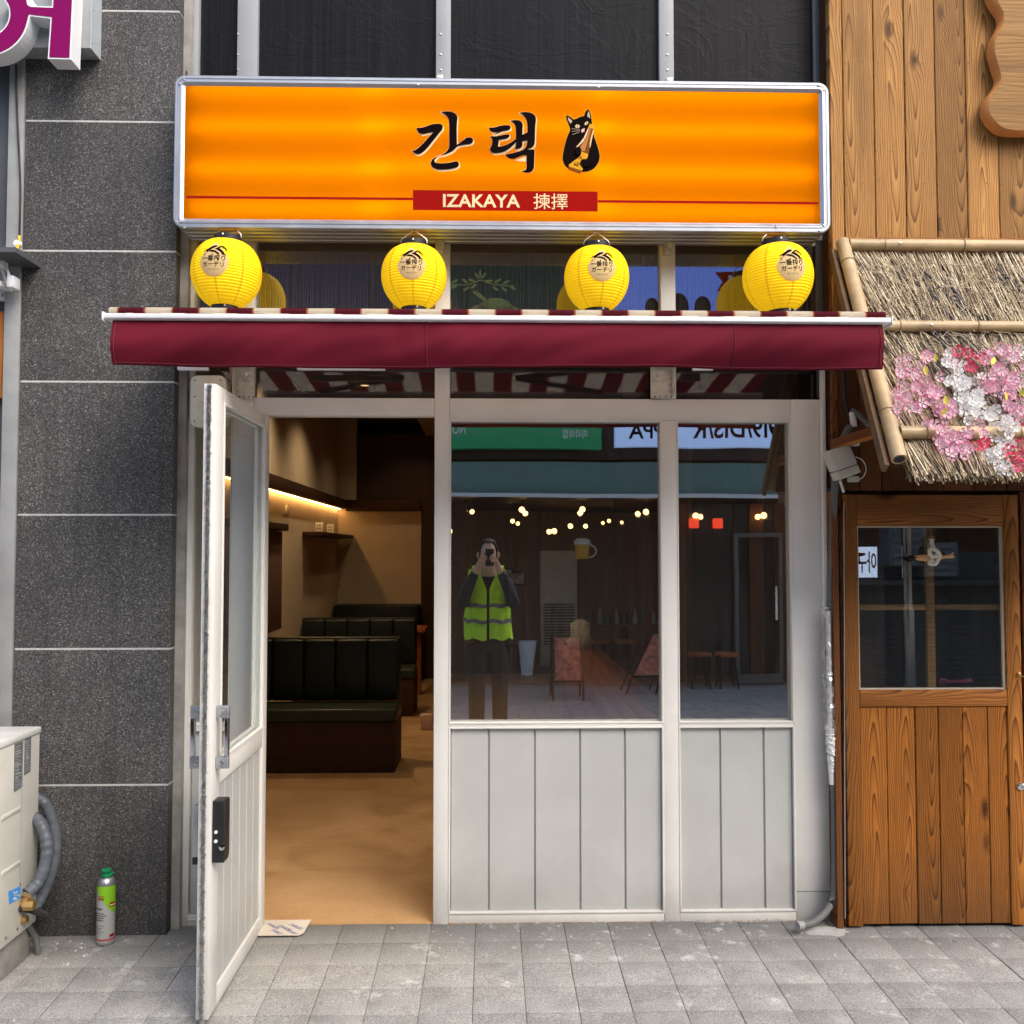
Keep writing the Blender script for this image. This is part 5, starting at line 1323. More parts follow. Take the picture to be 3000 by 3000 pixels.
clusters = [  # crop px: x, y, rx, ry, n, kind
 (790,210,60,50,4,'p_pink'),(960,190,70,60,6,'p_pink'),(830,315,110,55,9,'p_pink'),(1060,370,110,55,7,'p_pink'),(750,490,70,60,6,'p_pink'),(800,555,100,50,7,'p_pink'),(910,470,80,50,5,'p_pink'),
 (770,660,90,45,5,'p_pink'),(900,655,60,45,4,'p_pink'),(1120,490,130,60,9,'p_pink'),(1010,550,60,40,4,'p_pink'),(1130,620,130,70,11,'p_pink'),(1230,690,110,60,9,'p_pink'),(1060,790,90,60,7,'p_pink'),
 (1160,850,110,70,8,'p_pink'),(1300,880,130,60,8,'p_pink'),(1420,900,110,60,7,'p_pink'),(1150,1000,60,80,6,'p_pink'),(1210,1110,50,50,3,'p_pink'),(1300,1000,80,60,5,'p_pink'),(1370,1080,50,50,3,'p_pink'),(1250,930,80,40,4,'p_pink'),
 (1200,110,60,30,4,'p_white'),(1200,200,60,60,5,'p_white'),(1290,250,50,30,3,'p_white'),(1280,370,110,80,12,'p_white'),(1340,440,100,60,9,'p_white'),(1420,530,110,80,12,'p_white'),(1330,560,90,60,7,'p_white'),(1480,620,120,60,10,'p_white'),
 (1430,700,90,60,8,'p_white'),(1560,700,110,60,9,'p_white'),(1540,580,70,50,5,'p_white'),(1700,790,110,70,10,'p_white'),(1640,850,110,60,9,'p_white'),(1780,850,90,60,7,'p_white'),(1590,1050,60,50,5,'p_white'),(1640,1130,70,50,5,'p_white'),(1780,970,110,50,7,'p_white'),(1730,1180,60,40,4,'p_white'),(1490,340,60,50,4,'p_white'),
 (1310,130,45,40,3,'p_hot'),(1400,170,50,30,3,'p_hot'),(1410,270,30,40,2,'p_hot'),(1500,220,50,40,3,'p_hot'),(1720,580,50,50,3,'p_hot'),(1590,980,60,30,3,'p_hot'),(1500,980,50,30,2,'p_hot'),(1880,810,40,60,3,'p_hot'),(1830,1170,60,50,3,'p_hot'),(1550,360,30,30,1,'p_hot'),(1900,920,50,60,3,'p_hot'),(1790,1050,60,30,2,'p_hot'),(1900,1080,30,30,2,'p_hot'),
 (1690,70,60,50,5,'p_pink'),(1790,150,90,60,7,'p_pink'),(1850,120,60,40,4,'p_white'),(1550,170,60,70,6,'p_pink'),(1650,280,80,60,6,'p_pink'),(1640,370,90,60,7,'p_pink'),(1560,450,90,60,6,'p_pink'),(1760,350,90,60,7,'p_pink'),(1860,280,80,60,6,'p_pink'),(1850,440,90,70,8,'p_pink'),(1740,480,90,50,6,'p_pink'),(1830,580,90,60,8,'p_pink'),(1900,650,50,60,5,'p_pink'),(1830,680,60,50,4,'p_pink'),(1450,830,70,50,4,'p_pink')]
random.seed(5)
nfl = 0
random.shuffle(clusters)
for x, y, rx, ry, n, kind in clusters:
    for k in range(max(1, round(n*.78))):
        if nfl >= 296: break
        px, py = cl4(x+random.uniform(-rx, rx)*.8, y+random.uniform(-ry, ry)*.8)
        t0 = .6                               # find roof parameter at this pixel
        for it in range(6):
            pt = P(px, py, onroof(0, t0, .05).y); t0 = ((pt-Vector((pt.x,Y0c,zc0))).dot(sdir))/SLn
        h = random.uniform(.030, .075)
        o = bpy.data.objects.new('blossom', bms[kind]); C.objects.link(o)
        o.location = onroof(pt.x, t0, h)
        aim = (nrm*.6 + Vector((-.15, -1, -.35)) + Vector((random.gauss(0,.30), random.gauss(0,.15), random.gauss(0,.30)))).normalized()
        o.rotation_mode = 'XYZ'; o.rotation_euler = (aim.to_track_quat('Z','Y') @ Euler((0,0,random.uniform(0,6.28))).to_quaternion()).to_euler()
        s = random.uniform(.66, .92); o.scale = (s, s, s*random.uniform(.6, 1.1)); attach(o, gl); nfl += 1
lm = MB(); lm.v += [(0,0,0),(.008,.010,.003),(.009,.022,.004),(0,.036,.002),(-.009,.022,.004),(-.008,.010,.003),(0,.018,0)]; lm.f += [(0,1,6),(1,2,6),(2,3,6),(3,4,6),(4,5,6),(5,0,6)]
lo = lm.build('leaf', M['leaf'], None, smooth=60); lme = lo.data; bpy.data.objects.remove(lo)
for x, y in ((1040,300),(1560,325),(950,430),(1120,735),(1060,830),(1680,690),(1800,640),(1900,710)):
    px, py = cl4(x, y); pt = P(px, py, onroof(0, (y/1449*.55+.5), .05).y); t0 = ((pt-Vector((pt.x,Y0c,zc0))).dot(sdir))/SLn
    o = bpy.data.objects.new('leaf', lme); C.objects.link(o); o.location = onroof(pt.x, t0, .085)
    aim = Vector((random.gauss(0,.3), -1, random.gauss(-.2,.3))); o.rotation_euler = (aim.to_track_quat('Z','Y') @ Euler((0,0,random.uniform(-.8,.8))).to_quaternion()).to_euler(); o.scale = (1.1,)*3; attach(o, gl)
for k in range(16):
    x, y, rx, ry, n, kind = random.choice(clusters); px, py = cl4(x, y); pt = P(px, py, -.45); t0 = ((pt-Vector((pt.x,Y0c,zc0))).dot(sdir))/SLn
    d = random.uniform(-.05,.18); m = MB(); m.tube([onroof(pt.x-.06, t0-.16, .022), onroof(pt.x, t0, .04), onroof(pt.x+d, t0+.14, .035)], [.004,.003,.0015], 6); m.build('stem', M['twig'], gl, smooth=60)

# ------------------------------------------------------------------ conduit, junction box, wrapped pipe between the houses
YC = -.05
pts = curve_pts([P(2345,2710,-.16),P(2380,2703,-.12),P(2415,2675,-.09),P(2437,2640,-.075),P(2445,2600,-.07),P(2446,2400,-.07),P(2437,2100,-.07),P(2430,1900,-.07),P(2436,1700,-.07),P(2441,1550,-.08),P(2446,1420,-.10),P(2452,1380,-.12),P(2464,1310,-.14),P(2482,1262,-.14),P(2494,1252,-.14)], 10)
def corrugated(pts, r, pitch=.009, n=10):
    out = [pts[0]]; acc = 0; fine = []; 
    for a, q in zip(pts[:-1], pts[1:]):
        L = (q-a).length; k = max(1, int(L/(pitch/4)))
        fine += [a+(q-a)*i/k for i in range(k)]
    fine.append(pts[-1]); s = 0; rr = []
    for i, p in enumerate(fine):
        if i: s += (p-fine[i-1]).length
        rr.append(r*(1+.10*math.sin(2*math.pi*s/pitch)))
    m = MB(); m.tube(fine, rr, n); return m
cd = thing('flexible_conduit', 'grey ribbed flexible conduit running down between shop and timber house', 'conduit', P(2446, 2500, -.07))
corrugated(pts, .0155).build('hose', M['conduit'], cd, smooth=80)
m = MB(); m.tube([P(2336,2713,-.165), P(2352,2710,-.155)], .018, 12); m.build('end_fitting', M['grey_metal'], cd, smooth=50)
m = MB(); q = P(2440,2640,-.075); m.tube([q+Vector((-.004,0,.01)), q+Vector((.004,0,-.008))], .021, 12); m.build('cable_tie', M['black'], cd, smooth=50)
m = MB(); m.tube(curve_pts([P(2470,1080,-.11),P(2474,1160,-.12),P(2486,1215,-.13),P(2500,1238,-.13)],6), .009, 8); one(m, 'black_hose', M['rubber'], 'black cable dropping behind the awning to the white pipe stub', 'cable', smooth=60)
m = MB(); m.tube([P(2496,1208,-.14), P(2502,1250,-.14)], .013, 12); m.lathe([(.016,-.02),(.016,.02)], 14, P(2506,1282,-.16)); m.lathe([(.017,-.006),(.017,.006)], 14, P(2506,1302,-.16)); one(m, 'pipe_stub', M['pvc'], 'white plastic pipe stub under the canopy bracket', 'pipe', smooth=50)
corr = corrugated(curve_pts([P(2494,1200,-.14),P(2512,1212,-.15),P(2530,1230,-.17),P(2545,1244,-.2)],6), .0125)
one(corr, 'grey_hose', M['conduit'], 'short grey hose slanting up behind the canopy rafter', 'hose', smooth=80)
jb = thing('junction_box', 'tilted beige plastic junction box between shop and timber house', 'box', P(2470, 1345, -.17))
cs = [P(2420,1323,-.19), P(2484,1301,-.19), P(2518,1384,-.19), P(2455,1408,-.19)]
def plate(cs, y0, y1): 
    m = MB(); m.prism([(c.x, c.z) for c in cs], y0, y1); return m
plate([cs[0]+(cs[3]-cs[0])*.0, cs[1], cs[1]+(cs[2]-cs[1])*.70, cs[0]+(cs[3]-cs[0])*.70], -.21, -.13).build('body', M['beige'], jb, bevel=.006, seg=3)
plate([cs[0]+(cs[3]-cs[0])*.71, cs[1]+(cs[2]-cs[1])*.71, cs[2], cs[3]], -.211, -.13).build('lower_cover', M['beige'], jb, bevel=.006, seg=3)
m = MB(); m.lathe([(.025,-.02),(.025,.0),(.018,.004),(0,.004)], 16, P(2500,1398,-.16)); m.build('gland', M['beige'], jb, smooth=50)
m = MB(); m.tube(curve_pts([P(2506,1338,-.17),P(2528,1350,-.17),P(2537,1375,-.17),P(2526,1400,-.17),P(2500,1406,-.17)],6), .0022, 6); m.build('loop_wire', M['white'], jb, smooth=60)
m = MB(); m.tube([P(2461,1408,-.17), P(2472,1443,-.17)], .006, 8); m.build('spigot', M['pvc'], jb, smooth=50)
m = MB(); m.box(P(2408,1500,-.02).x, P(2420,1500,-.02).x, -.035, -.004, P(2412,1800,-.02).z, P(2412,1084,-.02).z); one(m, 'white_pipe', M['pvc'], 'slim white duct running down the right jamb', 'duct', bevel=.003)
def crinkle(p0, p1, r0, r1, n, seed):
    random.seed(seed); m = MB(); pts = []; rr = []
    for i in range(n+1):
        u = i/n; pts.append(Vector(p0).lerp(Vector(p1), u)+Vector((random.uniform(-.003,.003), 0, 0))); rr.append((r0+(r1-r0)*u)*random.uniform(.86, 1.16))
    m.tube(pts, rr, 14)
    for i, v in enumerate(m.v): m.v[i] = (v[0]+random.uniform(-.003,.003), v[1]+random.uniform(-.003,.003), v[2]+random.uniform(-.003,.003))
    return m
wp = thing('wrapped_pipe', 'white pipe end bound in crinkled clear plastic on the right jamb', 'pipe', P(2436, 2250, -.06))
m = MB(); m.tube([P(2426,1790,-.075), P(2437,2298,-.075)], .012, 12); m.build('pipe', M['pvc'], wp, smooth=50)
crinkle(P(2433,2130,-.075), P(2438,2210,-.075), .020, .021, 46, 2).build('plastic_wrap', M['foil'], wp, smooth=50)
crinkle(P(2436,2210,-.075), P(2438,2262,-.075), .017, .0145, 34, 4).build('plastic_wrap', M['foil'], wp, smooth=50)
gm, gnt, gb = new_mat('thin_film'); gnt.nodes.remove(gb)
g1_ = nd(gnt, 'BsdfTransparent', Color=(.96,.96,.96,1)); g2_ = nd(gnt, 'BsdfGlossy', Roughness=.15, Color=(.9,.9,.9,1)); g3_ = gnt.nodes.new('ShaderNodeMixShader'); g3_.inputs[0].default_value = .22
gnt.links.new(g1_.outputs[0], g3_.inputs[1]); gnt.links.new(g2_.outputs[0], g3_.inputs[2]); gnt.links.new(g3_.outputs[0], gnt.nodes['Material Output'].inputs[0])
M['thin'] = gm
crinkle(P(2418,1778,-.08), P(2432,2140,-.08), .022, .026, 42, 9).build('loose_film', M['thin'], wp, smooth=40)

# ------------------------------------------------------------------ condenser unit at the left
ac = thing('condenser_unit', 'cream outdoor air conditioner unit with side stickers and insulated hoses', 'air conditioner', (-2.2, -.45, 0))
YK0, YK1 = -.25, -.64
XA = P(115, 2300, YK0).x
za1, za0 = P(115, 2128, YK0).z, P(97, 2698, YK0).z
m = MB(); m.box(XA-.86, XA, YK1, YK0, za0, za1-.026); m.build('casing', M['acwhite'], ac, bevel=.006, seg=2)
m = MB(); m.box(XA-.866, XA+.004, YK1-.004, YK0+.004, za1-.0255, za1); m.build('lid', plain('pale_lid', (.66,.66,.63), .4), ac, bevel=.006, seg=2)
zg_ = gz(-.45)
m = MB(); m.box(XA-.85, XA-.02, YK1+.0, YK0-.01, gz(-.64)-.01, za0-.001); m.build('base_block', M['cement'], ac, bevel=.004)
xs = XA+.0006
def side(px, py): 
    d = ray(px, py); t = XA/d.x; return Vector((XA, -D+d.y*t, EYE+d.z*t))
def sideq(p, mat, name, off=.0008, th=.0005):
    m = MB(); q = [side(*c) for c in p]; m.hexa([(XA+.0003, v.y, v.z) for v in q] + [(XA+off, v.y, v.z) for v in q]); return m.build(name, M[mat] if isinstance(mat, str) else mat, ac)
sideq([(40,2322),(65,2306),(68,2170),(42,2180)], 'sticker', 'sticker'); sideq([(70,2273),(89,2260),(91,2157),(72,2166)], 'sticker', 'sticker')
stl = plain('sticker_text', (.42,.43,.44), .6)
for k in range(16):
    y = 2186+k*8
    sideq([(44,y+3),(44+random.uniform(10,19),y-5),(44+12,y-8),(44,y-1)], stl, 'sticker_line', .0014) if 0 else None
b = MB()
for (xa, xb, ya, yb, dy) in ((43.5,63.5,2188,2312,-12),(73.5,87.5,2172,2262,-9)):
    y = ya
    while y < yb:
        w = random.uniform(.45, .95); h = random.choice((1.6,2.2,3.2)); x2 = xa+(xb-xa)*w
        q = [side(xa,y+h),side(x2,y+h+dy*w*(.55)),side(x2,y+dy*w*.55),side(xa,y)]
        b.quad(*[(XA+.0015, v.y, v.z) for v in q]); y += h+random.choice((2.,3.,5.))
b.build('sticker_print', stl, ac, fix=False)
sideq([(26,2650),(58,2632),(59,2596),(24,2612)], 'blue', 'blue_tag', .002)
b = MB()
for k in range(14):
    x, y = random.uniform(32,50), random.uniform(2608,2634); w, h = random.uniform(2,7), random.uniform(2,5)
    q = [side(x,y+h),side(x+w,y+h-w*.4),side(x+w,y-w*.4),side(x,y)]; b.quad(*[(XA+.003, v.y, v.z) for v in q])
b.build('tag_print', M['white'], ac, fix=False)
b = MB()
for px, py in ((53,2160),(87,2147),(58,2590),(49,2722),(16,2748)): 
    v = side(px, py); b.lathe([(.006,0),(.006,.003),(0,.004)], 10, (XA, v.y, v.z), 'X')
b.build('screw', M['steel'], ac, smooth=40)
m = MB(); v0, v1 = side(63, 2300), side(62, 2640); m.box(XA, XA+.0012, v0.y-.001, v0.y+.001, v1.z, v0.z+.2); m.build('panel_seam', M['grey_metal'], ac)
for pa in ((4,60,2395,2362),(4,58,2558,2524)):
    u, w = side(pa[0], pa[2]), side(pa[1], pa[3]); m = MB(); m.box(XA-.004, XA+.004, min(u.y,w.y), max(u.y,w.y), u.z-.012, u.z+.004); m.build('pressed_rib', M['acwhite'], ac, bevel=.003)
def wrapped(pts, r, seed):
    random.seed(seed); rr = [r*(1+.05*math.sin(i*1.3)+random.uniform(-.03,.03)) for i in range(len(pts))]
    m = MB(); m.tube(pts, rr, 14); return m
wrapped(curve_pts([P(100,2335,-.2),P(128,2350,-.19),P(150,2395,-.18),P(163,2450,-.18),P(160,2520,-.19),P(140,2590,-.21),P(115,2640,-.24),P(92,2672,-.28)],10), .021, 3).build('insulated_hose', M['hose'], ac, smooth=60)
wrapped(curve_pts([P(98,2395,-.27),P(118,2412,-.29),P(133,2450,-.30),P(138,2500,-.31),P(128,2550,-.32),P(108,2590,-.34),P(80,2618,-.37)],10), .023, 6).build('insulated_hose', M['hose'], ac, smooth=60)
m = MB(); m.tube([P(84,2615,-.37),P(78,2627,-.375)], .020, 6); m.tube([P(78,2627,-.375),P(70,2644,-.38)], .012, 10); m.tube([P(50,2650,-.38),P(92,2648,-.38)], .014, 8); m.lathe([(.02,-.02),(.02,.02)], 6, P(86,2652,-.39), 'X'); m.build('brass_valve', M['brass'], ac, smooth=40)
m = MB(); m.tube([P(52,2700,-.37),P(80,2692,-.37)], .014, 8); m.build('brass_valve', M['brass'], ac, smooth=40)
m = MB(); m.tube(curve_pts([P(5,2672,-.42),P(30,2662,-.40),P(60,2664,-.39),P(100,2672,-.37),P(132,2684,-.33),P(138,2680,-.32),P(110,2664,-.31)],8), .0095, 8); m.build('power_cable', M['rubber'], ac, smooth=60)
corrugated(curve_pts([P(70,2700,-.30),P(88,2720,-.28),P(104,2750,-.26),P(112,2790,-.25)],8), .0125).build('drain_hose', M['conduit'], ac, smooth=80)

# ------------------------------------------------------------------ foam can
yc_ = -.125
fc = thing('foam_can', 'green and grey aerosol foam can standing on the tiles by the pillar', 'can', (P(309, 2748, yc_-.03).x, yc_-.03, gz(yc_)))
cc = P(309, 2740, yc_-.03); cc.z = gz(yc_-.03); r = .0355
zt1 = P(309, 2586, yc_-.03).z - cc.z
m = MB(); m.lathe([(0,0),(r*.94,0),(r*1.02,.003),(r*1.02,.008),(r,.012),(r,zt1-.004),(r*1.02,zt1-.002),(r*1.02,zt1+.003),(r*.80,zt1+.02),(r*.55,zt1+.026),(0,zt1+.028)], 28, cc); m.build('can', M['chrome'] if 0 else M['alu'], fc, smooth=40)
lm_, lnt, lb = new_mat('can_label')
sx_ = nd(lnt, 'SeparateXYZ', Vector=nd(lnt, 'TexCoord').outputs['Object'])
u = nd(lnt, 'MapRange', Value=sx_.outputs[2], i1=-zt1/2, i2=zt1/2, i3=0., i4=1.).outputs[0]
xx_ = math_(lnt, 'DIVIDE', sx_.outputs[0], r)
edge_ = math_(lnt, 'ADD', u, math_(lnt, 'MULTIPLY', xx_, .22))
gcol = ramp(lnt, edge_, [(0, (.36,.37,.37)), (.72, (.40,.41,.41)), (.725, (.22,.50,.015)), (1, (.22,.50,.015))], 'CONSTANT')
gcol = mixc(lnt, ramp(lnt, u, [(0,(0,0,0)),(.055,(1,1,1)),(.085,(0,0,0)),(1,(0,0,0))], 'CONSTANT'), gcol, (.40,.02,.02))
lnt.links.new(gcol, lb.inputs['Base Color']); lb.inputs['Roughness'].default_value = .3
m = MB(); m.lathe([(r+.0006,.013),(r+.0006,zt1-.005)], 28, cc, cap=False); m.build('label', lm_, fc, smooth=60, center=True)
b = MB()
def onlabel(x0, x1, z0, z1, off=.0012):
    n = 5; 
    for i in range(n):
        a = x0+(x1-x0)*i/n; q = x0+(x1-x0)*(i+1)/n; p = []
        for x, z in ((a,z0),(q,z0),(q,z1),(a,z1)): p.append((cc.x+(r+off)*math.sin(x), cc.y-(r+off)*math.cos(x), cc.z+z))
        b.quad(*p)
for k in range(5): onlabel(-1.0, random.uniform(-.1,.3), .045+k*.008, .045+k*.008+.002)
for k in range(4): onlabel(-1.0+random.uniform(0,.1), random.uniform(0,.4), .098+k*.009, .098+k*.009+.0045)
onlabel(-.9, .0, .142, .149); b.build('label_print', plain('grey_print', (.10,.10,.11), .6), fc, fix=False)
b = MB(); onlabel(.75, 1.45, .150, .168); onlabel(.8, 1.4, .03, .042); b.build('red_mark', M['red'], fc, fix=False)
b = MB(); onlabel(.80, 1.45, .156, .160, .0018); b.build('white_mark', M['white'], fc, fix=False)
b = MB(); onlabel(-.55, .15, .180, .190); onlabel(-.6, .2, .193, .197); b.build('green_print', plain('deep_green_print', (.25,.10,.01), .6), fc, fix=False)
grn = plain('green_cap', (.01,.24,.09), .4)
m = MB(); m.lathe([(.019,zt1+.024),(.021,zt1+.027),(.021,zt1+.033),(.014,zt1+.035),(.014,zt1+.047),(.020,zt1+.048),(.020,zt1+.054),(.010,zt1+.056),(.010,zt1+.050),(0,zt1+.050)], 20, cc, cap=False)
for a in (.4, 2.6, 4.6): m.hexa([(cc.x+.014*math.cos(a+s)+ (.016*math.cos(a) if k else 0), cc.y+.014*math.sin(a+s)+(.016*math.sin(a) if k else 0), cc.z+zt1+zz) for zz in (.034,.040) for s, k in ((-.4,0),(-.2,1),(.2,1),(.4,0))])
m.build('green_cap', grn, fc, smooth=40)

# cement smear and crumbly fillet at the foot of the shopfront, small things by the doors
random.seed(21)
b = MB(); cx_, cy_ = P(2425, 2735, -.11).x, -.115; pts_ = []
for k in range(26):
    a = 2*math.pi*k/26; pts_.append((cx_-.02+.105*math.cos(a)*random.uniform(.8,1.15), cy_+.055*math.sin(a)*random.uniform(.7,1.2)))
n0 = len(b.v); b.v += [(x, min(y, -.02), gz(y)+.0015) for x, y in pts_] + [(cx_, cy_, gz(cy_)+.006)]
b.f += [(k, (k+1) % 26, 26) for k in range(26)]
one(b, 'cement_smear', plain('dry_cement', (.37,.365,.35), .9, var=.22, vscale=30), 'pale smear of cement on the tiles below the conduit end', 'cement', smooth=80)
b = MB()
for k in range(170):
    x = random.uniform(X(1290), X(2330)); 
    if random.random() < .55: x = random.uniform(X(1900), X(2330))
    s_ = random.uniform(.003, .009); y = -.004-random.uniform(0, .010); z = gz(y)
    p = [(x+s_*random.uniform(.6,1.9)*math.cos(a), y+s_*random.uniform(.3,.9)*math.sin(a)) for a in (0,1.3,2.5,3.8,5.1)]
    n0 = len(b.v); b.v += [(u, v, z-.001) for u, v in p] + [(x, y, z+s_*random.uniform(.5,1.2))]
    b.f += [(n0+q, n0+(q+1) % 5, n0+5) for q in range(5)]
tag(b.build('mortar_fillet', M['cement']), 'crumbly mortar along the foot of the shopfront', kind='stuff')
m = MB(); m.prism([(P(x,y,-.03).x, P(x,y,-.03).z) for x, y in ((2752,1988),(2768,1986),(2776,1993),(2830,1991),(2842,1986),(2850,1992),(2846,1999),(2832,2000),(2778,2001),(2768,2009),(2754,2006),(2748,1998))], -.034, -.022)
one(m, 'pink_clip', plain('magenta_plastic', (.16,.012,.06), .5), 'magenta plastic clip lying behind the lower edge of the door glass', 'clip', bevel=.002)
c = P(1250, 2140, 4.4)
m = MB(); m.hexa([(c.x-.05,4.35,.001),(c.x+.05,4.35,.001),(c.x+.05,4.45,.001),(c.x-.05,4.45,.001),(c.x-.06,4.34,.13),(c.x+.055,4.35,.14),(c.x+.06,4.46,.12),(c.x-.05,4.45,.135)])
one(m, 'paper_bag', plain('pale_pink_paper', (.55,.38,.30), .8), 'small pale paper bag standing on the floor beside the benches', 'bag', bevel=.006)

# ------------------------------------------------------------------ across the street (seen mirrored in the glass)
VO = 9.0; YO = .06-VO
gO = gz(YO)
pub = thing('pub_building', 'dark brown open fronted pub across the street, mirrored in the shop windows', 'building', (0, YO, gO))
def rz(py, V=VO): return R(1437, py, V).z
def rx(px, V=VO): return R(px, 1500, V).x
zo = rz(1472)                                # lintel of the open front
m = MB(); m.box(-14, 14, YO-.3, YO, rz(1345), rz(905)); m.build('fascia_wall', M['brownwall'], pub)
m = MB(); m.box(-14, 14, YO-.3, YO, rz(904), 6.3); m.build('upper_wall', plain('grey_render', (.16,.15,.16), .8), pub)
m = MB(); m.box(-14, 14, YO-6, YO-.3, 6.2, 6.3); m.build('roof', M['dark_metal'], pub)
m = MB(); m.box(-14, 14, YO-5.6, YO-5.5, gO, 6.2); m.build('rear_wall', plain('pub_brown', (.26,.125,.06), .6), pub)
m = MB(); m.box(-14, 14, YO-5.5, YO-.001, gO-.1, gO+.03); m.build('pub_floor', plain('brown_floor', (.22,.13,.08), .5), pub)
m = MB(); m.box(-14, 14, YO-5.5, YO-.301, zo+.1, zo+.2); m.build('pub_ceiling', M['brownwall'], pub)
for px in (1345, 2215, 2290, 1990):
    m = MB(); x = rx(px); m.box(x-.10, x+.10, YO-.15, YO-.02, gO, zo); m.build('pillar', M['bplank'], pub)
m = MB(); m.box(rx(2010), rx(2400), YO-.12, YO-.03, gO, rz(1985)); m.build('low_front', M['bplank'], pub)
m = MB(); m.box(rx(1060), rx(1340), YO-.12, YO-.03, gO, rz(1860)); m.build('low_front', M['dstile'], pub)
for px0, px1 in ((2000, 2150), (2155, 2300), (2305, 2420)):
    m = MB(); m.box(rx(px0), rx(px1), YO-.10, YO-.06, rz(1985), zo); m.build('pub_window', plain('dark_glass_%d' % px0, (.02,.014,.010), .15), pub)
teal = plain('teal_awning', (.17,.29,.27), .8, var=.08)
ta = thing('teal_awning', 'teal fabric awning rolled over the pub opening, mirrored in the windows', 'awning', R(1600, 1420, VO-.6))
a, q = R(700, 1352, VO-.5), R(2700, 1452, VO-.5)
m = MB(); m.hexa([(a.x,YO+.78,q.z),(q.x,YO+.78,q.z),(q.x,YO+.70,q.z),(a.x,YO+.70,q.z),(a.x,YO+.92,q.z+.40),(q.x,YO+.92,q.z+.40),(q.x,YO+.72,q.z+.42),(a.x,YO+.72,q.z+.42)]); m.build('valance', teal, ta)
m = MB(); m.box(a.x, q.x, YO+.88, YO+.95, q.z-.05, q.z-.001); m.build('front_bar', M['white_alu'], ta)
# shop signs over the pub
def opp_text(s, c, hh, ww, name, mat, par, y):
    me = text(s, 1., 0, .02); xs = [v.co.x for v in me.vertices]; ys = [v.co.y for v in me.vertices]
    kx = ww/(max(xs)-min(xs)); kz = hh/(max(ys)-min(ys)); mx, my = (max(xs)+min(xs))/2, (max(ys)+min(ys))/2
    m = MB(); m.mesh(me, lambda v: (c.x-(v.x-mx)*kx, y, c.z+(v.y-my)*kz)); return m.build(name, mat, par, fix=False)
green = emit('green_sign_face', (.01,.23,.09), .18); blu = emit('pale_blue_sign_face', (.42,.58,.95), .38)
gs = thing('green_sign', 'green lit shop sign with white lettering across the street', 'sign', R(1500, 1290, VO))
a, q = R(1000, 1256, VO), R(1758, 1320, VO)
m = MB(); m.box(a.x, q.x, YO+.02, YO+.2, q.z, a.z); m.build('face', green, gs)
opp_text('마라의집', R(1684, 1277, VO), .13, .33, 'lettering', M['white'], gs, YO+.203); opp_text('NOODLE', R(1310, 1262, VO), .16, .5, 'lettering', M['white'], gs, YO+.203)
ws = thing('white_sign', 'pale blue white lit shop sign with black lettering across the street', 'sign', R(2000, 1290, VO))
a, q = R(1797, 1225, VO), R(2420, 1314, VO)
m = MB(); m.box(a.x, q.x, YO+.02, YO+.2, q.z, a.z); m.build('face', blu, ws)
opp_text('PPA', R(1885, 1268, VO), .22, .5, 'lettering', M['ink'], ws, YO+.203); opp_text('W/9I9/DIS/R', R(2190, 1262, VO), .27, 1.6, 'lettering', M['ink'], ws, YO+.203)
# first floor boards mirrored above the awning
nb2 = thing('noodle_board', 'dark green board with a pale noodle bowl drawing, mirrored above the awning', 'sign', R(1430, 830, VO))
a, q = R(1180, 770, VO), R(1640, 990, VO)
m = MB(); m.box(a.x, q.x, YO+.02, YO+.1, q.z, a.z); m.build('board', plain('deep_green_board', (.018,.085,.06), .5), nb2)
lin = plain('lime_line', (.55,.62,.16), .6)
def RL(x, y): q = R(1300+x/2.415, 720+y/2.415, VO); return q
def stroke(pts, wd, name='drawing'):
    m = MB(); y = YO+.102
    ps = [RL(*p) for p in pts]
    for a, q in zip(ps[:-1], ps[1:]):
        d = Vector((q.x-a.x, 0, q.z-a.z)); n_ = Vector((-d.z, 0, d.x)).normalized()*wd
        m.quad((a.x-n_.x,y,a.z-n_.z),(q.x-n_.x,y,q.z-n_.z),(q.x+n_.x,y,q.z+n_.z),(a.x+n_.x,y,a.z+n_.z))
    m.build(name, lin, nb2, fix=False)
for cx, cy, rr in ((365,470,(120,104,88,72,56,40,24)),(255,480,(66,52,38,24)),(470,485,(60,46,32,20))):
    for r_ in rr: stroke([(cx+r_*math.cos(t), cy-r_*.7*math.sin(t)) for t in [i*math.pi/14 for i in range(15)]], .010)
stroke([(205,335),(300,405)], .014); stroke([(225,330),(310,400)], .010); stroke([(50,290),(170,290),(260,255),(350,285),(500,300)], .008)
for x, y, r_ in ((80,265,.5),(150,262,-.6),(200,258,-.2),(70,305,.3),(160,318,.5),(210,300,.6),(320,262,.1),(380,262,.5),(440,270,.4),(365,315,-.6),(425,320,-.7),(485,310,-.6),(258,210,1.57),(235,225,2.2),(282,225,.9)):
    m = MB(); y_ = YO+.103; e = ellipse(x, y, 27, 9, 10, -r_); m.quad(*[(RL(*p).x, y_, RL(*p).z) for p in e]); m.build('leaf_drawing', lin, nb2, fix=False)
bb2 = thing('blue_board', 'pale blue upper sign with a red ribbon emblem, mirrored above the awning', 'sign', R(2050, 830, VO))
a, q = R(1790, 768, VO), R(2330, 990, VO)
m = MB(); m.box(a.x, q.x, YO+.02, YO+.1, q.z, a.z); m.build('board', emit('lavender_sign_face', (.13,.22,.70), .5), bb2)
rb = [(2090,803),(2180,800),(2330,803),(2330,850),(2180,858),(2096,858),(2112,830)]
m = MB(); m.quad(*[(R(x,y,VO).x, YO+.102, R(x,y,VO).z) for x, y in rb]); m.build('ribbon', M['red'], bb2, fix=False)
opp_text('M', R(2150, 829, VO), .16, .2, 'lettering', M['white'], bb2, YO+.104)
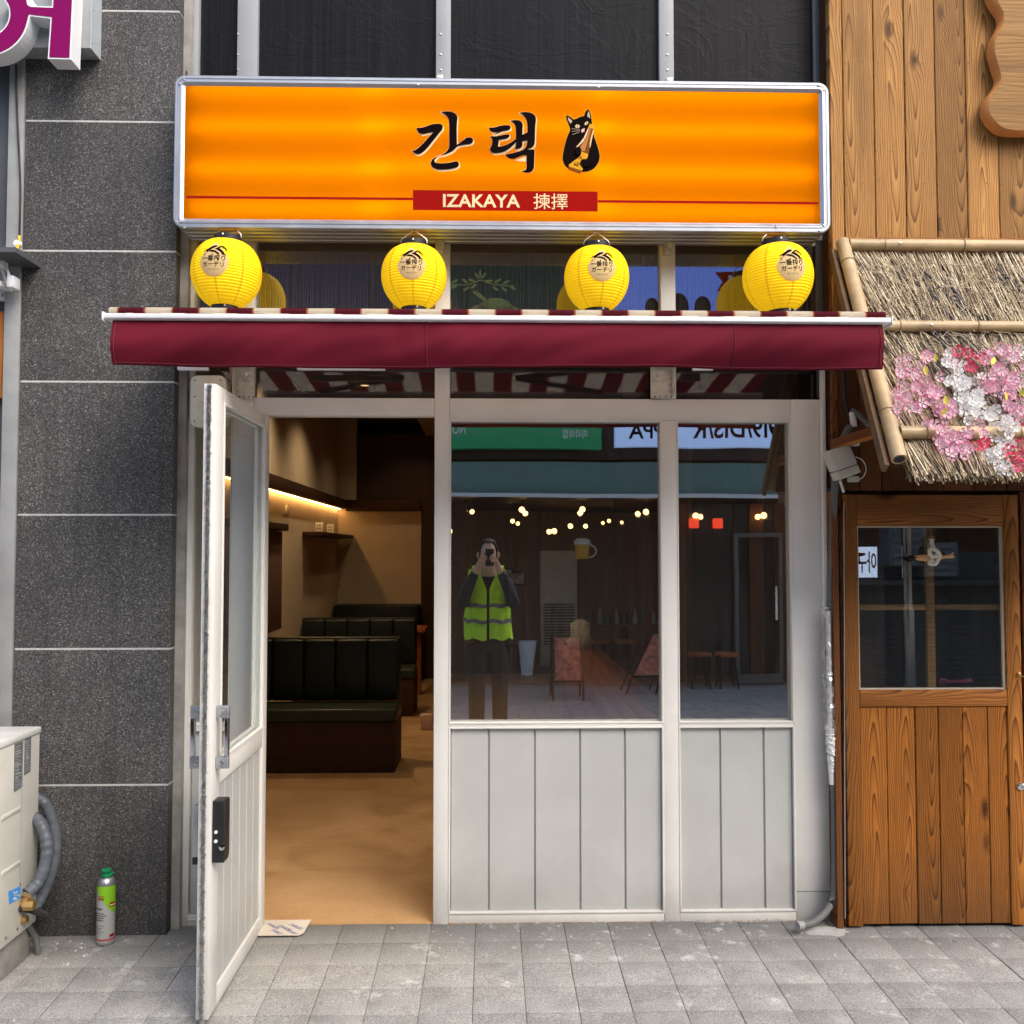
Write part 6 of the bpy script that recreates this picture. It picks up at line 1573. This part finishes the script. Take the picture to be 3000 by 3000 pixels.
for px, r_ in ((1906, 20), (2055, 24), (1985, 30)):
    m = MB(); m.quad(*[(R(x,y,VO).x, YO+.103, R(x,y,VO).z) for x, y in ellipse(px, 905, r_, r_*1.4, 14)]); m.build('dark_blot', M['ink'], bb2, fix=False)
for k, (pa, pb) in enumerate(((560, 850), (880, 1080), (1110, 1190))):
    a, q = R(pa, 762, VO), R(pb, 960, VO)
    m = MB(); m.box(a.x, q.x, YO-.001, YO+.03, q.z, a.z); m.build('upper_window', plain('violet_glass_%d' % k, (.10,.095,.14), .3), pub)
# lamps and furniture in the pub
bulb = emit('globe_lamp', (1., .60, .20), 4)
for k, (px, py, V, r_) in enumerate(((1359,1498,10,.055),(1382,1501,10,.045),(1528,1494,10,.055),(1538,1505,10,.05),(1706,1490,10,.055),(1699,1501,10,.05),(1868,1502,10,.05),(1892,1496,10,.055),(1501,1528,11.5,.045),(1516,1535,11.5,.04),(1607,1558,12,.055),(1622,1556,12,.06),(1670,1540,12,.055),(1715,1540,12,.05),(1766,1530,12,.035),(1784,1524,12,.04),(1821,1528,12,.035),(2041,1509,10,.055),(2055,1511,10,.045),(2218,1512,10,.05),(2235,1508,10,.055),(1322,1555,12,.04),(1332,1567,12,.04))):  # paired globes repeat one lamp, copying its doubled reflection in double glazing
    r_ *= .8; V = 8.95 if px > 2000 else V; c = R(px, py, V); t = thing('globe_lamp', 'warm globe lamp in the pub, paired to copy its doubled reflection', 'lamp', c, 'warm globe lamps in the pub')
    m = MB(); m.lathe([(.001,-r_)]+[(r_*math.cos(a), r_*math.sin(a)) for a in [(-1.3+i*.26) for i in range(11)]]+[(.001, r_)], 14, c, cap=False); m.build('globe', bulb, t, smooth=80)
    m = MB(); m.tube([c+Vector((0,0,r_)), (c.x, c.y, zo+.1)], .006, 5); m.build('cord', M['black'], t)
ac2 = thing('standing_air_conditioner', 'tall cream air conditioner with louvres inside the pub', 'air conditioner', R(1640, 1950, 10.8))
a, q = R(1582, 1612, 10.8), R(1692, 1945, 10.8)
m = MB(); m.box(a.x, q.x, a.y-.3, a.y, gO+.03, a.z); m.build('casing', plain('tan_casing', (.46,.36,.25), .5), ac2, bevel=.01)
z = R(1640,1890,10.8).z
while z < R(1640,1765,10.8).z:
    m = MB(); m.box(a.x+.05, q.x-.05, a.y+.001, a.y+.02, z, z+.018); m.build('louvre', plain('tan_louvre', (.22,.17,.11), .5), ac2) if 0 else m.build('louvre', M['darkwood'], ac2); z += .045
pt_ = thing('white_planter', 'tall white tapered planter inside the pub', 'planter', R(1545, 1965, 9.8))
c = R(1545, 1965, 9.8); c.z = gO+.03; m = MB(); m.lathe([(0,0),(.08,0),(.13,.5),(.12,.5),(.0,.48)], 18, c); m.build('pot', M['white'], pt_, smooth=40)
for k, (px, lab, tilt) in enumerate(((1660, 'A frame menu board standing on the tiles across the street', .0), (1870, 'slanted red menu stand leaning at the pub front', .28))):
    t = thing('menu_board', lab, 'menu board', R(px, 2085, 8.0), 'menu boards outside the pub')
    c = R(px, 2085, 7.6 if k == 0 else 8.2); c.z = gz(c.y)
    for s in (-1, 1):
        for e_ in (-1, 1):
            m = MB(); xa_ = c.x+e_*.19; m.tube([(xa_, c.y+s*.24, c.z), (xa_+tilt*1.1, c.y+s*.015, c.z+.80)], .014, 6); m.build('leg', M['darkwood'], t)
        m = MB(); m.tube([(c.x-.19+tilt*.3, c.y+s*.18, c.z+.22), (c.x+.19+tilt*.3, c.y+s*.18, c.z+.22)], .010, 6); m.build('crossbar', M['darkwood'], t)
        m = MB(); w_ = .16; hh = .72
        o0, o1 = s*.19, s*.03; c0 = c; c = c+Vector((tilt*.3, 0, .24)); hh = .50
        m.hexa([(c.x-w_,c.y+o0-.01,c.z),(c.x+w_,c.y+o0-.01,c.z),(c.x+w_,c.y+o0+.01,c.z),(c.x-w_,c.y+o0+.01,c.z),(c.x-w_+tilt,c.y+o1-.01,c.z+hh),(c.x+w_+tilt,c.y+o1-.01,c.z+hh),(c.x+w_+tilt,c.y+o1+.01,c.z+hh),(c.x-w_+tilt,c.y+o1+.01,c.z+hh)])
        m.build('panel', plain('menu_red_%d%d' % (k, s), (.50,.15,.09) if s > 0 else (.12,.04,.03), .5, var=.75, vscale=17), t); c = c0
mg = thing('beer_mug_sign', 'yellow beer mug sign with outlined handle hanging in the pub', 'sign', R(1705, 1612, 9.6))
c = R(1705, 1612, 9.6)
m = MB(); m.lathe([(0,-.12),(.10,-.12),(.11,.09),(0,.09)], 20, c); m.build('beer', emit('beer_yellow', (.45,.25,.015), .05), mg, smooth=50)
m = MB(); m.lathe([(0,.0),(.13,.0),(.12,.06),(.06,.09),(0,.08)], 16, c+Vector((0,0,.09))); m.build('foam', M['cream'], mg, smooth=50)
m = MB(); m.tube([c+Vector((.11+.10*math.sin(t), 0, -.01+.09*math.cos(t))) for t in [i*math.pi/10 for i in range(11)]], .012, 8); m.build('handle', M['cream'], mg, smooth=50)
for k, (px, lab) in enumerate(((1350, 'dark pub table with bench at the left of the pub front'), (1900, 'dark pub table deep inside the pub'))):
    c = R(px, 1950, 10.5 + k*2); m = MB(); m.box(c.x-.5, c.x+.5, c.y-.35, c.y+.35, gO+.7, gO+.74); m.box(c.x-.45, c.x-.4, c.y-.3, c.y+.3, gO+.03, gO+.7); m.box(c.x+.4, c.x+.45, c.y-.3, c.y+.3, gO+.03, gO+.7)
    one(m, 'pub_table', M['darkwood'], lab, 'table')
for k, px in enumerate((2035, 2105)):
    c = R(px, 1530, 8.95); t = thing('red_lantern', ('red box lantern glowing in the pub, left one of the right window', 'red box lantern glowing in the pub, right one of the right window')[k], 'lamp', c, 'red lanterns in the pub')
    m = MB(); m.box(c.x-.06, c.x+.06, c.y-.06, c.y+.06, c.z-.07, c.z+.07); m.build('shade', emit('red_glow_%d' % k, (.9,.06,.02), .8), t, bevel=.01)
    m = MB(); m.tube([c+Vector((0,0,.07)), (c.x, c.y, zo+.1)], .006, 5); m.build('cord', M['black'], t)
for k, (px, py, w_, h_) in enumerate(((1470, 1690, .42, .32), (1515, 1695, .30, .26), (1640, 1670, .30, .40))):
    c = R(px, py, 12.5); t = thing('framed_picture', ('wide framed picture on the pub wall behind the photographer', 'small framed picture beside the wide one in the pub', 'upright framed picture right of the others in the pub')[k], 'picture', c, 'framed pictures in the pub')
    m = MB(); m.box(c.x-w_/2, c.x+w_/2, c.y-.03, c.y, c.z-h_/2, c.z+h_/2); m.build('frame', M['darkwood'], t, bevel=.004)
    m = MB(); m.box(c.x-w_/2+.03, c.x+w_/2-.03, c.y+.0005, c.y+.004, c.z-h_/2+.03, c.z+h_/2-.03); m.build('print', plain('pub_print_%d' % k, (.38,.36,.33), .5, var=.7, vscale=14), t)
c0 = R(1830, 1830, 11.5)
m = MB(); m.box(c0.x-.7, c0.x+.7, c0.y-.2, c0.y+.1, c0.z-.03, c0.z); m.box(c0.x-.7, c0.x-.66, c0.y-.2, c0.y+.1, gO+.03, c0.z-.031); m.box(c0.x+.66, c0.x+.7, c0.y-.2, c0.y+.1, gO+.03, c0.z-.031)
one(m, 'bar_shelf', M['dstile'], 'wooden bar shelf with bottles inside the pub across the street', 'shelf')
bt = [plain('bottle_green', (.03,.12,.04), .12), plain('bottle_brown', (.16,.06,.02), .12), plain('bottle_clear', (.45,.45,.40), .1)]
random.seed(8)
for k in range(13):
    x = c0.x-.6+k*.1+random.uniform(-.015,.015); y = c0.y-.05+random.uniform(-.06,.06); h_ = random.uniform(.22, .30)
    m = MB(); m.lathe([(0,0),(.033,0),(.034,h_*.6),(.014,h_*.76),(.013,h_),(0,h_)], 12, (x, y, c0.z+.001))
    o = one(m, 'bottle', bt[k % 3], 'bottle standing in the row on the bar shelf of the pub', 'bottle', 'bottles on the bar shelf', smooth=50)
for k, px in enumerate((1760, 1835, 2050, 2130)):
    c = R(px, 2030, 10.2 if k < 2 else 8.6); zf = gO+.03 if k < 2 else gz(c.y)
    t = thing('wooden_stool', ('left stool before the pub bar', 'right stool before the pub bar', 'left stool outside the right pub window', 'right stool outside the right pub window')[k], 'stool', (c.x, c.y, zf), 'wooden stools at the pub')
    m = MB(); m.lathe([(0,.42),(.16,.42),(.165,.45),(.15,.465),(0,.465)], 18, (c.x, c.y, zf)); m.build('seat', M['tabletop'], t, smooth=40)
    for a in (.8, 2.4, 3.9, 5.5):
        m = MB(); m.tube([(c.x+.17*math.cos(a), c.y+.17*math.sin(a), zf), (c.x+.11*math.cos(a), c.y+.11*math.sin(a), zf+.42)], .014, 6); m.build('leg', M['darkwood'], t)
xw = R(2215, 1700, VO-.15)
t = thing('glass_door', 'pale framed glass door of the pub, mirrored faintly in the right window', 'door', (R(2200,1900,VO-.2).x, YO+.05, gO))
xa_, xb_ = R(2160,1800,VO-.15).x, R(2300,1800,VO-.15).x; zt2 = rz(1560)
m = MB(); m.box(xa_, xa_+.05, YO+.0, YO+.06, gO+.02, zt2); m.box(xb_-.05, xb_, YO+.0, YO+.06, gO+.02, zt2); m.box(xa_+.05, xb_-.05, YO+.0, YO+.06, zt2-.06, zt2); m.box(xa_+.05, xb_-.05, YO+.0, YO+.06, gO+.02, gO+.14); m.build('frame', plain('door_frame_grey', (.17,.14,.12), .5), t)
m = MB(); m.box(xb_-.12, xb_-.09, YO+.061, YO+.10, gO+.9, gO+1.35); m.build('handle', M['chrome'], t)
# wall units that the timber door glass mirrors
for k, (pa, pb, ya, yb, lab) in enumerate(((2590, 2700, 1545, 1660, 'grey louvred air conditioner high across the street'), (2690, 2790, 1590, 1690, 'smaller grey condenser beside the louvred one across the street'))):
    a, q = R(pa, ya, VO-.5), R(pb, yb, VO-.5); t = thing('wall_condenser', lab, 'air conditioner', q, 'condensers across the street')
    m = MB(); m.box(a.x, q.x, YO+.1, YO+.45, q.z, a.z); m.build('casing', plain('grey_unit_%d' % k, (.20,.21,.23), .5), t, bevel=.01)
    for i in range(5):
        z = q.z+(a.z-q.z)*(i+.5)/5; m = MB(); m.box(a.x+.05, q.x-.05, YO+.451, YO+.47, z-.03, z+.02); m.build('slat', M['grey_metal'], t)
a, q = R(2440, 1700, VO-.4), R(3010, 1712, VO-.4); m = MB(); m.box(a.x, q.x+1, YO+.02, YO+.5, q.z, a.z); one(m, 'metal_ledge', M['dark_metal'], 'dark ledge carrying the condensers across the street', 'ledge')
t = thing('shutter', 'dark slatted roller shutter across the street, mirrored in the timber door', 'shutter', R(2800, 2000, VO))
for i in range(26):
    z = gO+.02+i*.07; m = MB(); m.box(R(2500,1800,VO).x, R(3050,1800,VO).x, YO-.01, YO+.03+.01*(i % 2), z, z+.062); m.build('slat', M['dark_metal'], t)
t = thing('lit_sign', 'small pale lit sign with dark red characters across the street', 'sign', R(2530, 1650, VO-.8))
a, q = R(2490, 1603, VO-.8), R(2552, 1692, VO-.8)
m = MB(); m.box(a.x, q.x, a.y-.1, a.y, q.z, a.z); m.build('face', emit('lit_white_face', (.60,.72,.95), 1.6), t)
opp_text('아구', Vector(((a.x+q.x)/2, 0, (a.z+q.z)/2)), (a.z-q.z)*.7, abs(q.x-a.x)*.9, 'lettering', M['red'], t, a.y+.003)
c = R(2640, 1900, 7.6); m = MB(); m.tube([(c.x, c.y, gz(c.y)), (c.x, c.y, 3.4)], .055, 14); m.tube([(c.x-.0, c.y, gz(c.y)), (c.x, c.y, R(2640,1780,7.6).z)], .075, 14); one(m, 'street_pole', M['chrome'], 'dark polished street pole mirrored in the timber door glass', 'pole', smooth=50)

# ------------------------------------------------------------------ photographer (mirrored in the window)
PX, PY = -.015, -D-.34
pg = gz(PY)
HZ = EYE - pg                               # lens height over the ground there
def skin_body(name, nodes, edges, root, mat, parent, sub=2):
    me = bpy.data.meshes.new(name); me.from_pydata([n[:3] for n in nodes], edges, []); me.materials.append(mat)
    o = bpy.data.objects.new(name, me); C.objects.link(o)
    o.modifiers.new('skin', 'SKIN'); s = o.modifiers.new('sub', 'SUBSURF'); s.levels = s.render_levels = sub
    for i, n in enumerate(nodes):
        d = me.skin_vertices[0].data[i]; r_ = n[3]; d.radius = r_ if isinstance(r_, tuple) else (r_, r_); d.use_root = (i == root)
    dg = bpy.context.evaluated_depsgraph_get(); m2 = bpy.data.meshes.new_from_object(o.evaluated_get(dg))
    o.modifiers.clear(); o.data = m2; m2.polygons.foreach_set('use_smooth', [True]*len(m2.polygons))
    if not m2.materials: m2.materials.append(mat)
    o.location = (0,0,0)
    for v in m2.vertices: v.co += Vector((PX, PY, pg))
    attach(o, parent); return o
pe = thing('person', 'person in a bright yellow vest holding a phone up at face height', 'person', (PX, PY, pg))
skin_ = plain('skin', (.62,.38,.27), .5, var=.05)
nodes = [(0,0,.95,(.07,.05)),(0,0,1.10,(.08,.06)),(0,0,1.30,(.13,.085)),(0,.0,1.46,(.08,.07)),(0,.01,1.53,.058),(0,.03,1.61,(.068,.078)),(0,.03,1.68,(.078,.095)),(0,.025,1.76,(.072,.088)),(0,.02,1.81,(.04,.05))]
edges = [(i, i+1) for i in range(8)]
def add(p, r_, par): nodes.append((*p, r_)); edges.append((par, len(nodes)-1)); return len(nodes)-1
for s in (-1, 1):
    a = add((s*.17,0,1.42), .062, 3); e = add((s*.235,.15,1.22), .047, a); w = add((s*.085,.245,HZ-.125), .030, e)
    pm = add((s*.066,.278,HZ-.070), (.030,.016), w)
    for k, (dx, dz) in enumerate(((-.02,.022),(-.028,.004),(-.028,-.016),(-.022,-.034))):
        f1 = add((s*(.062+dx*.6),.318,HZ-.055+dz), .0095, pm); f2 = add((s*(.062+dx*1.3),.332,HZ-.050+dz), .0085, f1); add((s*(.062+dx*1.9),.334,HZ-.048+dz), .007, f2)
    t1_ = add((s*.052,.290,HZ-.085), .011, pm); add((s*.034,.300,HZ-.080), .009, t1_)
    h = add((s*.085,0,.88), .045, 0); kn = add((s*.10,.01,.50), .062, h); an = add((s*.10,-.01,.09), .045, kn); add((s*.115,.13,.035), .038, an)
skin_body('body', nodes, edges, 0, skin_, pe)
cloth = plain('dark_navy_cloth', (.018,.02,.028), .85, bscale=20, bstr=.5)
nodes = [(0,0,.88,(.172,.128)),(0,0,1.0,(.168,.122)),(0,0,1.10,(.158,.112)),(0,0,1.30,(.178,.122)),(0,.0,1.45,(.115,.098)),(0,.01,1.50,(.075,.075))]; edges = [(i, i+1) for i in range(5)]
for s in (-1, 1):
    a = add((s*.172,0,1.42), .075, 4); e = add((s*.238,.15,1.22), .06, a); add((s*.105,.23,HZ-.165), .042, e)
skin_body('jumper', nodes, edges, 0, cloth, pe)
nodes = [(0,0,.98,(.16,.115)),(0,0,.90,(.165,.12))]; edges = [(0,1)]
for s in (-1, 1):
    h = add((s*.095,0,.86), .105, 1); kn = add((s*.105,.01,.48), .082, h); add((s*.105,-.005,.10), .072, kn)
skin_body('trousers', nodes, edges, 0, plain('dark_trousers', (.02,.017,.016), .85), pe)
for s in (-1, 1):
    m = MB(); m.tube([(PX+s*.105,PY-.05,pg+.045),(PX+s*.108,PY+.03,pg+.05),(PX+s*.115,PY+.13,pg+.035),(PX+s*.118,PY+.185,pg+.028)], [.045,.05,.044,.024], 12); m.build('shoe', M['black'], pe, smooth=70)
# face and hair
m = MB(); m.lathe([(.002,-.02)]+[(.092*math.sin(a), .02+.095*(1-math.cos(a))*.5) for a in [i*.2 for i in range(1, 12)]][::-1][:0], 12) if 0 else None
m = MB()
for i in range(9):
    for k in range(18):
        a = 2*math.pi*k/18; t = i/8*(1.85 if math.sin(a) < .2 else 1.85-.95*min(1, (math.sin(a)-.2)/.4))
        m.v.append((PX+.088*math.sin(t)*math.cos(a), PY+.012+.108*math.sin(t)*math.sin(a)-.006, pg+1.735+.098*math.cos(t)+(.0 if math.sin(a) < .3 else .012*i/8)))
for i in range(8):
    for k in range(18): a = i*18+k; b_ = i*18+(k+1) % 18; m.f.append((a, b_, b_+18, a+18))
m.build('hair', plain('black_hair', (.012,.011,.011), .6), pe, smooth=80)
m = MB(); m.tube([(PX,PY+.112,pg+1.70),(PX,PY+.130,pg+1.672),(PX,PY+.118,pg+1.660)], [.008,.013,.008], 8); m.build('nose', skin_, pe, smooth=80)
for s in (-1, 1):
    m = MB(); m.lathe([(.001,-.008),(.008,-.004),(.010,0),(.008,.004),(.001,.008)], 10, (PX+s*.032, PY+.108, pg+1.70), cap=False); m.build('eye', M['ink'], pe, smooth=80)
    m = MB(); m.tube([(PX+s*.084,PY+.015,pg+1.715),(PX+s*.096,PY+.008,pg+1.695),(PX+s*.086,PY+.018,pg+1.655)], [.008,.014,.008], 8); m.build('ear', skin_, pe, smooth=80)
m = MB(); m.tube([(PX-.026,PY+.108,pg+1.632),(PX,PY+.116,pg+1.630),(PX+.026,PY+.108,pg+1.632)], [.003,.006,.003], 8); m.build('mouth', plain('lip', (.35,.13,.11), .5), pe, smooth=80)
# vest: two fronts, back, shoulder straps
vm, vnt, vb = new_mat('neon_vest')
vz = nd(vnt, 'SeparateXYZ', Vector=nd(vnt, 'TexCoord').outputs['Object'])
nz_ = nd(vnt, 'TexNoise', Vector=objco(vnt), Scale=14., Detail=3.).outputs[0]
vnt.links.new(ramp(vnt, nz_, [(.3, (.40,.78,.0)), (.7, (.60,.95,.02))]), vb.inputs['Base Color']); vb.inputs['Roughness'].default_value = .7
vb.inputs['Emission Color'].default_value = (.5,1,0,1); vb.inputs['Emission Strength'].default_value = .0
bump(vnt, vb, nz_, .8, .02)
ztop, zbot = EYE-.16, EYE-.79
def vest_pt(a, u):                          # a angle from the front (+y), u 0 top .. 1 bottom
    z = ztop+(zbot-ztop)*u
    wx = .178+.038*u; wy = .145+.035*u
    k = 1+.035*math.sin(a*9+u*6)+.03*math.sin(a*5-u*11)+.05*math.sin(a*14+2*math.sin(u*5))*u
    return Vector((PX+wx*k*math.sin(a), PY+wy*k*math.cos(a), z+.012*math.sin(a*7)*u))
for s in (-1, 1):
    m = MB(); na, nu = 14, 22
    for i in range(nu+1):
        u = i/nu
        a_in = .06+ (.5*(1-u*3.4)*.9 if u < .29 else 0)
        a_out = 1.9 if u > .32 else .78+.25*u
        for k in range(na+1): m.v.append(tuple(vest_pt(s*(a_in+(a_out-a_in)*k/na), u)))
    for i in range(nu):
        for k in range(na): a = i*(na+1)+k; m.f.append((a, a+1, a+na+2, a+na+1))
    m.build('vest', vm, pe, smooth=80)
    for u0 in (.50, .72):
        m = MB()
        for k in range(15):
            a = s*(.06+1.84*k/14)
            for uu in (u0, u0+.055): q = vest_pt(a, uu); d = Vector((math.sin(a), math.cos(a), 0))*.006; m.v.append(tuple(q+d))
        m.f += [(2*k, 2*k+1, 2*k+3, 2*k+2) for k in range(14)]; m.build('reflective_band', plain('grey_tape_%d_%d' % (s, int(u0*100)), (.16,.15,.16), .5), pe, smooth=80)
    for u0, a0, hw, du in ((.57, .55, .30, .10), (.80, .60, .32, .12), (.30, .5, .22, .12)):
        m = MB()
        for i in range(5):
            for k in range(7):
                a = s*(a0-hw+2*hw*k/6); q = vest_pt(a, u0+du*i/4); m.v.append(tuple(q+Vector((math.sin(a), math.cos(a), 0))*(.012+.008*math.sin(k/6*3.14))))
        for i in range(4):
            for k in range(6): a = i*7+k; m.f.append((a, a+1, a+8, a+7))
        m.build('vest_pocket', vm, pe, smooth=60)
    m = MB()
    for i in range(9):
        t = i/8; 
        for k in (0, 1):
            x = PX+s*(.075+.055*k+.02*t); m.v.append((x, PY+.135-.02*t-(.11*t), ztop-.01+.04*math.sin(t*1.57)+.0))
    m.f += [(2*k, 2*k+1, 2*k+3, 2*k+2) for k in range(8)]; m.build('shoulder_strap', vm, pe, smooth=60)
m = MB(); na = 16
for i in range(11):
    for k in range(na+1): m.v.append(tuple(vest_pt(1.9+(2*math.pi-3.8)*k/na, .0+i/10)))
for i in range(10):
    for k in range(na): a = i*(na+1)+k; m.f.append((a, a+1, a+na+2, a+na+1))
m.build('vest_back', vm, pe, smooth=80)
ph = thing('phone', 'dark phone held upright in front of the photographer', 'phone', (0, -D-.03, EYE))
m = MB(); m.box(-.040, .036, -D-.030, -D-.022, EYE-.128, EYE+.022); m.build('case', M['black'], ph, bevel=.003)
